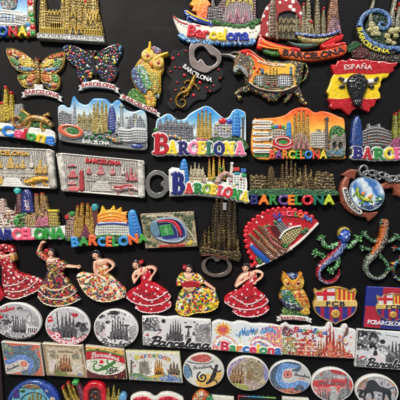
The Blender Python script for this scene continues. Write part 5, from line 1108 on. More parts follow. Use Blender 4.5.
def bronze_plaque():
    c = Cv('city_magnet', 'bronze skyline relief on a green strip above thick coloured letters BARCELONA', 'fridge magnet', (248, 158, 338, 208), zref=6, mat='metal', base='footing')
    B, Bd, Bh = (122, 100, 62), (40, 32, 20), (168, 142, 92); M = .5
    c.paint(rect(250, 186, 334.6, 196), B, z=3.4, metal=M)
    f = lambda s: cast(B, Bd, 1.2, .7, Bh, s)
    c.part('house_block'); h = c.cur; c.paint(poly((250, 191), (250, 175.5), (252, 174), (254, 176), (257, 173.6), (259, 176), (262, 174), (266, 176.5), (266.6, 191)), f(1), z=4.6, dome=.7, metal=M); windows(c, [(251, 177.5), (266, 178), (266, 190), (251, 190)], 6, 4, Bd, z=-.5, metal=.3)
    c.part('round_tower'); c.paint(poly((266.6, 191), (268, 172), (269.6, 166.6), (272.6, 166.2), (275, 172), (276.4, 191)), ribs(B, Bd, 2, 4, .6, .36, 2), z=5, dome=1.4, r=3, metal=M)
    c.part('low_block'); c.paint(rect(275, 178, 283, 191), f(2), z=4.8, dome=.5, metal=M)
    for x, t in ((282.8, 163.5), (287, 160.4), (291.5, 160.2), (295.6, 162.6)): spire(c, x, t, 190, 4.4, B, Bd, z=5.2, top=.4, rows=12, metal=M)
    gable(c, 289, 176, 191, 9, Bh, Bd, 6.2, M, part='porch')
    c.part('cathedral'); ca = c.cur; c.paint(poly((298, 191), (298, 177), (303, 174), (309, 174), (314.6, 178), (315, 191)), ribs(B, Bd, 1.7, 2, .6, .36, 2.6), z=5, dome=.6, metal=M)
    for x, t in ((300.4, 168), (305.8, 164.4), (311.4, 168.6)): spire(c, x, t, 181, 3.2, Bh, Bd, z=5.4, top=.15, rows=6, metal=M, part='turret')
    gable(c, 306, 178, 191, 7, Bh, Bd, 6, M, part='porch')
    c.part('wavy_house'); wh = c.cur; c.paint(blob((315.4, 191), (315.6, 175), (318.6, 170.6), (322, 172.4), (326, 171.4), (330, 173), (333.6, 174.4), (334.6, 182), (334.8, 191), n=5), f(5), z=5, dome=.7, metal=M); windows(c, [(316.6, 174.6), (334, 176.5), (334, 190), (316.6, 190)], 6, 5, Bd, z=-.5, metal=.3)
    bits(c, (252, 178, 333, 190), 120, [B, Bh, (90, 72, 44)], 6, 5.6, .7, metal=M)
    c.part('lawn', 'resin'); c.paint(blob((249.6, 190), (270, 189), (290, 188), (312, 189.6), (335, 190), (335, 196), (249.6, 196)), stip([(14, 44, 26), (24, 76, 40), (44, 110, 60)], 1.2, .6), z=5.6, dome=.9, r=1.5)
    C_ = [(30, 34, 96), (232, 120, 40), (50, 130, 60), (96, 60, 130), (234, 120, 40), (50, 140, 60), (200, 40, 50), (30, 110, 90), (190, 206, 50)]
    c.text('BARCELONA', [(251.2, 204), (275, 204.4), (300, 204.6), (334, 204.2)], 9.2, C_, fat=.95, z=5.6, dome=1.5, mat='gloss', fill=.98)
    c.done()
bronze_plaque()

def anchor():
    c = Cv('anchor_magnet', 'brown wooden-look anchor with a round blue lizard picture and silver chain', 'fridge magnet', (339, 163, 412, 223), zref=6, base='anchor_body')
    br = cast((136, 68, 44), (112, 50, 32), .35, .25, (156, 86, 60))
    c.paint(stroke([(349.5, 175), (346, 182), (344.2, 192), (346.5, 203), (353, 210), (361, 214), (370, 215.5)], [2.6, 3.6, 4.4, 4.2, 3.6, 3, 2.6]), br, z=4, dome=2.4, r=4)
    c.paint(poly((342, 174.8), (351, 169.2), (357, 170), (355, 179), (350, 177.4), rnd=.5), br, z=4.4, dome=1.4, r=2)
    c.paint(poly((341.4, 203), (344, 192), (347, 204), rnd=.5), br, z=4, dome=1.4, r=2)
    c.paint(poly((366, 212.4), (378.6, 212), (376, 215.4), (368.8, 221.4), (367, 217), rnd=.4), br, z=4.4, dome=1.4, r=2)
    c.part('shank'); c.paint(poly((379, 185), (390, 181), (412, 180), (412, 187), (392, 187.6), (380, 190), rnd=.5), br, z=4.4, dome=1.6, r=3)
    c.part('stock'); c.paint(poly((393, 184), (402, 176), (404, 178), (400.4, 196.6), (395.4, 195), (394.4, 190), rnd=.5), br, z=5, dome=1.4, r=2.4)
    c.part('picture_disc', 'gloss'); d = c.cur
    disc = blob((350, 192), (352, 184), (357, 178.6), (364, 177), (374, 179), (380, 184), (384, 192), (383.6, 200), (379, 207), (372, 210.6), (364, 210), (356, 206), (351.6, 200))
    def sky(X, Y):
        u = (X-367)*.85+(Y-194)*-.5; n = vn(X, Y, .22, 2)
        t = .5+.5*np.sin(u*.42+2.2*n); col = mix(_c((60, 110, 180), X), (214, 222, 226), np.clip(t*1.3-.1, 0, 1))
        return col, .5*(t-.5)+.25*(n-.5)
    c.paint(disc, sky, z=6, dome=1.6, r=3)
    c.part('disc_rim', under=d); c.paint(disc-disc.grow(-1.2), cast((170, 186, 200), (90, 120, 160), .9, .4), z=7.2, dome=.6)
    gecko(c, [(357, 189), (357.4, 193), (359.6, 197), (364, 199.6), (369, 200.6), (372, 202.6)], [1.6, 1.7, 2, 2.2, 1.6, .8], [[(358, 192), (354.6, 194), (353.6, 196)], [(363, 199), (362, 203), (359.6, 203.6)], [(367, 199.4), (369, 196.4), (371, 196)]], stip([(60, 120, 30), (140, 180, 50), (200, 200, 60)], .9, .3), (110, 160, 50), z=7.8, dome=1.6, tl=1, lr=.9)
    for x, y, co in ((362.4, 193.6, (226, 130, 50)), (369.6, 196.4, (230, 150, 90)), (366, 199, (226, 200, 80))): c.part('flower', under=d); c.paint(ell(x, y, 2), co, z=8, dome=1.2)
    c.part('palm_flower', under=d)
    for k in range(7): c.paint(stroke([(379, 199.4), (379+4.4*math.cos(k*.9), 199.4+4.2*math.sin(k*.9))], [1.1, .6], False), (50, 130, 60), z=7.8, dome=1)
    c.paint(ell(379, 199.6, 1.5), (226, 226, 226), z=9.2, dome=.8)
    c.text('BARCELONA', [(360, 206.2), (368, 208.4), (376, 206), (381.6, 201.6)], 3, (26, 40, 80), fat=.25, z=8.4, dome=.4, mat='gloss', under=d)
    c.part('ribbon'); rb = c.cur; c.paint(stroke([(344.6, 190), (347.6, 200), (353, 207.4), (359.4, 212)], 2.8), (206, 202, 194), z=7, dome=.6)
    c.text('BARCELONA', [(343.4, 189.6), (346.6, 200.6), (352.2, 208.4), (359, 213.2)], 2.9, (50, 46, 44), fat=.22, z=7.9, dome=.2, under=rb)
    c.part('chain', 'steel')
    si = cast((176, 176, 174), (90, 90, 90), 1.2, .3, (220, 220, 218))
    def link(x, y, l, w_, a, z):
        ca, sa = math.cos(math.radians(a)), math.sin(math.radians(a)); pts = []
        for k in range(17):
            t = k/16*2*math.pi; u = l*math.cos(t); v = w_*math.sin(t); pts.append((x+u*ca-v*sa, y+u*sa+v*ca))
        c.part('chain_link', 'steel'); c.paint(stroke(pts, 1.25, False), si, z=z, dome=1.4, r=1.2, metal=.75)
    link(363.6, 170.6, 5.2, 4, 100, 5.4); link(367, 174.6, 4, 2.6, 40, 6.2)
    for x, y, a, z in ((372, 173.2, 12, 7.4), (377, 175.6, 60, 6.6), (382.4, 175.2, 18, 7.6), (387.6, 178, 50, 6.8), (392.4, 178.6, 5, 7.6), (398, 178.6, -30, 6.8), (403, 177, 10, 7.6)): link(x, y, 4.4, 2.4, a, z)
    c.done()
anchor()

# ------------------------------------------------------------------ fifth row
def left_letters():
    c = Cv('city_magnet', 'leaning skyline magnet at the left edge with navy, pink and green letters ARCELONA', 'fridge magnet', (-14, 184, 67, 244), zref=7, base='white_base')
    c.paint(poly((-14, 225), (62, 226), (64.6, 225), (65, 236.5), (62, 240), (-14, 240)), (222, 222, 214), z=4, dome=.8)
    W, Wd = (214, 200, 186), (140, 92, 80)
    c.part('striped_church'); c.paint(poly((-14, 228), (-14, 206), (-3, 204), (0, 198), (3, 200), (5, 207), (9, 210), (18, 213), (20, 228)), ribs(W, Wd, 3.1, 86, .7, .4), z=5, dome=.9)
    c.part('church_steps'); 
    for i in range(4): c.paint(stroke([(1+i*3.4, 216+i*3), (4+i*3.4, 226)], .8, False), (222, 214, 204), z=6.4, dome=.7)
    spire(c, 2.5, 199, 214, 5, W, Wd, z=5.8, top=.3, part='turret'); spire(c, 15.6, 204, 215, 3.4, W, Wd, z=5.8, top=.2, rows=4, part='turret')
    c.part('maroon_tower'); c.paint(poly((15.6, 214), (15.4, 194), (20.6, 193), (23, 214)), ribs((96, 40, 48), (50, 22, 28), 1.6, 86, .4, .3), z=5.2, dome=1.4, r=2)
    c.part('turquoise_statue', 'gloss'); c.paint(blob((13, 190.5), (16, 187.6), (20, 189.4), (19.6, 193), (16.4, 194.6)), (60, 170, 165), z=6, dome=1.8, r=2)
    c.part('navy_tower', 'gloss'); nt = c.cur; c.paint(poly((21, 213), (21.4, 193), (24, 189.4), (28, 189.6), (31, 194), (33.6, 213), rnd=.4), ribs((34, 44, 116), (22, 28, 80), 1.4, 84, .25, .3), z=5.8, dome=2, r=4)
    c.part('window_panel', under=nt); c.paint(poly((24, 200), (29, 201), (30.6, 211), (25.6, 210)), mosaic([(200, 200, 206), (180, 60, 80), (60, 70, 140), (220, 216, 210)], 1.4, (40, 50, 110)), z=.3, mode='add')
    c.part('foliage'); c.paint(blob((13, 223), (14, 217), (19, 214), (26, 213), (28, 218), (25, 225), (18, 227)), stip([(16, 80, 34), (40, 140, 60), (90, 170, 80)], 1, .8), z=6.2, dome=1.3, r=2)
    c.part('column_house'); c.paint(poly((25.6, 227), (25, 215), (36, 214.4), (37, 227)), ribs((190, 168, 110), (110, 86, 50), 2.2, 0, .7, .4), z=6, dome=.7)
    for x, l, t, w_ in ((38, -2.6, 194.5, 6.4), (43.6, -2.4, 193.5, 6.4), (47.6, -3.6, 196, 4.6)): spire(c, x, t, 226, w_, (172, 136, 84), (90, 62, 36), (206, 66, 40) if x < 46 else None, z=6, top=.5, lean=l, rows=13, tr=1.2)
    bits(c, (-10, 212, 58, 226), 110, [(190, 170, 150), (150, 110, 90), (176, 140, 90), (60, 110, 60), (120, 60, 60)], 7, 5.8, .8)
    c.part('pink_porch'); c.paint(blob((36, 224), (38, 217.6), (41, 216), (43, 219), (46, 215.6), (49, 220), (49, 226), (36, 227)), cast((190, 96, 130), (120, 84, 70), 1.1, .8), z=7.2, dome=.8)
    c.part('yellow_block'); c.paint(poly((49, 227), (48, 211), (56.6, 210), (58.8, 226)), ribs((196, 176, 84), (120, 100, 40), 1.9, 4, .6, .36, 3), z=6, dome=.8)
    c.part('crown_tips'); 
    for i in range(5): c.paint(ell(48.8+i*2, 210.8, .9, 1.5), (226, 206, 70), z=7, dome=.8)
    C_ = [(36, 44, 120)]*2+[(236, 90, 120)]*3+[(50, 150, 60)]*3
    c.text('ARCELONA', [(-5, 239.6), (14, 239.6), (36, 239), (63.6, 238.2)], 10.4, C_, fat=1.15, z=6.2, dome=1.5, mat='gloss')
    c.text('B', [(-14, 239.8), (-7, 239.8)], 10.4, [(36, 44, 120)], fat=1.1, z=6.2, dome=1.5, mat='gloss')
    c.done()
left_letters()

def sun_letters():
    c = Cv('city_magnet', 'skyline magnet with a jagged orange sunset, tilted blue tower and wobbly BARCELONA', 'fridge magnet', (63, 201, 148, 249), zref=7, base='green_base')
    c.paint(blob((64, 240), (66, 233), (90, 236), (120, 234), (142, 234), (143, 242), (120, 243), (90, 243), (70, 242)), FOL, z=4, dome=1.2, r=2)
    c.part('pink_house'); c.paint(poly((65, 238), (65.4, 216), (68, 212), (75, 212), (77, 238)), ribs((180, 140, 130), (110, 80, 76), 2, 4, .6, .36, 2.4), z=5, dome=.8)
    bits(c, (66, 216, 98, 236), 60, [(180, 140, 130), (206, 170, 66), (120, 90, 60), (60, 110, 60)], 8, 5.2, .8)
    c.part('red_ornament', 'gloss'); c.paint(ell(66.4, 217, 2.2, 2.6), (196, 40, 44), z=6, dome=1.2); c.part('green_ornament', 'gloss'); c.paint(ell(71.6, 213.6, 2.8, 2.4), (50, 140, 60), z=6, dome=1.2)
    c.part('dark_tower'); c.paint(poly((91, 236), (92, 208), (97, 208), (98, 236)), (96, 50, 52), z=5, dome=1.2)
    c.part('turquoise_ball', 'gloss'); c.paint(ell(94.2, 207.4, 3.4, 4), (60, 150, 160), z=6, dome=2, r=3)
    for x, l, t, w_ in ((76, 1, 206, 5.4), (80.6, .8, 203.6, 5.6), (87, 0, 204, 5.4), (91.6, -1, 207.6, 4.6)): spire(c, x, t, 238, w_, (198, 156, 60), (100, 68, 28), (206, 66, 40), z=6, top=.4, lean=l, rows=14, tr=1)
    gable(c, 85.6, 224, 239, 12, (130, 60, 84), (84, 36, 56), 7, part='maroon_gable')
    c.part('sunset', 'gloss')
    P = [(97, 223), (97, 215), (99.4, 212), (101.6, 205), (105, 210), (110, 209), (113.6, 204.6), (115, 210.4), (121, 206.6), (121.6, 212), (127.6, 211), (126, 216.4), (128.4, 223)]
    c.paint(poly(P), grad((250, 200, 50), (230, 90, 30), (110, 207), (112, 224)), z=5, dome=1.2, r=2, noise=.3)
    for y in (214, 217.6, 220.6): c.part('sun_ray'); c.paint(stroke([(99, y+1), (107, y-1.4), (116, y-1.6), (126, y+1.2)], .5), (250, 180, 50), z=6.4, dome=.5)
    c.part('market_hall'); m = c.cur; c.paint(blob((97, 238), (97, 223.6), (105, 222), (120, 222), (127.6, 223.6), (129, 238), n=3), (200, 200, 192), z=5.6, dome=.7)
    windows(c, [(97.5, 226.6), (128, 226.6), (128.6, 237), (97.5, 237)], 13, 4, (120, 120, 110), fw=.5, fh=.5)
    c.part('blue_fascia', under=m); c.paint(stroke([(98, 224.4), (112, 223.4), (127.6, 224.6)], 1), (44, 60, 140), z=6.8, dome=.6)
    c.part('blue_tower', 'gloss'); bt = c.cur; c.paint(blob((131, 238), (128, 222), (128, 213), (131, 209.6), (135, 211), (138, 220), (141.6, 236)), grad((70, 150, 215), (40, 110, 180), (128, 210), (140, 236)), z=6, dome=2.2, r=4)
    c.part('tower_lights', under=bt)
    for i in range(6): c.paint(stroke([(131.6+i*.9, 215+i*3.4), (134.6+i*.9, 214.6+i*3.4)], .5, False), (40, 60, 130), z=.2, mode='add')
    c.part('green_strip'); c.paint(stroke([(97, 237), (110, 236), (128, 237.4)], 1.7), FOL, z=6.8, dome=.9)
    C_ = [(60, 140, 205), (60, 150, 70), (226, 96, 50), (60, 140, 205), (228, 100, 50), (60, 150, 70), (60, 140, 205), (228, 100, 50), (70, 160, 60)]
    c.text('BARCELONA', [(72.4, 246.6), (90, 245), (110, 246), (130, 244.4), (146.6, 240.6)], 8.6, C_, fat=1.05, z=7, dome=1.5, mat='gloss', hs=[1.06, .95, 1.08, .94, 1.05, .94, 1, 1.05, .8])
    c.done()
sun_letters()

def stadium_plaque():
    c = Cv('stadium_magnet', 'rectangular plaque of a blue and red football stadium seen from the air', 'fridge magnet', (139, 210, 199, 250), zref=4, base='ground_plate')
    q = poly((140.5, 214.2), (193.4, 211.6), (197.4, 246.2), (146, 248), rnd=.6)
    c.paint(q, cast((158, 142, 112), (92, 92, 70), .5, .4, (186, 164, 132)), z=4, dome=.8)
    c.part('tree_belt')
    for x, y, rx, ry in ((147, 217, 4, 1.6), (152, 219.6, 5, 1.8), (180, 214.6, 6, 1.6), (187, 219, 4, 4), (190, 226, 2.6, 4), (150, 243, 2, 2.4), (154, 244.6, 2, 2), (176, 216.4, 3, 1.4), (192, 236, 2.6, 1.6), (145, 222, 2.5, 2), (186, 230, 2, 3), (144, 218, 2.6, 1.8), (164, 215.4, 5, 1.2), (148, 228, 2.4, 3), (149, 236, 2, 2.6), (188, 224, 3, 3), (192, 218, 2.6, 3), (160, 216.8, 3, 1), (190, 232, 2, 2.4)):
        c.paint(ell(x, y, rx, ry, 8), stip([(40, 52, 32), (62, 80, 46), (90, 96, 60)], 1, .6), z=4.4, dome=1, r=1.6)
    c.part('road'); c.paint(stroke([(147, 216), (160, 215), (176, 217.6), (190, 232), (196, 242)], .9), (190, 176, 150), z=4.8)
    c.part('stadium', 'gloss'); st = c.cur
    c.paint(blob((150.6, 231), (151, 223), (158, 218.4), (168, 217), (177, 218.4), (184, 224), (187.6, 232), (186.4, 238.4), (180, 241.6), (166, 242), (156, 239)), (120, 140, 160), z=5, dome=1.4, r=2)
    c.paint(blob((156, 231), (156, 223), (162, 219.6), (172, 219.2), (179, 222), (185, 230), (184.6, 236), (178, 238.6), (164, 239)), (34, 44, 110), z=5.6, dome=-.8, r=4)
    c.part('blue_stand', under=st); c.paint(blob((150.4, 226), (152, 221.6), (157, 221), (158.6, 226), (160.4, 234), (157, 237), (152, 233)), (96, 130, 150), z=7, dome=.8, r=2)
    c.part('red_stand', under=st); c.paint(stroke([(158, 221.4), (168, 220.6), (174.6, 222.6), (179, 228.6), (181, 235)], [.9, 1.2, 1.6, 1.7, 1.2]), (196, 40, 56), z=6.8, dome=.5)
    c.part('white_tier', under=st); c.paint(stroke([(159, 222.8), (168, 222), (173, 224.4), (177, 230), (178, 237)], .4), (190, 196, 210), z=6.6, dome=.3); c.paint(stroke([(157.6, 219.9), (170, 218.6), (179, 221.4), (184.6, 229), (186, 237)], .45), (160, 180, 200), z=7, dome=.3)
    c.part('pitch', under=st); pt = c.cur
    c.paint(poly((159.6, 226), (170.6, 224.6), (173.8, 234), (161.6, 235.8), rnd=.5), ribs((44, 128, 60), (60, 146, 74), 2.4, 8, .02, .5), z=5, dome=0)
    c.part('pitch_lines', under=st); c.paint(stroke([(165.3, 225.6), (167.6, 235)], .2, False), (170, 206, 170), z=5.1); c.paint(ell(166.4, 230.3, 1.9)-ell(166.4, 230.3, 1.6), (170, 206, 170), z=5.1)
    c.part('front_wall', under=st); c.paint(stroke([(157, 237.6), (166, 241), (178, 241.4), (184, 238)], .9), (150, 166, 180), z=6.6, dome=.5)
    c.part('red_band'); rb = c.cur; c.paint(poly((158.6, 244.9), (184.6, 243.2), (185, 246.4), (159, 247.6)), (206, 82, 54), z=5, dome=.3)
    c.text('BARCELONA', [(160, 247), (172, 246.3), (184, 245.6)], 2, (150, 34, 30), fat=.2, z=5.5, dome=.2, under=rb)
    c.part('yellow_stand'); c.paint(poly((186, 244), (191, 239.6), (194, 242), (190, 246)), (200, 176, 60), z=5, dome=.5)
    c.done()
stadium_plaque()

def opener_bronze():
    c = Cv('bottle_opener_magnet', 'dark bronze cathedral bottle opener with a steel ring at its foot', 'bottle opener', (196, 190, 244, 281), group=None, zref=7, mat='metal', base='facade')
    B, Bd, Bh = (78, 62, 36), (26, 21, 14), (150, 126, 72); M = .55
    c.part('opener_ring', 'steel')
    outer = ell(216.8, 267, 15.8, 11.2, 4)
    hole = blob((205.6, 266), (208, 260), (213, 259.4), (215.4, 262), (219, 262), (221, 260), (226, 261.4), (228, 267.6), (224, 272.4), (216, 274.4), (209, 272.4))
    c.paint(outer-hole, (168, 148, 138), z=3.2, dome=.5, r=.7, metal=.85, var=.05)
    c.use(0)
    c.paint(poly((211, 232), (212.6, 205), (218, 202), (236, 203), (238, 234), (241, 249), (239.6, 260), (230, 258.6), (216, 256.4), (200.6, 255), (198.6, 248), (203, 231)), ribs(B, Bd, 2, 3, .8, .4, 3), z=4, dome=1, metal=M)
    for x, t, b, w_, l in ((216, 198, 246, 6.2, 1), (221.6, 194, 246, 5.6, .6), (229.4, 194, 246, 5.6, .4), (234.4, 199, 246, 5.4, .6)): spire(c, x, t, b, w_, B, Bd, z=5, top=.55, lean=l, rows=18, metal=M)
    c.part('magnet_slot', 'plaster'); c.paint(poly((222.8, 202.6), (226.8, 202.4), (226.6, 210.4), (222.8, 210.4)), (150, 148, 150), z=6.6, dome=.2)
    for x, t in ((205, 229), (209, 226), (213, 232), (219, 224), (224, 220), (229, 224), (233.6, 230), (238, 236)): spire(c, x, t, 252, 3.4, Bh, Bd, z=6, top=.15, rows=9, metal=M, part='pinnacle')
    for x, t, w_ in ((212, 237, 8), (222, 232, 10), (232, 238, 8)): gable(c, x, t, 254, w_, B, Bd, 7, M, part='porch')
    c.part('step_ledge'); c.paint(poly((198.4, 247.6), (203, 246.4), (222, 250.4), (240.4, 251), (242, 255), (240, 262), (228, 259.6), (212, 256), (200, 256.4)), cast(B, Bd, 1, .9, Bh), z=6.6, dome=1.2, r=2, metal=M)
    c.part('red_brown_band'); c.paint(stroke([(203, 255.6), (214, 255.2), (228, 259)], 1), (104, 56, 40), z=7, dome=.7, metal=.3)
    c.done()
opener_bronze()

def red_fan():
    c = Cv('fan_magnet', 'red polka-dot hand fan with brown towers, a blue tower and BARCELONA along its arc', 'fridge magnet', (243, 205, 322, 271), zref=5, mat='gloss', base='fan_leaf')
    rim = [(257, 266), (250.4, 256), (246.6, 245), (245.6, 234), (247.4, 226.4), (255, 219), (265, 212.6), (275, 209.2), (286, 208.4), (297, 210.6), (308, 214.6), (318.6, 221)]
    leaf = poly(list(cat(rim, False, 5))+[(317, 225), (300, 240), (291, 247.4), (275, 257.6)])
    c.paint(leaf, spots((186, 20, 34), (225, 215, 210), 10.5, 1.15, 35, seed=5), z=4, dome=1, r=1.5)
    c.part('scalloped_edge')
    rr = cat(rim, False, 6)
    for i in range(2, len(rr)-2, 3): c.paint(ell(rr[i][0], rr[i][1], 2.5, 2.5), (206, 24, 40), z=4.4, dome=1.6, r=2)
    c.part('fan_guard', 'plaster'); c.paint(stroke([(256.4, 267), (274, 258.6), (290.6, 248.4), (303, 238.4), (317.6, 223.6)], [1, 1.3, 1.5, 1.4, 1.3]), (216, 208, 198), z=5.6, dome=1, r=1.2)
    c.part('pivot', 'plaster'); c.paint(ell(290.4, 248.6, 1.9), (206, 198, 186), z=6.6, dome=1.2, r=1.5)
    bits(c, (264, 222, 290, 246), 70, [(150, 120, 80), (120, 60, 50), (190, 170, 120), (90, 110, 70), (150, 140, 140)], 9, 4.8, .8, leaf.grow(-8))
    # diagonal towers, tips to the upper left
    for i, (a, b, w_) in enumerate((((250, 235), (272, 257), 2.8), ((255, 230.6), (277.6, 253.6), 3), ((260, 227.4), (282.4, 250.6), 3), ((258, 226), (286.6, 248), 1.4))):
        c.part('tower'); c.paint(stroke([a, ((a[0]+b[0])/2, (a[1]+b[1])/2), b], [w_*.7, w_*1.2, w_*1.3], False), ribs((132, 84, 52), (70, 40, 26), 1.9, 45, .6, .36), z=6, dome=1.8, r=2.4)
    c.part('pink_tracery'); c.paint(stroke([(268, 234), (272, 242), (280, 247), (286, 249)], 1), (180, 90, 90), z=8, dome=.6); c.paint(stroke([(262, 236), (268, 246), (276, 252)], .6), (186, 120, 80), z=8, dome=.5)
    c.part('blue_tower'); c.paint(stroke([(251.6, 246.6), (259, 254), (267, 261)], [2.2, 3.3, 2.8]), (30, 84, 170), z=5.8, dome=2.2, r=3)
    c.part('grey_cathedral', 'resin'); c.paint(poly((274, 227), (277, 221.6), (281, 220), (287, 226), (290, 232), (281, 238), (276, 233)), ribs((140, 136, 136), (76, 70, 74), 1.7, 40, .6, .4, 2.2), z=6, dome=.8)
    c.part('blue_dome'); c.paint(ell(279.4, 220.2, 2.4, 2), (60, 120, 190), z=6.4, dome=1.2); c.part('green_dome'); c.paint(ell(275, 222, 1.8), (50, 140, 80), z=6.4, dome=1.2)
    c.part('maroon_block'); c.paint(poly((270, 226), (275, 225), (283, 237), (280, 242), (272, 232)), (84, 20, 26), z=5.4, dome=.5)
    c.part('checkered_hall', 'resin'); ch = c.cur
    c.paint(blob((279.6, 238), (286, 231), (294, 227.6), (301, 226.4), (302, 230), (297, 237), (290, 244), (284, 244)), ribs((200, 186, 120), (84, 70, 40), 2.3, -32, .5, .34, 2.1), z=6.2, dome=.9)
    c.part('white_roof', under=ch); c.paint(stroke([(279.4, 238), (284, 231.6), (292, 227.4), (300, 225.8)], 1), (220, 216, 208), z=7.6, dome=.8)
    for x, y in ((286, 245.6), (283.6, 246), (306, 229.6), (303, 232), (260, 262), (258, 259.4)): c.part('shrub', 'resin'); c.paint(ell(x, y, 2.7, 2.2), FOL, z=6, dome=1.4, r=2)
    C_ = [(110, 50, 120), (60, 60, 150), (226, 60, 80), (226, 110, 140), (226, 60, 70), (60, 150, 80), (226, 110, 50), (60, 100, 180), (60, 110, 190)]
    c.text('BARCELONA', [(274, 218.6), (286, 216), (299, 217), (311.4, 222.4)], 4.6, C_, fat=.5, z=5.8, dome=.9)
    c.done()
red_fan()

def geckos():
    c = Cv('gecko_magnet', 'blue and silver scaled gecko with glittering green feet and a red-edged tail', 'fridge magnet', (309, 222, 362, 290), group='glittering gecko magnets', zref=6, mat='gloss', base='body')
    gl = mosaic([(20, 90, 30), (40, 130, 40), (90, 180, 80), (16, 60, 24), (200, 226, 190)], 1.2, (10, 36, 14), .5)
    legs = [[(338, 245), (331, 247.6), (326, 246), (323, 240)], [(330, 259), (325, 257.6), (322, 255), (318, 254)], [(346, 246), (351, 247), (355, 243), (358, 240)], [(338, 257), (339, 263), (336, 268), (333, 270)]]
    gecko(c, [(344, 238), (342.6, 246), (338, 253), (331, 259), (324, 265), (319.4, 272), (321, 279.4), (328, 283), (335.6, 281), (340, 275), (340.4, 270.6)], [3, 3.8, 4.4, 4.4, 3.6, 2.8, 2.3, 2.1, 1.8, 1.4, .7],
          legs, mosaic([(190, 30, 50), (150, 24, 40), (210, 90, 100), (120, 30, 50)], 1.2, (60, 20, 30), .5), gl, z=4.8, dome=2, tl=4, lr=2.7, toes=4)
    c.part('blue_back'); c.paint(stroke([(345, 240), (343.4, 247), (339.4, 253.4), (333, 259.4), (326.6, 264), (320, 272), (320.6, 280), (326, 284), (332, 284)], [3, 3.4, 3.6, 3.2, 2.5, 1.4, 1.3, 1.1, .8]), mosaic([(40, 80, 180), (150, 170, 200), (200, 206, 216), (60, 110, 200), (30, 50, 120)], 1.15, (24, 34, 70), .6), z=.1, dome=.4, r=2, mode='add')
    c.part('gold_collar'); c.paint(blob((338.6, 236), (340, 229.6), (345, 226.6), (350, 228.6), (352, 233), (348, 232), (343, 235)), mosaic([(200, 170, 60), (160, 130, 50)], 1.1), z=3, dome=3, r=2.5)
    c.part('head'); h = c.cur; c.paint(blob((339, 238), (341, 232), (345, 229.4), (350, 231.4), (351, 237), (348, 242), (342.6, 243)), mosaic([(20, 60, 170), (34, 84, 200), (60, 110, 210)], 1.2, (12, 30, 90), .5), z=3.4, dome=5.4, r=5)
    for x, y in ((341.4, 234), (349.4, 234.6)): c.part('eye', under=h); c.paint(ell(x, y, 1.1), (220, 226, 230), z=.2, dome=.8, mode='add')
    c.part('white_stones'); 
    for x, y in ((346, 236.6), (345, 237.6), (343.6, 262), (320, 266), (333, 249), (326, 254)): c.paint(ell(x, y, .9), (220, 224, 228), z=.1, dome=.7, mode='add')
    c.done()
    c = Cv('gecko_magnet', 'orange and brown spotted gecko with curled pale green tail near the right edge', 'fridge magnet', (359, 216, 406, 284), group='glittering gecko magnets', zref=6, mat='gloss', base='body')
    gl = mosaic([(20, 80, 34), (50, 120, 60), (110, 170, 120), (14, 46, 22), (170, 190, 160)], 1.1, (10, 34, 16), .5)
    legs = [[(381, 240), (375, 241.6), (371, 239.6), (366, 235)], [(374, 252), (370, 249.6), (365, 248.4)], [(387, 242), (392, 241), (397, 238)], [(379, 254), (384, 259), (388, 264), (390, 268)]]
    gecko(c, [(386, 223), (385.6, 230.6), (384, 239), (380, 248), (374, 255.6), (368.6, 262), (367, 269), (370, 275.4), (376.6, 279), (384, 277.6), (389, 272)], [4.4, 4.2, 4.4, 4.6, 4.2, 3.2, 2.7, 2.4, 2.1, 1.6, .9],
          legs, mosaic([(110, 120, 104), (150, 160, 140), (90, 70, 50), (190, 196, 180), (70, 110, 90)], 1.1, (26, 40, 36), .5), gl, z=4.8, dome=2, tl=3.4, lr=2.1, toes=4)
    c.part('orange_back'); c.paint(stroke([(385, 221.6), (383.4, 230), (380.6, 238), (377, 246), (372, 253.6)], [2.2, 2.3, 2.4, 2.2, 1]), mosaic([(214, 110, 40), (190, 84, 36), (230, 140, 60)], 1.2, (100, 46, 20), .5), z=.1, dome=.5, r=1.5, mode='add')
    c.part('spotted_side'); c.paint(stroke([(388, 226), (387.4, 234), (386, 242), (381, 250), (375.4, 257), (369.6, 264)], [1.8, 2.2, 2.8, 2.8, 2.2, .9]), mosaic([(50, 30, 22), (80, 46, 30), (200, 190, 170), (30, 20, 16), (150, 130, 110)], 1.25, (20, 14, 12), .6), z=.1, dome=.5, r=1.5, mode='add')
    c.part('head_patch'); c.paint(ell(386, 222.6, 2.6, 3.6, 10), mosaic([(214, 110, 50), (180, 90, 50), (206, 190, 170)], 1.1), z=.1, dome=.6, r=2, mode='add')
    for x in (383, 389.4): c.part('eye'); c.paint(ell(x, 223.4, .9), (30, 24, 20), z=.2, dome=.7, mode='add')
    c.done()
    c = Cv('gecko_magnet', 'dark gecko with bright blue, red and yellow dots, cut off by the right edge', 'fridge magnet', (388, 238, 424, 288), group='glittering gecko magnets', zref=5, mat='gloss', base='body')
    bk = (20, 22, 28); cols = [(40, 120, 200), (210, 50, 50), (230, 200, 60), (60, 150, 80), (60, 150, 220), (220, 224, 226)]
    gecko(c, [(414, 226), (416, 240), (412, 252), (404, 259), (396, 263), (393.6, 270), (396, 277.4), (403, 281), (409, 276)], [4, 4.6, 4.4, 3.6, 2.8, 2.5, 2.2, 1.8, 1], [[(412, 250), (404, 250), (397, 248.6)]], bk, bk, z=4, dome=1.8, tl=3.4, lr=1.8)
    reg = stroke([(416, 240), (412, 252), (404, 259), (396, 263), (393.6, 270), (396, 277.4), (403, 281)], [4.2, 4, 3.4, 2.6, 2.4, 2, 1.6]); reg2 = stroke([(410, 250), (400, 249.6), (394, 248.4)], [2, 2.4, 3.4])
    dots(c, reg, 80, cols, .6, 1, z=.1, seed=3); dots(c, reg2, 26, cols, .6, .95, z=.1, seed=9, part='coloured_dots')
    c.done()
geckos()
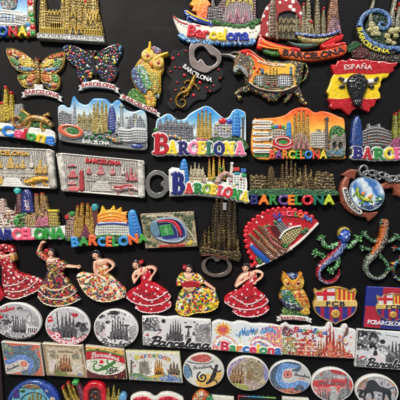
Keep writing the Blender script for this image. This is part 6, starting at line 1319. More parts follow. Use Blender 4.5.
# ------------------------------------------------------------------ sixth row: dancers, owl, crests
SKIN = lambda s=0: cast((240, 188, 158), (226, 164, 134), .3, .1, (246, 204, 176), s)
def wavy(pts, amp=.55, per=2.9):
    q = cat(pts, False, 10); d = np.hypot(*(q[1:]-q[:-1]).T); s_ = np.r_[0, np.cumsum(d)]
    t = np.gradient(q, axis=0); t /= np.hypot(t[:, 0], t[:, 1])[:, None]+1e-9
    nrm = np.c_[-t[:, 1], t[:, 0]]
    ph = s_*2*math.pi/per+1.6*np.sin(s_*.31+q[0, 0]); am = amp*(.75+.45*np.sin(s_*.83+q[0, 1]))
    return [tuple(v) for v in q+nrm*(am*np.sin(ph))[:, None]]
def floral(base, seed=0, cell=1.9):
    return mosaic([base, (200, 40, 40), base, (230, 226, 214), (40, 120, 60), base, (40, 60, 130), (230, 120, 50), base], cell, tuple(v*.8 for v in base), .3, .05, seed)
def pleats(fill, cx, cy, k=26, amp=.55):
    "folds running out from the waist"
    def g(X, Y):
        c_, h = fill(X, Y); a = np.arctan2(Y-cy, X-cx); r = np.hypot(X-cx, Y-cy)
        return c_, h+amp*np.cos(a*k+.6*vn(X, Y, .12, 3)*6)*np.clip(r/18, 0, 1)
    return g
def tier(c, shape, hem, fill, edge, z, dress, r=4, dome=1.8, er=.65):
    c.use(dress); c.paint(shape, fill, z=z, dome=dome, r=r)
    c.part('ruffle_edge', under=dress); c.paint(stroke(wavy(hem), er, False), edge, z=z+.9, dome=.9, r=.6)
def head(c, body, x, y, r, tilt=0, z=8, hair=None, flower=None, face=-1):
    """face, features, hair and flower of a dancer; face -1 looks to the left"""
    c.use(body)
    a = math.radians(tilt); ca, sa = math.cos(a), math.sin(a)
    L = lambda u, v: (x+u*r*ca-v*r*sa, y+u*r*sa+v*r*ca)
    c.paint(blob(*[L(*p) for p in ((-.75, -.5), (0, -.95), (.8, -.5), (.8, .2), (.35, .9), (-.1, 1.1), (-.6, .65), (-.82, .1))]), SKIN(), z=z, dome=1.9, r=r*.9)
    c.paint(ell(*L(.12*face-.05, .22), r*.16, r*.26, tilt), (244, 194, 164), z=.55, dome=.3, mode='add', r=.5)
    c.part('hair', 'gloss'); hr = c.cur
    c.paint(blob(*[L(*p) for p in (hair or ((-.85, -.2), (-.7, -.95), (0, -1.35), (.9, -1.1), (1.25, -.3), (1.1, .5), (.8, .3), (.7, -.25), (.1, -.62), (-.5, -.55)))]), cast((22, 18, 18), (10, 9, 9), 1, .4, (44, 38, 38)), z=z+1.3, dome=1.2, r=1.6)
    c.part('eyes', under=body)
    for u in (-.38, .3): c.paint(ell(*L(u+.08*face, -.02), r*.13, r*.08, tilt), (36, 22, 18), z=.06, mode='add', var=0); c.paint(stroke([L(u-.15+.08*face, -.22), L(u+.15+.08*face, -.24)], .14, False), (60, 34, 26), z=.05, mode='add', var=0)
    c.part('lips', under=body); c.paint(ell(*L(.08*face-.02, .58), r*.2, r*.09, tilt), (180, 40, 44), z=.15, mode='add', var=0)
    if flower:
        c.part('flower', 'gloss'); fl = c.cur
        for k in range(5): c.paint(ell(flower[0]+1.1*math.cos(k*1.26), flower[1]+1.1*math.sin(k*1.26), 1.15), (200, 30, 44), z=z+1.6, dome=1, r=1)
        c.paint(ell(flower[0], flower[1], .8), (160, 16, 30), z=z+2.3, dome=.6)
def hand(c, x, y, ang, s=1, z=6.5, n=4, spread=.28, col=None):
    "palm with fingers and thumb on the current part"
    a = math.radians(ang); sk = col or (240, 188, 158)
    c.paint(ell(x, y, 1.5*s, 1.15*s, ang), sk, z=z, dome=1, r=1.1)
    for k in range(4):
        b = a+(k-1.5)*spread; l = (2.4, 2.9, 2.8, 2.2)[k]*s
        c.paint(stroke([(x+math.cos(b)*s, y+math.sin(b)*s), (x+math.cos(b)*l, y+math.sin(b)*l), (x+math.cos(b+.3)*(l+.5*s), y+math.sin(b+.3)*(l+.5*s))], .38*s, False), sk, z=z, dome=.7, r=.4)
    b = a-1.25; c.paint(stroke([(x, y), (x+math.cos(b)*1.5*s, y+math.sin(b)*1.5*s), (x+math.cos(b+.5)*2.3*s, y+math.sin(b+.5)*2.3*s)], .42*s, False), sk, z=z+.3, dome=.7, r=.4)
FIG = dict(group='flamenco dancer magnets in one row', zref=6, mat='resin', base='body')

def dancer_edge():
    c = Cv('flamenco_dancer_figurine', 'dancer at the left edge in dark red white-dotted dress sweeping right, raised sleeve', 'figurine', (-16, 240, 47, 302), **FIG)
    c.part('dress', 'gloss'); d = c.cur; b = 0
    F = pleats(spots(stip([(120, 14, 26), (150, 20, 32), (196, 40, 60), (180, 60, 40)], .5, .2), (226, 214, 206), 5.2, 1.05, 25, .35), 6, 262)
    S = blob((2, 262), (12, 264), (16, 271), (27, 275), (38, 279), (45, 282), (42, 288), (32, 294), (20, 298), (10, 299.5), (4, 295), (1, 284))
    tier(c, S, [(45, 282.6), (38, 290), (26, 296), (14, 299.6), (5, 297)], F, (224, 205, 190), 3.4, d)
    tier(c, blob((2, 264), (12, 266), (17, 272), (28, 277), (36, 280), (30, 288), (18, 292), (8, 292), (3, 286)), [(37, 280.6), (28, 288.6), (16, 292), (6, 291)], F, (224, 205, 190), 4.4, d)
    tier(c, blob((1, 262), (10, 264), (16, 272), (28, 276), (22, 282), (12, 285), (4, 284)), [(28, 276.6), (20, 283), (10, 285.6), (3, 285)], F, (214, 190, 180), 5.2, d)
    c.use(d); c.paint(blob((-4, 250), (3, 252), (10, 257), (14, 266), (14, 276), (6, 277), (2, 268), (-4, 258)), F, z=5.4, dome=2.4, r=4)
    c.use(b); c.paint(stroke([(-6, 251), (1, 256), (7, 256), (11, 254)], [1.6, 1.5, 1.3, 1.1]), SKIN(), z=6.2, dome=1.4, r=1.4); hand(c, 11.4, 254, 30, 1.1, 7)
    c.part('castanet', 'gloss'); c.paint(ell(13, 257.6, 2.6, 4, -25), cast((214, 160, 90), (150, 96, 50), .8, .2), z=7.4, dome=1.5, r=2)
    c.part('sleeve', 'gloss', d)
    c.paint(stroke([(-6, 251), (0, 247.4), (7, 247), (12, 249)], [2.8, 3.3, 3, 2.4]), F, z=6, dome=1.6, r=2.4)
    c.paint(stroke(wavy([(3, 251.6), (8, 251), (13.6, 251.4)]), .8, False), (190, 30, 44), z=7, dome=.9)
    head(c, b, -9, 244, 4.4, 0, 7)
    c.done()
dancer_edge()

def dancer_arm():
    c = Cv('flamenco_dancer_figurine', 'dancer with one bare arm raised and the other stretched right, multicoloured ruffled dress', 'figurine', (35, 238, 81, 308), **FIG)
    b = 0
    c.part('dress', 'gloss'); d = c.cur
    pal = [(150, 30, 50), (200, 60, 50), (40, 90, 50), (190, 120, 40), (90, 30, 70), (214, 150, 70), (226, 214, 196), (110, 20, 50), (40, 50, 90)]
    F = pleats(confetti((96, 26, 40), [(190, 40, 50), (214, 150, 60), (40, 90, 50), (226, 206, 170), (210, 110, 50), (40, 46, 90), (220, 170, 90), (150, 30, 70), (30, 30, 40)], 2.5, 1.25, .15, 3, (50, 60, 40)), 53, 268, 22)
    E = (224, 206, 180)
    tier(c, blob((46, 284), (60, 280), (72, 290), (79, 299), (74, 303.4), (64, 305.6), (52, 306.4), (42, 303), (36.6, 295)), [(37.4, 297), (44, 304), (55, 306.6), (68, 305), (79, 299.6)], F, E, 3.4, d)
    tier(c, blob((47, 276), (60, 274), (70, 284), (76, 292), (66, 298), (54, 299), (44, 296), (38, 290)), [(38.6, 291), (46, 297.6), (56, 299.4), (67, 297.8), (76, 292)], F, E, 4.4, d)
    tier(c, blob((48, 270), (58, 268), (64, 276), (70, 285), (62, 289), (52, 290), (44, 287), (45, 278)), [(43.6, 286), (51, 290), (60, 289.6), (70, 285)], F, E, 5.2, d)
    c.use(d); c.paint(blob((46, 259), (51, 262), (57, 259.6), (59.4, 265), (57.6, 274), (55, 279), (48.6, 278.6), (47.4, 270), (45.6, 263)), confetti((150, 110, 60), [(206, 160, 60), (230, 200, 130), (40, 50, 100), (120, 30, 60), (60, 110, 60), (40, 30, 30)], 2.2, 1, .15, 4), z=6, dome=2.2, r=4)
    c.use(b)
    c.paint(stroke([(51, 256.6), (51.4, 260)], [1.6, 2.8], False), SKIN(), z=6.8, dome=1.4, r=1.6)
    c.paint(stroke([(46.6, 259.4), (51, 260.6), (56.6, 259.8)], [1.6, 2.4, 1.6]), SKIN(), z=6.6, dome=1.4, r=1.6)
    c.paint(stroke([(46.4, 258.4), (41.6, 255.4), (38.4, 252.6), (39.6, 247), (41.4, 243.6)], [1.9, 1.6, 1.45, 1.3, 1]), SKIN(), z=6, dome=1.4, r=1.4); hand(c, 41.8, 242.4, -10, .9, 6.4)
    c.paint(stroke([(62, 266), (67, 266.4), (73, 267), (76, 267)], [1.6, 1.5, 1.3, 1.1]), SKIN(), z=6, dome=1.4, r=1.4); hand(c, 76.6, 267, 12, .95, 6.4)
    SL = confetti((160, 40, 50), [(220, 130, 60), (226, 206, 180), (120, 30, 70), (60, 110, 60), (206, 50, 60)], 1.9, .9, .3, 5)
    c.part('sleeve', 'gloss', d); c.paint(blob((36.4, 252.6), (38.4, 250), (42, 252.6), (46.8, 256), (47.6, 260), (44, 260.4), (38, 255.8)), SL, z=6.8, dome=1.6, r=2)
    c.part('sleeve', 'gloss', d); c.paint(blob((55.6, 259.4), (59.6, 260.6), (65.6, 262.6), (66.6, 265), (63.4, 270.6), (58.6, 268), (56, 264)), SL, z=6.8, dome=1.8, r=2)
    head(c, b, 51.2, 252.6, 3.7, 12, 7.4, flower=(47.2, 250.4))
    c.done()
dancer_arm()

def dancer_seated():
    c = Cv('flamenco_dancer_figurine', 'bare-shouldered dancer with hand on hip and wide pale floral skirt', 'figurine', (74, 247, 128, 304), **FIG)
    b = 0; c.part('dress', 'gloss'); d = c.cur
    F = pleats(confetti((222, 196, 146), [(200, 50, 40), (236, 228, 214), (226, 110, 50), (226, 180, 70), (80, 110, 60), (236, 226, 206), (190, 40, 40), (60, 70, 120), (236, 214, 170)], 2.6, 1.25, .12, 8, (232, 220, 196)), 101, 268, 24, .6)
    tier(c, blob((76, 277), (80, 272.4), (88, 273.6), (98, 274), (108, 274), (115, 280), (122, 286), (126, 291), (124, 297.6), (114, 301), (104, 302), (95, 301), (87.6, 296), (81, 288)), [(77, 279), (82, 289), (89, 297), (99, 301.6), (111, 301.6), (124.6, 297)], F, (226, 196, 150), 4, d, er=.5)
    c.use(d); c.paint(blob((76.4, 275.6), (82, 273), (93, 275), (92, 282), (84, 285), (79, 281)), F, z=5.2, dome=1.8, r=3)
    c.paint(blob((94, 272), (106, 270), (112, 282), (116, 294), (106, 298), (97, 292)), F, z=5.4, dome=2.4, r=6)
    c.paint(blob((97, 263), (101, 266), (106.6, 262.6), (108.4, 268), (107.4, 275), (101, 278), (96, 275), (95.6, 268)), confetti((220, 180, 110), [(190, 60, 50), (232, 220, 196), (140, 80, 40), (226, 190, 90)], 2, .9, .15, 6), z=6.6, dome=1.9, r=3.5)
    c.use(b)
    c.paint(stroke([(97, 257.6), (99.6, 261)], [1.6, 2.6], False), SKIN(), z=7, dome=1.4, r=1.6)
    c.paint(blob((94, 262.6), (98, 259.6), (104, 259), (107.4, 260.6), (105.6, 264), (101, 266), (97, 265)), SKIN(), z=6.8, dome=1.6, r=2.4)
    c.paint(stroke([(105.6, 260.6), (110.6, 262.6), (113.4, 266), (110.6, 269.4), (108, 271)], [1.8, 1.6, 1.4, 1.3, 1.1]), SKIN(), z=6.6, dome=1.5, r=1.5); hand(c, 107.4, 271.6, 150, .85, 7.6)
    c.paint(stroke([(95.4, 262.4), (95, 268), (97, 273.6), (102, 277), (106, 279.6)], [1.9, 1.7, 1.6, 1.4, 1.2]), SKIN(), z=7.6, dome=1.6, r=1.5); hand(c, 107, 280.6, 40, .95, 8.2)
    head(c, b, 95.6, 255, 4, -12, 7.6, hair=((-1, .1), (-.85, -.8), (-.2, -1.35), (.7, -1.4), (1.35, -.7), (1.5, .2), (1.15, .8), (.85, .3), (.75, -.25), (.1, -.55), (-.6, -.4)))
    c.done()
dancer_seated()

def red_dancer(label, ox, oy, fl, ux=0, hd=(136, 264), hoff=0):
    c = Cv('flamenco_dancer_figurine', label, 'figurine', (124+ox, 255+oy, 173+ox, 318+oy), **FIG)
    t = lambda *pts: [(x+ox+ux*min(max((287-y)/13, 0), 1), y+oy) for x, y in pts]
    b = 0; c.part('dress', 'gloss'); d = c.cur
    F = pleats(spots((192, 18, 38), (232, 222, 218), 7, 1.1, 24+ox*.1, seed=int(ox)), 146+ox, 280+oy, 24, .55)
    E = (230, 200, 200)
    tier(c, blob(t((133, 296), (145, 292), (162, 296), (171.4, 303), (170, 309), (163, 312), (152, 313.6), (142, 312.6), (136, 309))), t((135, 308), (142, 312.4), (153, 313.4), (163, 311.6), (171, 306)), F, E, 3.2, d)
    tier(c, blob(t((127, 293), (134, 288), (150, 286), (163, 289), (170.4, 296), (169, 301), (160, 304), (150, 306), (140, 304), (130, 301), (126, 297))), t((126.6, 298), (133, 302.6), (144, 305.6), (155, 305.4), (165, 302), (170.6, 297)), F, E, 4.2, d)
    tier(c, blob(t((134, 289), (140, 284), (152, 282), (160, 286), (167, 291.6), (163, 296), (154, 300), (146, 299.6), (139, 296), (133, 292.6))), t((133.4, 292), (139, 295.6), (147, 300), (155, 299.4), (162, 295.6), (167, 292)), F, E, 5.2, d)
    c.use(d); c.paint(blob(t((140.6, 270), (144, 273), (149, 269), (151.6, 276), (152.4, 284), (156, 292), (146, 296), (138, 290), (140.6, 282), (140, 275))), F, z=6.2, dome=2.4, r=5)
    c.use(b)
    c.paint(stroke(t((137.4, 266), (140.4, 270)), [1.7, 2.6], False), SKIN(), z=7, dome=1.4, r=1.6)
    c.paint(blob(t((135, 271), (139, 268), (144, 267), (149, 268), (147.6, 271), (144, 274), (140, 275), (136, 275))), SKIN(), z=6.8, dome=1.6, r=2.4)
    c.paint(stroke(t((136, 271.6), (133.6, 276.6), (134.6, 281.6)), [2, 1.9, 1.4]), SKIN(), z=7.2, dome=1.6, r=1.7)
    c.paint(stroke(t((134.6, 282), (137.4, 278), (139.6, 275.4)), [1.5, 1.3, 1.1]), SKIN(), z=8.2, dome=1.3, r=1.4); hand(c, 140+ox+ux, 274.6+oy, -40, .8, 8.8)
    c.paint(stroke(t((147, 268), (152, 267.6), (155.4, 270), (153.6, 274), (151.4, 277)), [1.8, 1.6, 1.5, 1.3, 1.1]), SKIN(), z=6.6, dome=1.5, r=1.5); hand(c, 151+ox+ux*.7, 278+oy, 130, .85, 7.8)
    c.part('strap', 'gloss', d); c.paint(stroke(t((141, 272), (142, 268)), .5, False), (192, 18, 38), z=8.4, dome=.4); c.paint(stroke(t((148.6, 271), (147.6, 267.6)), .5, False), (192, 18, 38), z=8.4, dome=.4)
    head(c, b, hd[0], hd[1], 4, hoff, 7.6, flower=fl)
    c.done()
red_dancer('left one of the two red-dress dancers with white dots, beside the pale floral dancer', 0, 0, (141.4, 262), hd=(135.8, 264.4), hoff=14)
red_dancer('red white-dotted dancer below the red hand fan, chest turned left', 98, 4, (251.6, 265.4), ux=9, hd=(245.4, 267.8), hoff=8)

def dancer_yellow():
    c = Cv('flamenco_dancer_figurine', 'dancer in bright yellow floral dress holding an open red fan', 'figurine', (172, 261, 221, 320), **FIG)
    b = 0; c.part('dress', 'gloss'); d = c.cur
    Y = [(232, 196, 30), (236, 204, 50), (230, 190, 30), (200, 40, 36), (236, 204, 50), (230, 228, 216), (40, 130, 60), (40, 66, 140), (234, 200, 40)]
    F = pleats(confetti((236, 202, 36), [(206, 36, 36), (232, 230, 220), (40, 130, 60), (36, 60, 140), (236, 206, 60), (232, 230, 220), (200, 50, 40), (40, 110, 60)], 3, 1.15, .15, 12, (230, 180, 24)), 192, 284, 24, .6)
    tier(c, blob((181, 290), (190, 285), (203, 286), (213, 289.6), (217, 294), (219, 302), (215, 309), (205, 312.6), (196, 313), (188, 315.6), (179, 314), (175.4, 308), (176.6, 300)), [(175.4, 309), (180, 314.6), (188, 315.8), (196, 313.2), (207, 312.4), (216, 308.6), (219, 302)], F, (230, 196, 60), 4, d, er=.55)
    c.use(d); c.paint(blob((183, 288), (192, 284), (203, 286), (208, 294), (206, 303), (196, 306), (186, 304), (180, 296)), F, z=5.6, dome=1.6, r=4)
    c.paint(blob((185, 276), (190, 278), (197, 275), (200, 282), (199, 290), (185, 291), (183.4, 282)), F, z=6.4, dome=1.8, r=4)
    c.use(b)
    c.paint(stroke([(188, 270), (189, 275)], [1.6, 2.6], False), SKIN(), z=7, dome=1.4, r=1.6)
    c.paint(blob((181.6, 275), (185, 272.4), (190, 273), (195, 273.4), (192, 278), (188, 279.6), (184, 277.6)), SKIN(), z=6.8, dome=1.6, r=2.4)
    c.paint(stroke([(202.6, 281.4), (208, 285), (213, 288.4)], [1.6, 1.4, 1.1]), SKIN(), z=6.6, dome=1.5, r=1.5); hand(c, 213.6, 289, 60, .85, 7)
    for P in (blob((176, 280), (179, 275), (183, 273), (185, 278), (183, 285), (177, 286)), blob((192, 274), (198, 274), (203, 278), (204, 283), (198, 284), (194, 280))):
        c.part('sleeve', 'gloss', d); c.paint(P, F, z=7.2, dome=1.8, r=2.4)
    c.part('shawl_edge', 'gloss', d); c.paint(stroke(wavy([(182, 277), (188, 281), (195, 277)]), .7, False), (236, 214, 90), z=8.4, dome=.7)
    c.part('fan', 'gloss'); fn = c.cur
    c.paint(blob((180.6, 284), (185, 280.8), (191, 280), (197, 281), (201, 284.6), (197.6, 287), (190, 288.4), (184, 287.4)), ribs((186, 24, 34), (130, 12, 24), 1.6, 0, .3, .3), z=8.6, dome=.8, r=1)
    c.part('fan_sticks', 'gloss', fn); c.paint(blob((185, 287.6), (191, 286.6), (196, 287), (192, 291.6), (187, 291)), ribs((222, 184, 130), (170, 120, 70), 1.3, 0, .3, .3), z=8.4, dome=.7)
    c.use(b); hand(c, 184, 287.6, 20, .9, 9.2)
    head(c, b, 188.6, 269, 3.9, 8, 7.6, flower=(184.6, 267))
    c.done()
dancer_yellow()

def small_owl():
    c = Cv('owl_magnet', 'upright front-facing mosaic owl over a small white ribbon, left of the shield crest', 'fridge magnet', (275, 270, 316, 324), group='souvenir fridge magnets on the black board', zref=6, mat='gloss', base='body')
    Yp = [(236, 196, 50), (226, 160, 40), (240, 214, 90), (214, 130, 40)]
    c.part('branch'); c.paint(blob((282, 312), (285, 307), (293, 306), (300, 311), (308, 310), (311, 314), (304, 318), (286, 318)), mosaic([(60, 110, 40), (110, 150, 60), (30, 70, 30), (150, 170, 90)], 1.5, (20, 40, 16), .5), z=4, dome=1.6, r=3)
    c.use(0); c.paint(blob((280, 294), (284, 287), (293, 286), (302, 288), (307, 295), (310, 304), (310, 309), (303, 311), (295, 309), (285, 305), (280, 300)), mosaic(Yp, 1.5, (130, 80, 24), .5), z=4.8, dome=2.4, r=6)
    c.part('wing'); c.paint(blob((281, 291), (289, 290), (295, 296), (300, 306), (291, 305), (283, 300)), mosaic([(60, 130, 60), (200, 210, 200), (60, 120, 170), (100, 170, 80), (30, 70, 50)], 1.4, (20, 44, 24), .5), z=6.8, dome=1.3, r=3)
    c.part('wing'); c.paint(blob((280.4, 297), (284, 300), (292, 303), (304, 308), (298, 310), (288, 308), (282, 304)), mosaic([(40, 50, 70), (30, 40, 90), (206, 206, 206), (24, 24, 30), (60, 80, 140)], 1.4, (14, 14, 20), .5), z=7, dome=1.2, r=2)
    c.part('breast'); c.paint(blob((293, 293), (300, 290), (306, 295), (308, 303), (303, 306), (297, 301)), mosaic([(236, 190, 50), (226, 110, 50), (240, 210, 100), (190, 60, 40)], 1.6, (120, 60, 24), .5), z=7, dome=1.1, r=3)
    c.part('foot'); c.paint(blob((300, 312), (303, 308), (309, 309), (310, 313.6), (304, 315)), mosaic(Yp, 1.3, (120, 70, 24)), z=6, dome=1.2, r=2)
    c.part('head'); h = c.cur; c.paint(blob((282, 282), (283.4, 274), (288, 275.6), (296, 275.6), (301, 273.6), (304, 280), (303, 287), (296, 290), (288, 290)), mosaic(Yp, 1.4, (140, 90, 24)), z=7, dome=1.6, r=3)
    c.part('cap', under=h); c.paint(blob((287, 274.6), (292, 273.6), (298, 273.6), (296, 278), (291, 279)), mosaic([(50, 80, 150), (30, 50, 110), (170, 180, 200)], 1.2), z=8.4, dome=.8)
    for x in (287.4, 297.6):
        c.part('eye'); e = c.cur; c.paint(ell(x, 282.4, 4.7, 4.6), mosaic([(240, 206, 70), (224, 170, 50), (230, 220, 150)], 1.1, (170, 110, 30)), z=8, dome=1.2, r=2)
        c.part('pupil', under=e); c.paint(ell(x, 282.8, 1.9), (196, 70, 40), z=9, dome=.9, r=1.8); c.paint(ell(x, 282.8, .9), (50, 16, 12), z=9.7, dome=.4)
    for p_ in ([(291.4, 283), (287.6, 277.6), (284, 272.6)], [(293.6, 283), (297.4, 277.6), (301, 272.8)]): c.part('brow'); c.paint(stroke(p_, [.9, 1.3, .9]), (236, 150, 40), z=9, dome=1.1, r=1)
    c.part('beak'); c.paint(blob((291.4, 283.6), (293.6, 283.6), (292.6, 288)), (226, 140, 50), z=9.2, dome=1, r=1)
    ribbon(c, [(280.6, 315.6), (288, 315.2), (297, 315.6), (309, 317)], 4.8, z=6, fat=.15)
    c.done()
small_owl()

def crest(c, x, y, s, ty=1, line=(190, 150, 70), z=4, mat='gloss', base=True):
    """club shield about 44*s wide centred on x, top at y"""
    P = lambda u, v: (x+u*s, y+v*s*ty)
    out = blob(*[P(u, v) for u, v in ((-20, 2.6), (-15.4, 5), (-11, 2.4), (0, .4), (11, 2.4), (15.4, 5), (20, 2.6), (21.6, 6), (20, 12), (22.4, 18), (20, 27), (12, 33.4), (4, 36.4), (0, 39), (-4, 36.4), (-12, 33.4), (-20, 27), (-22.4, 18), (-20, 12), (-21.6, 6))], n=4)
    out_in = out.grow(-1.5*s)
    if base: c.use(0)
    else: c.part('crest', mat)
    c.paint(out, cast(line, tuple(v*.7 for v in line), .6, .2), z=z, dome=1.2, r=1.4)
    cr = c.cur
    def box(u0, v0, u1, v1): return poly(P(u0, v0), P(u1, v0), P(u1, v1), P(u0, v1))
    c.part('cross_field', mat, cr); c.paint(box(-22, 0, -.6, 15), (222, 220, 214), z=z+.3, clip=out_in, dome=.3, r=.4)
    c.part('red_cross', mat, cr); c.paint(box(-22, 6, -.6, 9.8), (200, 30, 46), z=z+.7, clip=out_in, dome=.3); c.paint(box(-12.2, 0, -8.4, 15), (200, 30, 46), z=z+.7, clip=out_in, dome=.3)
    c.part('striped_field', mat, cr); c.paint(box(.6, 0, 22, 15), (226, 176, 60), z=z+.3, clip=out_in)
    for k in range(4): c.paint(box(3+k*4.6, 0, 5.2+k*4.6, 15), (190, 50, 40), z=z+.5, clip=out_in)
    c.part('lower_field', mat, cr); c.paint(box(-22, 20, 22, 40), (40, 46, 130), z=z+.3, clip=out_in)
    for u in (-14.6, -5.6, 3.4, 12.4): c.paint(box(u-.6, 20, u+3.6, 40), (156, 24, 66), z=z+.5, clip=out_in)
    c.part('middle_band', mat, cr); mb = c.cur; c.paint(box(-22, 14.4, 22, 20.8), (214, 180, 100), z=z+.7, clip=out.grow(-.4*s), dome=.4, r=.5)
    c.text('FCB', [P(-9.4, 19.9), P(9.4, 19.9)], 4.4*s*ty, (38, 30, 40), fat=.35*s, z=z+1.1, dome=.3, mat=mat, under=mb, fill=.86)
    c.part('ball', mat, cr); c.paint(ell(*P(0, 28), 4.7*s, 4.5*s*ty), (206, 160, 70), z=z+.9, dome=1.2, r=2)
    for a in (0, 72, 144, 216, 288): c.paint(stroke([P(0, 28), P(4.2*math.cos(math.radians(a)), 28+4*math.sin(math.radians(a)))], .22, False), (140, 96, 40), z=-.1, mode='add')
    return cr
c = Cv('crest_magnet', 'large shield-shaped club crest with red cross, stripes and letters FCB', 'fridge magnet', (311, 284, 363, 328), group='football club crest magnets', zref=5, mat='gloss', base='shield')
crest(c, 335.6, 286, 1.0)
c.done()
def square_crest():
    c = Cv('crest_magnet', 'square magnet in blue and red quarters with a crest, lettered FC BARCELONA', 'fridge magnet', (362, 284, 416, 331), group='football club crest magnets', zref=4, mat='gloss', base='blue_quarter')
    q = poly((367.2, 286.6), (414, 288.6), (413, 331), (363.8, 327.2), rnd=.3)
    c.paint(q, (34, 44, 130), z=3, dome=.8, r=.8)
    c.part('red_quarter'); c.paint(poly((383.6, 285), (416, 285), (416, 308), (382, 307)), (176, 30, 52), z=3.9, clip=q.grow(-.3))
    c.part('red_quarter'); c.paint(poly((362, 305.6), (382, 307), (380, 332), (362, 332)), (176, 30, 52), z=3.9, clip=q.grow(-.3))
    crest(c, 392.6, 292.6, .78, 1, (150, 130, 80), 4.4, base=False)
    c.text('FCBARCELONA', [(367.6, 323.8), (388, 325.2), (407, 326.6)], 4, (222, 220, 224), fat=.32, z=4.6, dome=.4)
    c.done()
square_crest()

# ------------------------------------------------------------------ printed plates
def gprint(tones, f=.5, seed=0, stretch=1):
    t = np.asarray(tones, np.float32)
    def g(X, Y):
        n = fbm(X, Y*stretch, f, seed); n = np.clip((n-.5)*1.8+.5, 0, .999)
        k = n*(len(t)-1); i = k.astype(int); fr = k-i
        return t[i]*(1-fr[..., None])+t[np.minimum(i+1, len(t)-1)]*fr[..., None], 0
    return g
def ink(c, shp, col, clip, a=.02, var=.3, rough=None):
    r = c.rough if rough is None else rough; sd = c.sd
    c.paint(Shp(shp.bb, lambda X, Y: shp.f(X, Y)+r*2*(vn(X, Y, .9, sd)-.5)+r*(vn(X, Y, 2.4, sd)-.5)), col, z=a, mode='add', clip=clip, var=var, soft=.3+r)
def clutter(c, clip, bb, n, tones, seed=0, s=1):
    "busy collage detail: small windows, twigs, figures and patches of tone"
    rs = random.Random(seed); s = s*.8
    for _ in range(n):
        x = rs.uniform(bb[0], bb[2]); y = rs.uniform(bb[1], bb[3]); t = rs.choice(tones); k = rs.random()
        if k < .4: sh = stroke([(x, y), (x+rs.uniform(-2.6, 2.6)*s, y+rs.uniform(-2.2, 2.2)*s), (x+rs.uniform(-2.6, 2.6)*s, y+rs.uniform(-2.2, 2.2)*s)], rs.uniform(.22, .6)*s)
        elif k < .7: w_ = rs.uniform(.5, 1.6)*s; h = rs.uniform(.5, 2.4)*s; sh = rect(x-w_, y-h, x+w_, y+h)
        else: sh = ell(x, y, rs.uniform(.6, 2.2)*s, rs.uniform(.4, 1.3)*s, rs.uniform(0, 180))
        ink(c, sh, t, clip, a=0, rough=.12)
def church(c, x, yb, h, w_, col, clip, n=4, seed=0, light=None):
    "printed spires of the big cathedral"
    rs = random.Random(seed)
    for i in range(n):
        xx = x-w_/2+w_*(i+.5)/n; hh = h*(1-.22*abs(i-(n-1)/2)/(n/2))*rs.uniform(.94, 1.04); ww = w_/n*.9
        col2 = gprint([tuple(v*.55 for v in col), col, tuple(min(v*1.5, 230) for v in col)], 1.6, seed+i, .4)
        ink(c, poly((xx-ww/2, yb), (xx-ww*.4, yb-hh*.55), (xx-.25, yb-hh), (xx+.25, yb-hh), (xx+ww*.4, yb-hh*.55), (xx+ww/2, yb)), col2, clip)
        for k in range(int(hh/2)):
            if k*2 < hh*.75: ink(c, ell(xx, yb-1.5-k*2, ww*.13, .55), tuple(v*.35 for v in col), clip)
    ink(c, poly((x-w_*.62, yb+1.5), (x-w_*.6, yb-h*.28), (x-w_*.3, yb-h*.36), (x, yb-h*.46), (x+w_*.3, yb-h*.36), (x+w_*.6, yb-h*.28), (x+w_*.62, yb+1.5)), gprint([tuple(v*.4 for v in col), tuple(min(v*1.25, 230) for v in col), tuple(v*.7 for v in col)], 1.4, seed+9, .6), clip)
    for k in (-1, 0, 1): ink(c, poly((x+k*w_*.26-1.1, yb+1), (x+k*w_*.26, yb-h*.2), (x+k*w_*.26+1.1, yb+1)), tuple(v*.35 for v in col), clip)
def tree(c, x, y, r, col, clip, seed=0):
    rs = random.Random(seed); sh = None
    for _ in range(9):
        a = rs.uniform(0, 6.28); q = rs.uniform(.2, 1)*r; e = ell(x+q*math.cos(a), y+q*.6*math.sin(a), r*.4, r*.32)
        sh = e if sh is None else sh | e
    ink(c, sh, gprint([tuple(v*.5 for v in col), tuple(v*1.5 for v in col), tuple(v*.8 for v in col), tuple(min(v*2.6, 220) for v in col)], 1.1, seed), clip)
def plate(nm, label, shp, box, mg=1.2, rim=(222, 220, 214), tones=None, group='printed picture magnets in the lower rows', z=3.4, dome=1.1, catg='fridge magnet', nf=.35, seed=1):
    c = Cv(nm, label, catg, box, group=group, zref=4, mat='print', base='plate'); c.rough = .16
    c.paint(shp, rim, z=z, dome=dome, r=1.6, var=.03)
    c.part('picture'); cl = shp.grow(-mg)
    c.paint(cl, gprint(tones or [(196, 194, 194), (222, 220, 218), (205, 202, 202)], nf, seed), z=.03, mode='add', var=.04)
    return c, cl
def script(c, txt, path, h, col, out=None, fat=.12, cl=None, z=.06, slant=.2, under=1):
    if out:
        c.text(txt, path, h, out, font='script', fat=fat+.75, z=z*.5, dome=0, mode='add', slant=slant, var=.03, under=under)
        c.parts[-1] = ('lettering_outline',)+c.parts[-1][1:]
    c.text(txt, path, h, col, font='script', fat=fat, z=z, dome=.04, mode='add', slant=slant, var=.05, under=under)
BWG = [(70, 68, 70), (196, 192, 192), (120, 118, 120), (220, 216, 216)]

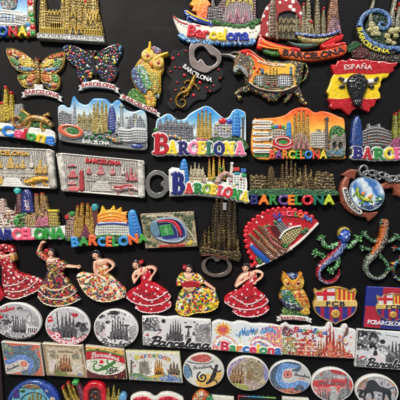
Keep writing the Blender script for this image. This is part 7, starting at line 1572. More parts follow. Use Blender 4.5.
def ovals_bw():
    e = ell(17, 321, 24.6, 18.6, 9)
    c, cl = plate('oval_magnet', 'grey oval city print with red script, cut off by the left edge', e, (-9, 300, 43, 342), 1.6, tones=[(160, 156, 158), (190, 186, 188), (176, 172, 174)])
    ink(c, blob((-8, 312), (8, 316), (10, 328), (-6, 330)), gprint(BWG, .9, 3), cl)
    clutter(c, cl, (-4, 316, 38, 338), 90, [(90, 88, 92), (60, 58, 60), (225, 222, 222), (150, 148, 150), (120, 116, 118), (236, 234, 234)], 1)
    church(c, 16, 332, 17, 7, (92, 88, 94), cl, 3, 2); church(c, 23, 331, 14, 6, (98, 94, 100), cl, 3, 5)
    tree(c, 7, 322, 4, (50, 48, 50), cl, 3); tree(c, 20, 309, 3, (70, 68, 70), cl, 5)
    ink(c, stroke([(19, 310), (27, 311), (33, 316), (36, 322)], [.8, 1.4, 2, 2.4]), gprint(BWG, 1.2, 9), cl)
    ink(c, blob((32, 315), (38, 317), (39, 326), (34, 326), (31, 320)), gprint(BWG, 1.2, 4), cl)
    ink(c, poly((27, 325), (39, 328), (37, 334), (26, 334)), (222, 220, 218), cl); 
    for k in range(5): ink(c, rect(28+k*2, 328, 29.2+k*2, 332.6), (70, 66, 70), cl)
    ink(c, poly((-8, 334), (8, 331), (26, 333), (38, 334), (30, 342), (-4, 342)), gprint([(206, 204, 204), (120, 116, 120), (190, 186, 186)], 1.2, 8), cl)
    ink(c, ell(1, 317, 2, 1.6) | ell(35.6, 333, 1.5), (190, 30, 40), cl)
    script(c, 'Barcelona', [(-6, 313), (3, 312), (15, 309)], 4.6, (176, 40, 50), fat=.16)
    script(c, 'Barcelona', [(3, 336), (12, 339), (24, 340), (35, 336)], 4.6, (60, 58, 60), out=(214, 212, 212), fat=.2)
    c.done()
    e = ell(67.6, 326, 22.8, 19.4, 12)
    c, cl = plate('oval_magnet', 'grey oval cathedral print with red lips and pink lettering along its lower rim', e, (43, 304, 92, 348), 1.5, tones=[(176, 172, 174), (206, 202, 204), (188, 184, 186)])
    ink(c, poly((46, 330), (60, 326), (92, 330), (90, 346), (46, 346)), gprint(BWG, .8, 12), cl)
    clutter(c, cl, (47, 322, 88, 340), 90, [(90, 88, 92), (60, 58, 60), (225, 222, 222), (150, 148, 150), (120, 116, 118), (236, 234, 234)], 2); clutter(c, cl, (50, 312, 86, 322), 16, [(150, 148, 150), (225, 222, 222)], 3)
    church(c, 68, 336, 25, 15, (84, 80, 84), cl, 4, 7)
    tree(c, 81, 325, 6, (44, 42, 44), cl, 8); tree(c, 84, 330, 4, (60, 58, 60), cl, 2); tree(c, 55, 330, 4, (90, 88, 90), cl, 4)
    ink(c, stroke([(57, 312), (59, 332)], [.5, .8], False), (70, 68, 70), cl)
    ink(c, poly((47, 317), (52, 316), (53.4, 321), (48.4, 322.6)), (190, 36, 46), cl); ink(c, poly((48, 318.4), (51.6, 317.6), (52, 319), (48.4, 319.8)), (220, 200, 200), cl)
    ink(c, blob((71.6, 314.6), (73.6, 312.8), (75, 313.6), (76.6, 312.9), (78.4, 315), (75, 317.2)), (196, 50, 64), cl); ink(c, stroke([(72.4, 314.9), (75, 315.3), (77.8, 315.2)], .25), (110, 20, 34), cl)
    ink(c, stroke([(48, 332), (56, 340), (68, 344), (80, 342), (90, 336)], 3.4), (206, 120, 128), cl)
    script(c, 'Barcelona', [(50.6, 335.6), (60, 342.4), (72, 344.6), (88, 338.6)], 6.4, (230, 220, 220), out=(196, 60, 76), fat=.2)
    c.done()
    e = ell(116, 328.6, 22.6, 19.4, 10)
    c, cl = plate('oval_magnet', 'pale grey oval print of cathedral towers with a parasol figure and dark script', e, (91, 306, 141, 350), 1.5, tones=[(206, 202, 202), (224, 220, 220), (212, 208, 208)])
    ink(c, blob((92, 322), (102, 322), (105, 330), (96, 334)), gprint(BWG, 1, 6), cl)
    clutter(c, cl, (95, 322, 138, 342), 80, [(90, 88, 92), (60, 58, 60), (225, 222, 222), (150, 148, 150), (120, 116, 118), (236, 234, 234)], 4); clutter(c, cl, (98, 311, 132, 320), 26, [(90, 88, 92), (60, 58, 60), (225, 222, 222), (150, 148, 150), (120, 116, 118), (236, 234, 234)], 5)
    church(c, 118, 338, 22, 13, (100, 94, 98), cl, 5, 11)
    tree(c, 101, 316, 3.4, (54, 50, 52), cl, 3); tree(c, 114, 313.4, 4.4, (44, 40, 44), cl, 5); tree(c, 108, 322, 2.2, (40, 38, 40), cl, 6)
    ink(c, ell(126.6, 325.4, 2.8, 1), (60, 54, 58), cl); ink(c, stroke([(126.6, 326), (126.6, 334)], [.9, 1.4], False), (70, 62, 66), cl); ink(c, stroke([(126.6, 325), (126.6, 339)], [.3, 2], False), gprint([(60, 54, 58), (110, 100, 104)], 1, 2), cl)
    ink(c, poly((100, 336), (104, 328), (108, 337)), (206, 186, 190), cl); ink(c, ell(104, 327.6, 1), (80, 70, 74), cl)
    ink(c, blob((130, 328), (137, 326), (138, 338), (131, 338)), gprint([(196, 190, 192), (120, 116, 118), (214, 210, 210)], 1, 5), cl)
    ink(c, ell(97, 333, 1.1, .7), (180, 60, 70), cl)
    script(c, 'Barcelona', [(100, 342), (110, 345.6), (121, 346.6), (132, 343.4)], 5.2, (40, 36, 40), out=(216, 214, 212), fat=.16)
    c.done()
ovals_bw()

def long_bw():
    s = poly(list(cat([(142.2, 316.4), (155, 315.6), (166, 317.2), (178, 316.4), (196, 318.8), (210.6, 320)], False, 5))+[(211.8, 349.6), (190, 348.6), (165, 347), (143, 345)], rnd=.4)
    c, cl = plate('panorama_magnet', 'wavy-topped black and white city panorama with bold Barcelona script, beside the sun panorama', s, (140, 313, 213, 351), .9, tones=[(206, 204, 202), (226, 222, 220), (214, 210, 210)])
    ink(c, poly((142, 318), (158, 317), (160, 330), (142, 331)), gprint([(60, 58, 60), (150, 146, 146), (90, 88, 90), (200, 196, 196)], 1.1, 4), cl)
    tree(c, 149, 322, 6, (50, 48, 50), cl, 1); tree(c, 156, 330, 3, (70, 66, 70), cl, 2)
    ink(c, ell(163.6, 321, 2), (46, 42, 44), cl)
    clutter(c, cl, (143, 332, 210, 346), 90, [(90, 88, 92), (60, 58, 60), (225, 222, 222), (150, 148, 150), (120, 116, 118), (236, 234, 234)], 6); clutter(c, cl, (143, 318, 160, 330), 40, [(90, 88, 92), (60, 58, 60), (225, 222, 222), (150, 148, 150), (120, 116, 118), (236, 234, 234)], 7); clutter(c, cl, (194, 322, 211, 342), 70, [(90, 88, 92), (60, 58, 60), (225, 222, 222), (150, 148, 150), (120, 116, 118), (236, 234, 234)], 8)
    church(c, 175.6, 341, 22, 12, (76, 72, 76), cl, 5, 3); church(c, 170, 342, 12, 8, (90, 86, 90), cl, 3, 14)
    ink(c, ell(188.4, 326.8, 3.8, 1.3), (50, 46, 50), cl); ink(c, stroke([(188.6, 327), (188, 340)], [.5, 1.9], False), gprint([(56, 50, 56), (110, 104, 108)], 1.2, 2), cl); ink(c, ell(185.6, 322.4, 1.4, .6), (60, 56, 60), cl)
    ink(c, poly((155, 342), (160.6, 331), (167, 342)), (220, 204, 206), cl); ink(c, ell(160.4, 330, 1.2), (70, 60, 64), cl); ink(c, stroke([(160, 332), (157, 335)], .5), (160, 110, 110), cl)
    ink(c, blob((196, 342), (197, 328), (203, 324), (210, 326), (211, 344)), gprint([(190, 186, 186), (110, 106, 108), (214, 210, 210)], 1.2, 5), cl); tree(c, 206, 330, 4, (100, 98, 98), cl, 6)
    ink(c, poly((142, 338), (160, 339), (150, 346), (142, 346)), gprint([(190, 186, 186), (120, 116, 118), (216, 212, 212)], 1, 7), cl)
    ink(c, ell(147.4, 335, 2, .8), (180, 50, 60), cl)
    script(c, 'Barcelona', [(150, 344.8), (170, 346.4), (190, 347.4), (210, 348.6)], 8.6, (36, 32, 36), out=(222, 218, 216), fat=.5)
    c.done()
long_bw()

def long_sun():
    s = poly(list(cat([(212, 323), (218, 320.4), (226, 321.6), (233, 323), (238, 321.4), (246, 322), (252, 324), (262, 324), (274, 325), (282.6, 327)], False, 4))+[(282.4, 355), (260, 353.4), (236, 351.6), (212, 349.6)], rnd=.5)
    c, cl = plate('panorama_magnet', 'white panorama with orange sun, blue lizards and pink mosaic waves', s, (210, 318, 284, 357), .8, tones=[(218, 222, 224), (230, 230, 228), (212, 220, 226)])
    c.rough = .1
    pk = mosaic([(214, 70, 100), (230, 130, 90), (180, 90, 150), (236, 190, 90), (206, 60, 80)], 1.6, (230, 210, 200), 0)
    pk2 = mosaic([(190, 50, 110), (226, 90, 90), (230, 170, 80), (150, 80, 150)], 1.5, (226, 206, 200), 0)
    bl = mosaic([(40, 120, 190), (90, 160, 210), (30, 80, 160)], 1.2, (190, 210, 220), 0)
    for k in range(12):
        a = k*math.pi/6; ink(c, stroke([(223+5*math.cos(a), 329.6+4.6*math.sin(a)), (223+8.4*math.cos(a), 329.6+7.6*math.sin(a))], [1.3, .5], False), (236, 190, 80), cl)
    ink(c, ell(223, 329.6, 5.6, 5), (228, 120, 60), cl); ink(c, ell(223, 329.6, 3.2, 2.8), (206, 90, 110), cl)
    ink(c, blob((213, 345), (216, 337), (224, 334), (232, 338), (238, 344), (244, 350), (214, 350)), pk, cl)
    ink(c, stroke([(216, 344), (218, 340), (224, 337.6), (231, 341), (237, 348)], 1.5), (226, 226, 224), cl); ink(c, stroke([(218, 345), (224, 341), (229, 344)], 1), bl, cl)
    ink(c, blob((249, 350), (251, 341), (257, 336), (265, 337), (274, 343), (282, 348), (282, 356), (250, 354)), pk2, cl)
    ink(c, stroke([(252, 343), (258, 339.4), (266, 342), (274, 348)], 1.3), (228, 228, 226), cl); ink(c, stroke([(253, 347), (259, 343), (266, 346)], 1), bl, cl)
    ink(c, blob((266, 336), (268, 326), (276, 326), (284, 328), (284, 348), (276, 344), (270, 342)), pk, cl)
    ink(c, blob((260, 332), (263, 328), (269, 327), (275, 330), (276, 335), (272, 332), (266, 332.6), (262, 334)), bl, cl)
    for k, (x, y) in enumerate(((243, 332), (252, 331))):
        c.part('blue_lizard', under=1); c.paint(stroke([(x-7, y+2), (x-4, y+4), (x-2, y), (x+3, y+.6), (x+5, y-2)], [.5, .8, 1.6, 1.8, .9]), bl, z=.05, dome=.1, mode='add')
        for u, v in ((-1, -3.5), (2, -3), (0, 3.4), (3, 3.4)): c.paint(stroke([(x+u*.5, y), (x+u, y+v)], .5, False), (40, 110, 180), z=.04, mode='add')
    c.part('green_leaves', under=1)
    for x, y in ((246, 345), (250, 339), (240, 338), (256, 333), (269, 341)): c.paint(ell(x, y, 1.2, .8, 40), (150, 190, 80), z=.03, mode='add', clip=cl)
    clutter(c, cl, (232, 326, 270, 350), 26, [(214, 70, 100), (60, 120, 190), (236, 200, 90), (230, 130, 90), (232, 230, 226)], 14, .8)
    C_ = [(200, 50, 80), (60, 140, 80), (230, 130, 50), (50, 110, 180), (210, 60, 100), (230, 190, 60), (60, 150, 90), (210, 60, 80), (50, 100, 170)]
    c.text('Barcelona', [(221, 350), (240, 351.4), (260, 352.8), (280.6, 354)], 8.6, C_, fat=.6, z=.2, dome=.25, mode='add', mat='print', out=(.7, (228, 224, 216), .08), hs=[1.05]+[1]*8)
    c.done()
long_sun()

def long_red():
    s = poly((281, 325), (286, 322), (290, 325.6), (300, 326.4), (310, 325.4), (312, 327), (322, 328), (326, 327.4), (328, 322.6), (330, 320.6), (332, 323), (333, 328), (341, 329), (343, 324.6), (346.6, 324.4), (349, 328.6), (355, 330), (356, 333), (354.6, 358.4), (330, 357.4), (305, 356), (281.4, 354), rnd=.5)
    c, cl = plate('panorama_magnet', 'cut-out panorama of red and orange city buildings with a bronze statue at right', s, (279, 318, 358, 360), .8, tones=[(206, 206, 212), (226, 222, 220), (216, 206, 206)])
    wr = mosaic([(190, 50, 50), (226, 130, 90), (220, 210, 200), (170, 60, 60), (214, 90, 60)], 1.5, (140, 60, 50), 0)
    ink(c, poly((280, 354), (281, 339), (284, 337), (290, 336), (296, 338), (298, 356)), ribs((190, 196, 130), (120, 110, 90), 1.8, 4, 0, .35, 2.2), cl)
    ink(c, poly((296, 356), (298, 340), (304, 338), (316, 340), (318, 358)), wr, cl)
    for y in (342, 346, 350): ink(c, stroke([(298, y), (317, y+.6)], .6, False), (226, 220, 210), cl)
    ink(c, blob((282, 334), (284, 326), (290, 328), (294, 333), (288, 336)), mosaic([(60, 60, 90), (190, 60, 60), (200, 190, 180), (90, 100, 110)], 1.4, (60, 50, 50), 0), cl)
    clutter(c, cl, (282, 334, 352, 356), 170, [(190, 60, 50), (226, 130, 80), (226, 216, 206), (150, 50, 60), (220, 180, 80), (90, 90, 120), (230, 224, 220)], 12); clutter(c, cl, (284, 327, 352, 336), 30, [(170, 160, 180), (236, 230, 230), (206, 120, 110)], 13)
    church(c, 330, 356, 32, 10, (176, 60, 50), cl, 3, 3); church(c, 340, 357, 20, 9, (190, 90, 60), cl, 3, 6); church(c, 321, 356, 18, 8, (170, 110, 80), cl, 3, 8)
    ink(c, poly((318, 358), (326, 345), (340, 350), (352, 354), (354, 359)), wr, cl)
    ink(c, poly((332, 341), (333, 358), (327, 358), (328, 342)), gprint([(150, 50, 40), (206, 110, 80), (230, 180, 150)], 1.6, 3), cl)
    ink(c, ell(306, 333.6, 3.4, 1.4), (180, 50, 60), cl); ink(c, ell(321, 336, 3, 1.4, 20), (190, 80, 70), cl)
    c.part('statue', under=1); c.paint(stroke([(347, 328), (346, 333), (343, 336.6)], [1.2, 1.9, .9]), (110, 80, 70), z=.1, dome=.4, mode='add'); c.paint(stroke([(343, 336), (342, 341), (346, 345)], .8), (140, 110, 130), z=.08, dome=.2, mode='add'); c.paint(ell(348, 326.6, 1.2), (110, 80, 70), z=.1, dome=.3, mode='add')
    C_ = (70, 80, 150)
    C2 = [(190, 50, 70), (60, 90, 160), (80, 140, 90), (200, 110, 50), (190, 50, 70), (60, 90, 160), (80, 140, 90), (200, 110, 50), (60, 90, 160)]
    c.text('Barcelona', [(293, 332), (304, 331.6), (316, 333.2), (327, 334.4)], 4.6, C2, font='script', fat=.35, z=.1, dome=.1, mode='add', mat='print', slant=.15)
    c.done()
long_red()

def long_bw_right():
    s = poly((357.6, 329.4), (380, 330.8), (412, 332.8), (411, 370.4), (380, 368.4), (355.2, 366.6), rnd=.4)
    c, cl = plate('panorama_magnet', 'black and white city print with a seated woman in white skirt, right edge', s, (353, 327, 413, 372), .7, tones=[(200, 204, 206), (218, 220, 220), (206, 208, 210)])
    ink(c, poly((357, 330), (376, 331), (380, 341), (372, 348), (356, 350)), gprint([(40, 40, 42), (140, 140, 142), (70, 70, 72), (190, 190, 190)], 1, 14), cl)
    for x, y, r in ((362, 334, 6), (372, 335, 5), (360, 344, 5), (372, 345, 4)): tree(c, x, y, r, (30, 30, 32), cl, int(x))
    ink(c, ell(382.4, 341.6, 2.6, 2.2), (40, 38, 42), cl); ink(c, stroke([(386, 335), (398, 337)], .3), (90, 90, 92), cl)
    clutter(c, cl, (356, 331, 380, 350), 70, [(90, 88, 92), (60, 58, 60), (225, 222, 222), (150, 148, 150), (120, 116, 118), (236, 234, 234)], 9); clutter(c, cl, (376, 344, 412, 362), 60, [(90, 88, 92), (60, 58, 60), (225, 222, 222), (150, 148, 150), (120, 116, 118), (236, 234, 234)], 10); clutter(c, cl, (356, 355, 376, 365), 30, [(90, 88, 92), (60, 58, 60), (225, 222, 222), (150, 148, 150), (120, 116, 118), (236, 234, 234)], 11)
    church(c, 394, 362, 22, 14, (84, 84, 88), cl, 4, 13); church(c, 405, 362, 20, 8, (84, 84, 88), cl, 2, 15)
    ink(c, stroke([(376, 348), (382, 346), (388, 350), (394, 356)], [.8, 1.4, 1.6, 1.4]), gprint([(90, 88, 92), (180, 178, 180)], 1.4, 3), cl)
    c.part('woman_figure', under=1)
    c.paint(blob((366, 360), (370, 355.6), (375, 353), (380, 355), (384, 361), (374, 362)), (216, 200, 204), z=.04, mode='add', clip=cl)
    c.paint(blob((373, 355), (374, 350.6), (376.6, 350.8), (377, 355)), (50, 46, 50), z=.05, mode='add', clip=cl); c.paint(ell(375.2, 349.2, 1.2, 1.4), (140, 106, 100), z=.05, mode='add', clip=cl); c.paint(ell(375.6, 348.4, 1.2, .9), (24, 20, 22), z=.06, mode='add', clip=cl)
    c.use(1); ink(c, ell(362.4, 356.6, 2.6, 1, -15) | ell(359.6, 358, 1.4, .7), (180, 60, 66), cl)
    ink(c, poly((356, 358), (372, 362), (412, 364), (412, 371), (355, 368)), gprint([(150, 150, 152), (80, 80, 82), (200, 200, 202)], .9, 17), cl)
    script(c, 'Barcelona', [(366, 366), (384, 367.4), (411, 369)], 8, (40, 38, 40), out=(206, 208, 208), fat=.35)
    c.done()
long_bw_right()

# ------------------------------------------------------------------ tiles
def tiles():
    s = poly((1.4, 341.4), (40, 344), (44.2, 375.8), (6.4, 373.8), rnd=.4)
    c, cl = plate('tile_magnet', 'square mosaic tile with blue and grey swirls on orange', s, (0, 339, 46, 378), .9, rim=(206, 196, 178), z=4.2, group='square tile magnets')
    c.rough = .15
    OR = mosaic([(206, 104, 76), (190, 84, 60), (220, 130, 100), (196, 96, 80)], 1.1, (170, 110, 90), 0); GB = mosaic([(70, 96, 116), (90, 116, 134), (56, 80, 100), (110, 130, 140)], 1.1, (120, 130, 136), 0)
    c.paint(cl, OR, z=.01, mode='add')
    ink(c, stroke([(4, 345), (12, 349), (22, 348), (32, 346)], [3, 3.4, 3, 1.2]), GB, cl); ink(c, stroke([(6, 347), (12, 350)], [3, 2.4]), mosaic([(120, 140, 110), (150, 160, 130)], 1.2, (100, 110, 100), 0), cl)
    ink(c, stroke([(6, 352), (10, 357), (16, 355), (24, 352), (33, 355), (37, 363), (34, 370), (26, 372.6), (22, 370)], [3, 3, 3.2, 4, 4.2, 3.8, 3.4, 2.6, 1.6]), GB, cl)
    ink(c, blob((7, 362), (14, 360), (22, 357), (30, 360), (31, 366), (24, 370), (8, 373)), (190, 184, 178), cl)
    ink(c, stroke([(5, 362), (12, 360.6), (19, 357), (27, 357.6), (32, 363), (30, 370)], [2.2, 2.4, 2.4, 2.4, 2.4, 2]), mosaic([(86, 120, 184), (110, 140, 196), (80, 110, 170)], 1.1, (120, 140, 180), 0), cl)
    ink(c, ell(24.4, 363.4, 3.4, 2.8), OR, cl); ink(c, ell(24.4, 363.4, 1.3, 1), (190, 150, 140), cl); ink(c, ell(37, 350, 2.6, 2), mosaic([(160, 150, 140), (130, 130, 130)], 1, (110, 110, 110), 0), cl)
    script(c, 'Barcelona', [(8, 371), (13, 368.4), (20, 365.4)], 3, (70, 66, 70), fat=.1)
    c.done()
    s = poly((42.4, 343), (82.4, 345.4), (87.8, 377.6), (47.2, 375), rnd=.4)
    c, cl = plate('tile_magnet', 'beige parchment-coloured tile with a brown cathedral sketch', s, (41, 341, 89, 380), .9, rim=(206, 198, 180), tones=[(176, 160, 136), (206, 192, 166), (190, 174, 148)], z=4.2, group='square tile magnets')
    ink(c, cl-cl.grow(-1.8), gprint([(150, 124, 94), (176, 150, 116), (130, 106, 80)], 1.2, 3), cl)
    for k in range(2): ink(c, cl.grow(-.5-k*1.5)-cl.grow(-.8-k*1.5), (120, 96, 70), cl)
    ink(c, blob((50, 351), (55, 350), (56, 357), (51, 357)), gprint([(120, 112, 96), (170, 160, 140), (100, 96, 84)], 1.2, 4), cl); ink(c, ell(76, 356, 4, 3.6), gprint([(120, 116, 96), (160, 154, 134)], 1.2, 5), cl)
    ink(c, poly((58, 350), (78, 351.4), (78, 353), (58, 351.8)), gprint([(120, 96, 70), (160, 136, 106)], 2, 5), cl)
    ink(c, blob((50, 362), (56, 360), (56, 372), (52, 372)), (206, 192, 186), cl)
    clutter(c, cl, (47, 347, 84, 373), 90, [(150, 130, 100), (196, 180, 150), (120, 104, 84), (214, 202, 180), (170, 130, 96)], 15, .9)
    church(c, 65.6, 370, 17, 11, (150, 100, 66), cl, 4, 5); church(c, 58, 372, 10, 6, (130, 110, 80), cl, 3, 9)
    ink(c, blob((56, 372), (62, 371), (68, 373), (66, 375.4), (57, 375)), (120, 130, 70), cl); ink(c, ell(80, 374, 2.4, 1.4), (120, 124, 160), cl); ink(c, blob((72, 364), (80, 362), (82, 371), (74, 372)), (200, 190, 174), cl)
    for k in range(3): ink(c, ell(66+k*3, 368+.8*k, .7, 1), (80, 50, 36), cl)
    c.done()
    s = poly((85.6, 345.6), (124, 349.2), (127, 379.2), (87, 377.4), rnd=.4)
    c, cl = plate('tile_magnet', 'tile with a green lizard on white oval under a red Barcelona banner', s, (84, 343, 129, 381), .6, rim=(206, 196, 180), tones=[(90, 40, 36), (74, 30, 30), (104, 50, 44)], z=4.2, group='square tile magnets')
    ink(c, poly((84, 343), (128, 346), (128, 356), (105, 351), (84, 350)), (206, 166, 90), cl)
    ink(c, ell(105, 363.6, 21.4, 11, 4), (216, 212, 196), cl)
    ink(c, poly([(85, 351.6)]+[(v[0], v[1]) for v in cat([(85, 351.4), (96, 350.6), (110, 352.8), (127, 357.8)], False, 4)]+[(v[0], v[1]) for v in cat([(127, 364), (112, 359.4), (98, 358), (85, 360)], False, 4)]), (184, 36, 46), cl)
    ink(c, stroke([(85, 350.8), (97, 350), (110, 352), (127, 357)], .7), (70, 120, 60), cl)
    for x, y in ((97.6, 349), (115.6, 351)): ink(c, poly((x-1.6, y-.6), (x+2, y-.4), (x+.4, y+1.2)), (60, 46, 36), cl)
    script(c, 'Barcelona', [(91.6, 357.4), (101, 356.2), (110, 357.6), (119, 360.4)], 4.8, (222, 212, 206), fat=.16)
    c.part('green_lizard', under=1)
    G = gprint([(60, 100, 50), (80, 130, 66), (50, 90, 46)], 1.2, 4)
    c.paint(stroke([(114.6, 361.6), (111, 364), (107, 366.4), (103, 368), (97.6, 370), (94, 367.6), (94.6, 364), (97, 362), (96.6, 360.6), (93.6, 361)], [1.6, 1.6, 2, 1.8, 1, .8, .7, .6, .5, .4]), G, z=.05, dome=.12, mode='add')
    for p_ in ([(110, 364.6), (107.6, 361.6), (108, 359.6)], [(111, 364.6), (114, 367), (117.4, 367.2)], [(104, 367.6), (102, 365), (100, 365)], [(106, 368), (108.4, 371), (106.4, 373)]): c.paint(stroke(p_, .7), G, z=.05, dome=.1, mode='add')
    c.use(1); ink(c, ell(101.8, 361.4, 2.1, 1.8), (190, 36, 46), cl)
    script(c, 'Bcn', [(109.6, 373.4), (118.6, 370.4)], 4.6, (46, 40, 38), fat=.2)
    for x, y, co in ((122, 374, (190, 60, 50)), (116, 376, (200, 140, 70)), (108, 377, (170, 60, 50)), (124, 378, (206, 170, 90))): ink(c, ell(x, y, .8), co, cl)
    c.done()
    s = poly((125.6, 350.8), (179.6, 352.4), (182.8, 382.8), (129.4, 379.4), rnd=.4)
    c, cl = plate('panorama_magnet', 'oblong cream tile with three monuments above a blue and green mosaic strip', s, (124, 349, 185, 385), 1.1, rim=(196, 192, 150), tones=[(206, 204, 196), (222, 218, 210), (212, 208, 200)], z=4)
    gy = (104, 98, 84)
    church(c, 144.6, 372, 14, 8, gy, cl, 3, 4); ink(c, poly((139.6, 373), (139.6, 361.6), (148.6, 361), (149.6, 374)), gprint([(84, 80, 72), (150, 144, 130), (110, 104, 92)], 1.4, 3), cl)
    clutter(c, cl, (129, 361, 180, 375), 60, [(170, 164, 150), (226, 222, 214), (120, 114, 100), (190, 160, 120)], 16, .8)
    church(c, 158.6, 373, 15, 8, (180, 120, 50), cl, 4, 5); church(c, 174, 373.6, 13, 10, (110, 96, 80), cl, 3, 6)
    ink(c, stroke([(131.6, 360), (131.6, 374)], [.7, 1.2], False), (96, 90, 80), cl); ink(c, ell(133, 362, 1.4, 1), (120, 110, 100), cl)
    MS = mosaic([(60, 100, 170), (110, 150, 80), (210, 190, 80), (190, 80, 60), (90, 140, 180), (150, 170, 120)], 1.5, (170, 170, 160), 0)
    ink(c, poly((128, 376), (138, 372.6), (152, 377), (166, 373.6), (176, 374), (184, 378), (184, 385), (128, 382)), MS, cl)
    ink(c, stroke([(130, 374), (140, 375), (150, 379)], 1.6), mosaic([(60, 110, 70), (110, 150, 100)], 1.3, (150, 160, 140), 0), cl)
    ink(c, blob((160, 379), (166, 375.6), (174, 376), (180, 380), (172, 382)), mosaic([(50, 80, 160), (100, 130, 190), (200, 200, 210)], 1.2, (150, 160, 180), 0), cl); ink(c, blob((150, 376), (155, 374.6), (162, 375), (156, 377.6)), (206, 176, 70), cl)
    C_ = [(206, 190, 60), (190, 120, 60), (90, 110, 160), (200, 90, 60), (100, 140, 80), (200, 180, 60), (90, 110, 160), (190, 90, 60), (190, 160, 60)]
    c.text('Barcelona', [(136, 359.4), (148, 357), (158, 357.4), (170, 361)], 4.8, C_, fat=.25, z=.1, dome=.1, mode='add', mat='print')
    for x, y in ((134, 366), (135.6, 365)): ink(c, ell(x, y, 1.1, .6, -40), (180, 70, 90), cl)
    ink(c, stroke([(153, 361), (153.6, 374)], .9, False), (224, 222, 216), cl)
    for k in range(22): ink(c, ell(130+(k*37 % 49), 354+(k*23 % 7), .35), ((170, 60, 60), (70, 100, 160), (80, 130, 80))[k % 3], cl)
    c.done()
tiles()

# ------------------------------------------------------------------ colour ovals
def ovals_colour():
    e = ell(203.6, 370.6, 21, 17.4, 6)
    c, cl = plate('oval_magnet', 'cream oval with a black lizard on gold spirals and red mosaic arc', e, (181, 351, 226, 390), 1.0, rim=(206, 204, 190), tones=[(196, 196, 190), (212, 210, 202), (200, 200, 196)])
    ink(c, ell(200.6, 357.6, 10.6, 4.6, 5), mosaic([(186, 50, 56), (206, 84, 76), (160, 40, 50), (200, 110, 100)], 1.1, (190, 130, 120), 0), cl)
    ink(c, ell(186.6, 371.6, 4.4, 6.6, -10), mosaic([(70, 110, 150), (110, 150, 180), (50, 90, 130)], 1.1, (150, 170, 180), 0), cl)
    ink(c, stroke([(188, 361), (194, 363), (206, 363.6), (213, 361)], .35), (50, 46, 50), cl)
    ink(c, stroke([(183, 363), (188, 365), (191, 370), (192, 377)], .4), (50, 46, 50), cl)
    ink(c, blob((196, 380), (203, 374), (212, 374), (221, 370), (220, 380), (210, 387), (200, 387)), (214, 172, 90), cl)
    c.part('black_lizard', under=1)
    c.paint(stroke(sgpath(202.4, 377, 1.4, .8, 5.6, 100, 18, 1), .75), (34, 34, 38), z=.06, dome=.1, mode='add', clip=cl)
    c.paint(stroke([(207, 383), (211, 380), (213.6, 375), (215.6, 369), (216.6, 365.6)], [1.2, 1.8, 2.2, 1.7, 1.5]), mosaic([(26, 26, 30), (40, 40, 44), (70, 70, 66)], 1, (14, 14, 16), 0), z=.06, dome=.12, mode='add', clip=cl)
    for p_ in ([(215, 370), (211.6, 368), (210.6, 365.6)], [(216, 370), (219, 371.6), (220.6, 370)], [(212, 379), (216, 380.6), (217, 383)]): c.paint(stroke(p_, .6), (34, 34, 38), z=.06, mode='add', clip=cl)
    script(c, 'Barcelona', [(193, 369), (202, 368.4), (210, 367)], 3, (60, 56, 60), fat=.06)
    c.done()
    e = ell(248, 373.6, 21.4, 17.4, 8)
    c, cl = plate('oval_magnet', 'oval with a faded brown and violet watercolour of a cathedral front', e, (226, 354, 271, 393), 1.2, tones=[(176, 160, 130), (206, 192, 164), (150, 130, 106), (190, 176, 160)], nf=.25, seed=23)
    clutter(c, cl, (229, 359, 268, 389), 110, [(150, 126, 96), (190, 176, 150), (120, 104, 90), (170, 160, 180), (206, 196, 176)], 17)
    church(c, 237, 382, 20, 12, (150, 116, 80), cl, 4, 4)
    ink(c, blob((227, 372), (230, 362), (238, 358), (246, 357), (240, 362), (233, 368), (230, 376)), gprint([(130, 110, 160), (170, 150, 180), (190, 176, 170)], .7, 4), cl)
    ink(c, blob((246, 364), (252, 361), (262, 366), (264, 376), (256, 382), (248, 376)), gprint([(130, 120, 90), (170, 158, 130), (110, 96, 76)], .8, 5), cl); ink(c, blob((247, 372), (252, 370), (252, 380), (247, 380)), gprint([(120, 96, 66), (150, 126, 90)], 1, 6), cl)
    ink(c, blob((264, 362), (270, 370), (268, 380), (264, 378)), gprint([(110, 110, 160), (160, 150, 180)], .8, 3), cl)
    ink(c, blob((230, 384), (238, 383), (248, 387), (246, 391), (234, 389)), gprint([(130, 140, 70), (170, 170, 90), (110, 120, 60)], .9, 2), cl); ink(c, blob((246, 380), (256, 382), (262, 386), (250, 390)), gprint([(190, 170, 160), (140, 120, 110)], .8, 2), cl)
    c.done()
    e = ell(290.2, 377.4, 21.4, 16.8, 8)
    c, cl = plate('oval_magnet', 'oval print of a blue mosaic crescent curling round a small red sun', e, (267, 358, 313, 396), 1.0, tones=[(176, 176, 176), (196, 194, 194), (184, 184, 186)])
    c.rough = .12
    DK = mosaic([(50, 70, 92), (70, 92, 116), (40, 56, 76), (90, 110, 130)], 1.0, (110, 120, 130), 0)
    ink(c, poly((268, 362), (284, 358), (292, 364), (280, 372), (278, 384), (292, 388), (300, 396), (268, 396)), DK, cl)
    ink(c, stroke([(279, 364), (288, 361.6), (297, 364), (298, 369), (293, 370)], [3, 3, 3, 2.2, 1]), DK, cl)
    ink(c, poly((270, 386), (280, 389), (292, 388), (300, 386), (304, 396), (270, 397)), mosaic([(214, 90, 56), (196, 70, 50), (230, 150, 110), (60, 70, 90)], 1.1, (200, 130, 110), 0), cl)
    ink(c, stroke([(299, 366), (292, 366), (284, 366), (279.4, 372), (279, 380), (284, 385), (292, 385), (300, 384), (306, 386)], [.8, 2, 3, 3, 3, 2.6, 2.6, 3.6, 4]), mosaic([(96, 140, 200), (120, 160, 214), (80, 120, 186)], 1.1, (130, 160, 200), 0), cl)
    ink(c, stroke([(296, 389), (300, 386.6), (303, 390)], [2, 2.4, 2]), DK, cl)
    ink(c, ell(288, 374.4, 5.6, 5), (206, 202, 196), cl)
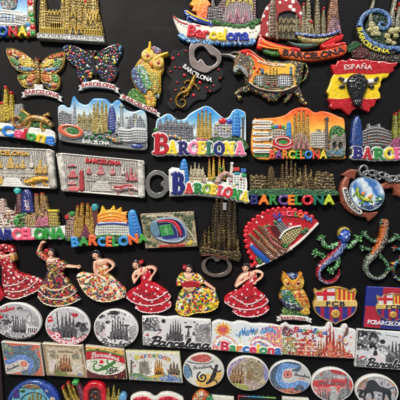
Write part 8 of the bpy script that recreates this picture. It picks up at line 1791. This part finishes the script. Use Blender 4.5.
    for k in range(14):
        a = k*2*math.pi/14; ink(c, ell(287.6+3.6*math.cos(a), 374.2+3.1*math.sin(a), .75), (196, 60, 56), cl)
    ink(c, ell(287.6, 374.2, 2.4, 2), (206, 90, 80), cl); ink(c, ell(287.6, 374.2, 1.1, .9), (90, 80, 80), cl)
    script(c, 'Barcelona', [(294, 375), (301, 376.4), (309.6, 378)], 2.8, (50, 46, 50), fat=.08)
    ink(c, stroke([(299, 378), (304.6, 379)], .35, False), (190, 60, 60), cl)
    c.done()
    e = ell(332.4, 385, 21.6, 17.2, 7)
    c, cl = plate('oval_magnet', 'white-rimmed oval with a red and grey city print', e, (309, 366, 356, 404), 1.7, tones=[(200, 110, 106), (214, 140, 134), (190, 84, 84)])
    ink(c, poly((312, 372), (322, 369), (344, 369), (352, 376), (352, 380), (338, 378), (314, 380)), gprint([(110, 112, 114), (170, 170, 170), (140, 140, 142)], .7, 3), cl)
    ink(c, poly((330, 369), (345, 369), (351, 376), (332, 373)), (186, 60, 66), cl); ink(c, poly((332, 375), (348, 377), (346, 379), (332, 377.6)), (190, 190, 190), cl)
    ink(c, poly((311, 381), (336, 379.6), (352, 381), (353, 387), (336, 386), (311, 387)), (196, 64, 68), cl)
    clutter(c, cl, (313, 370, 352, 400), 80, [(120, 120, 124), (190, 186, 186), (196, 80, 80), (160, 156, 158), (214, 160, 156)], 18)
    for x, h, w_ in ((319, 12, 5), (324, 15, 5), (329, 11, 4)): church(c, x, 402, h, w_, (104, 106, 110), cl, 2, int(x))
    ink(c, blob((330, 402), (331, 390), (334, 387), (337, 391), (338, 402)), gprint([(160, 160, 160), (190, 190, 190)], .8, 4), cl); ink(c, blob((338, 402), (340, 390), (348, 388), (352, 394), (350, 402)), gprint([(80, 82, 84), (150, 150, 150), (110, 110, 112)], 1, 6), cl); ink(c, stroke([(347, 378), (349, 398)], [.8, 1.3], False), (110, 108, 110), cl)
    c.text('BARCELONA', [(319, 384.4), (332, 384.2), (345, 385.2)], 2.6, (110, 90, 94), fat=.2, z=.1, dome=.05, mode='add', mat='print', under=1)
    c.done()
    e = ell(377, 391.6, 22, 16.8, 8)
    c, cl = plate('oval_magnet', 'white-rimmed oval with a dark charging bull, lower right corner', e, (353, 373, 401, 410), 1.7, tones=[(150, 150, 156), (180, 178, 180), (160, 164, 172)])
    ink(c, poly((354, 388), (358, 380), (368, 378), (368, 386), (360, 392)), gprint([(180, 120, 90), (150, 130, 120), (196, 150, 120), (110, 120, 150)], .9, 3), cl)
    ink(c, blob((376, 380), (388, 378), (396, 384), (398, 392), (388, 390), (380, 386)), gprint([(160, 170, 190), (196, 196, 200), (150, 130, 126)], .8, 5), cl); ink(c, poly((384, 377), (394, 381), (397, 388), (390, 382)), (180, 140, 90), cl)
    clutter(c, cl, (357, 378, 399, 402), 80, [(170, 170, 176), (120, 126, 140), (190, 130, 100), (206, 200, 196), (100, 100, 110)], 19)
    c.part('bull_silhouette', under=1)
    c.paint(blob((358, 392.6), (362, 391), (366, 386), (367.6, 381), (374, 380), (380, 386), (388, 388.6), (391, 392), (390, 399), (386, 394), (380, 392), (374, 391), (368, 393), (363, 392.6)), gprint([(46, 48, 52), (60, 62, 66), (40, 42, 46)], 1.4, 5), z=.05, dome=.08, mode='add', clip=cl)
    BK = (44, 46, 50)
    for q, r_ in (([(363, 391), (359, 390), (356.4, 392)], [1.2, .7, .3]), ([(361, 392.4), (360, 395.6), (362.4, 397)], [1.7, 1.5, .9]), ([(366, 392), (364, 397), (366, 401)], [1.6, 1, .7]), ([(371, 391), (373, 397), (370, 401)], [1.7, 1, .7]), ([(388, 393), (390, 399), (393, 403)], [2, 1.1, .8]), ([(384, 393), (383, 399), (385, 403)], [1.6, 1, .7]), ([(389, 389), (394, 387), (396, 391), (395, 395)], [.6, .45, .4, .6])):
        c.paint(stroke(q, r_), BK, z=.05, mode='add', clip=cl, soft=.5)
    c.use(1); ink(c, blob((360, 404), (366, 400), (374, 399), (380, 401), (388, 402), (394, 406), (370, 412)), gprint([(190, 130, 100), (206, 160, 130), (140, 120, 130)], .7, 8), cl)
    for x, y in ((368, 402), (380, 402)): ink(c, ell(x, y, 3, 2.2), gprint([(60, 70, 130), (100, 110, 160)], .9, 2), cl)
    c.done()
ovals_colour()

# ------------------------------------------------------------------ bottom row, cut off by the frame
def bottom_row():
    Cv.rough = .2
    c = Cv('plate_magnet', 'round deep blue plate with a painted gold cathedral, bottom left', 'fridge magnet', (5, 378, 62, 436), zref=4, mat='print', base='rim')
    e = ell(33.4, 407, 27.4, 27)
    c.paint(e, gprint([(24, 50, 110), (40, 80, 150), (20, 40, 90)], .25, 3), z=3, dome=2.4, r=4)
    c.part('plate_picture'); c.paint(e.grow(-4.4), gprint([(90, 150, 170), (120, 180, 190), (70, 130, 160)], .2, 4), z=5.2, dome=-1, r=5)
    c.part('centre_ring'); c.paint(ell(34, 407, 15.4)-ell(34, 407, 14.4), (24, 40, 80), z=.3, mode='add', dome=.4)
    c.use(1)
    ink(c, poly((40, 386), (48, 388), (56, 396), (58, 404), (50, 400), (45, 393)), (40, 70, 150), None); 
    c.part('blue_band'); c.paint(stroke([(42, 385), (50, 389), (57, 397)], 2.6), (40, 66, 150), z=.2, mode='add', dome=.4)
    for x, t, w_ in ((29.6, 395, 2.8), (33, 392.6, 3), (37.4, 391.4, 3), (41, 394, 2.6)): spire(c, x, t, 412, w_, (196, 170, 70), (110, 86, 30), z=5.4, top=.4, rows=8, part='gold_spire')
    c.part('purple_tower'); c.paint(poly((14, 398), (13.6, 388.6), (19, 387), (20, 398)), gprint([(50, 40, 110), (90, 60, 140), (40, 60, 130)], 1, 2), z=.3, mode='add', dome=.5)
    c.part('orange_lizard'); c.paint(blob((23, 386), (28, 383.6), (36, 384), (41, 387.6), (36, 388.6), (28, 388)), mosaic([(196, 130, 80), (170, 90, 60), (150, 150, 120), (200, 170, 110)], 1.3), z=.3, mode='add', dome=.6)
    c.part('sea_star'); c.paint(poly([(47+(2.6 if k % 2 == 0 else 1)*math.sin(k*math.pi/5), 390.6-(2.6 if k % 2 == 0 else 1)*math.cos(k*math.pi/5)) for k in range(10)]), (190, 200, 200), z=.3, mode='add', dome=.4)
    c.part('palm'); c.paint(ell(22.6, 390.6, 2.6, 1.6), FOL, z=.2, mode='add', dome=.4); c.part('shell'); c.paint(ell(53, 399, 3, 2.6), (196, 180, 160), z=.3, mode='add', dome=.5)
    c.done()
    c = Cv('cathedral_magnet', 'bundle of leaning yellow towers with red tips and a green ball, bottom edge', 'fridge magnet', (58, 378, 88, 424), zref=5, base='base')
    c.paint(poly((66, 400), (84, 398), (94, 424), (74, 424)), (90, 70, 60), z=3.6, noise=.5)
    for x, l, t, w_ in ((75, -12.6, 388, 5), (79, -11.6, 383.4, 5), (83.6, -11, 386, 4.6), (86, -7, 390, 4)): spire(c, x, t, 422, w_, (186, 160, 60), (96, 74, 30), (190, 50, 40), z=4.6, top=.5, lean=l, rows=14, tr=1.4)
    c.part('purple_tower'); c.paint(stroke([(77, 384), (82, 396), (86, 410)], [2.2, 3, 3.4]), ribs((110, 50, 70), (60, 26, 40), 1.6, 70, .4, .35), z=4.6, dome=1.6, r=2.4)
    c.part('green_ball', 'gloss'); c.paint(ell(75.4, 382.4, 3.4, 3), stip([(40, 130, 50), (70, 170, 80)], 1.2, .4), z=6, dome=1.8, r=2.8)
    c.done()
    c = Cv('bottle_opener_magnet', 'glossy red arched ring, bottom edge', 'bottle opener', (81, 379, 108, 424), group=None, zref=6, mat='gloss', base='red_arch')
    a = poly([(83.4, 424), (83.4, 394)]+arc(94.4, 393, 11, 10.6, 180, 360, 12)+[(105.6, 424)], rnd=.8)
    hole = poly([(88.6, 426), (88.6, 395)]+arc(94.6, 394.6, 6, 6, 180, 360, 10)+[(100.6, 426)])
    c.part('mosaic_infill'); c.paint(hole, mosaic([(60, 40, 40), (120, 60, 50), (200, 80, 50), (90, 80, 100), (40, 36, 40)], 1.8, (20, 16, 16), .5), z=3)
    c.use(0); c.paint(a-hole, cast((206, 22, 40), (170, 14, 28), .4, .2, (220, 36, 56)), z=4.4, dome=2.8, r=2.6)
    c.done()
    c = Cv('crown_magnet', 'pointed gold towers beside a light blue knob, bottom edge', 'fridge magnet', (104, 382, 126, 420), zref=4, base='footing')
    c.paint(rect(105, 398, 122, 420), (120, 100, 50), z=3, noise=.4)
    for x, t in ((108, 388), (113.6, 385.4), (118.4, 390)): spire(c, x, t, 416, 5.6, (176, 160, 74), (90, 76, 30), z=4.2, top=.15, rows=9)
    for k in range(3): gable(c, 108+k*4.6, 396, 402, 4.6, (180, 164, 80), (80, 66, 30), 5.4, part='gable')
    c.part('blue_knob', 'gloss'); c.paint(ell(123, 397.6, 4, 5), (96, 150, 190), z=5, dome=2, r=3.4)
    c.done()
    c = Cv('heart_magnet', 'white-rimmed red heart showing only its two lobes at the bottom edge', 'fridge magnet', (128, 390, 186, 424), zref=4, mat='gloss', base='rim')
    h = blob((130, 400), (133, 395), (141, 392.6), (149, 393.6), (155, 397), (161, 393.2), (170, 392.6), (179, 395.6), (184, 401), (180, 416), (156, 424), (134, 416))
    c.paint(h, (222, 216, 206), z=3.4, dome=1.4, r=2)
    c.part('red_field'); c.paint((h.grow(-3.2)) - stroke([(155, 392), (155, 402)], 2, False), spots((186, 22, 40), (90, 20, 30), 6, 1, 20), z=5, dome=.8)
    c.part('red_flower')
    for x, y in ((139, 398), (149, 399), (163, 398), (175, 399)): c.paint(ell(x, y, 2.4, 1.6), (206, 50, 60), z=5.8, dome=.7)
    c.done()
    c = Cv('lizard_magnet', 'orange mosaic lizard head beside a white plate, bottom edge', 'fridge magnet', (190, 389, 236, 424), zref=6, mat='gloss', base='white_plate')
    c.paint(poly((210, 397), (234, 399), (233, 424), (206, 424), rnd=.5), (214, 210, 196), z=3, dome=.8)
    c.part('head'); c.paint(blob((191.6, 402), (194, 396), (198, 392.6), (202, 390.6), (207, 393), (210, 397), (211, 404), (205, 412), (196, 412)), mosaic([(206, 100, 40), (190, 80, 36), (220, 130, 60), (200, 190, 150)], 1.5, (110, 50, 20), .5), z=4.6, dome=2.8, r=5)
    c.part('eye'); c.paint(ell(202, 394.4, 1.6), (206, 200, 196), z=7.4, dome=.9, r=1.4)
    c.part('green_collar'); c.paint(blob((206, 399), (208, 396), (212, 396.6), (213, 401), (208, 403)), mosaic([(60, 140, 90), (90, 170, 110)], 1.2), z=6, dome=1.2)
    c.done()
    c = Cv('frame_magnet', 'black rectangle with a thin rainbow-coloured edge, bottom edge', 'fridge magnet', (236, 392, 278, 424), zref=3, mat='gloss', base='black_panel')
    q = poly((238, 395.6), (276, 397.6), (276, 424), (238, 424), rnd=.4); c.paint(q, (16, 15, 17), z=2.6, dome=.5)
    c.part('rainbow_edge'); 
    edge = lambda X, Y: (mix(mix(_c((200, 40, 60), X), (60, 160, 200), np.clip((X-240)/12, 0, 1)), (150, 200, 90), np.clip((X-256)/14, 0, 1)), 0)
    c.paint(stroke([(238.4, 424), (238.4, 396), (276, 398)], .55, False), edge, z=3.2, dome=.6)
    c.done()
    c = Cv('tile_magnet', 'pale tile of which only the top edge shows below the blue crescent oval', 'fridge magnet', (281, 396, 312, 424), zref=4, mat='print', base='plate', group='square tile magnets')
    c.paint(poly((282.6, 397.6), (309, 399.4), (309, 424), (282.6, 424), rnd=.4), (206, 202, 190), z=3.6, dome=.9)
    c.part('picture'); c.paint(poly((283.6, 399), (308.2, 400.6), (308.2, 424), (283.6, 424)), gprint([(170, 150, 130), (200, 186, 160), (150, 160, 170)], .5, 3), z=.03, mode='add')
    c.done()
    c = Cv('red_corner_magnet', 'plain red pointed magnet corner at the left edge beside the dotted skirt', 'fridge magnet', (-16, 284, 6, 306), zref=4, mat='gloss', base='base')
    c.paint(poly((-16, 286), (-1, 286), (4.6, 296), (-4, 305), (-16, 305), rnd=.4), cast((180, 16, 34), (150, 10, 24), .4, .2), z=3.4, dome=1, r=2)
    c.done()
bottom_row()
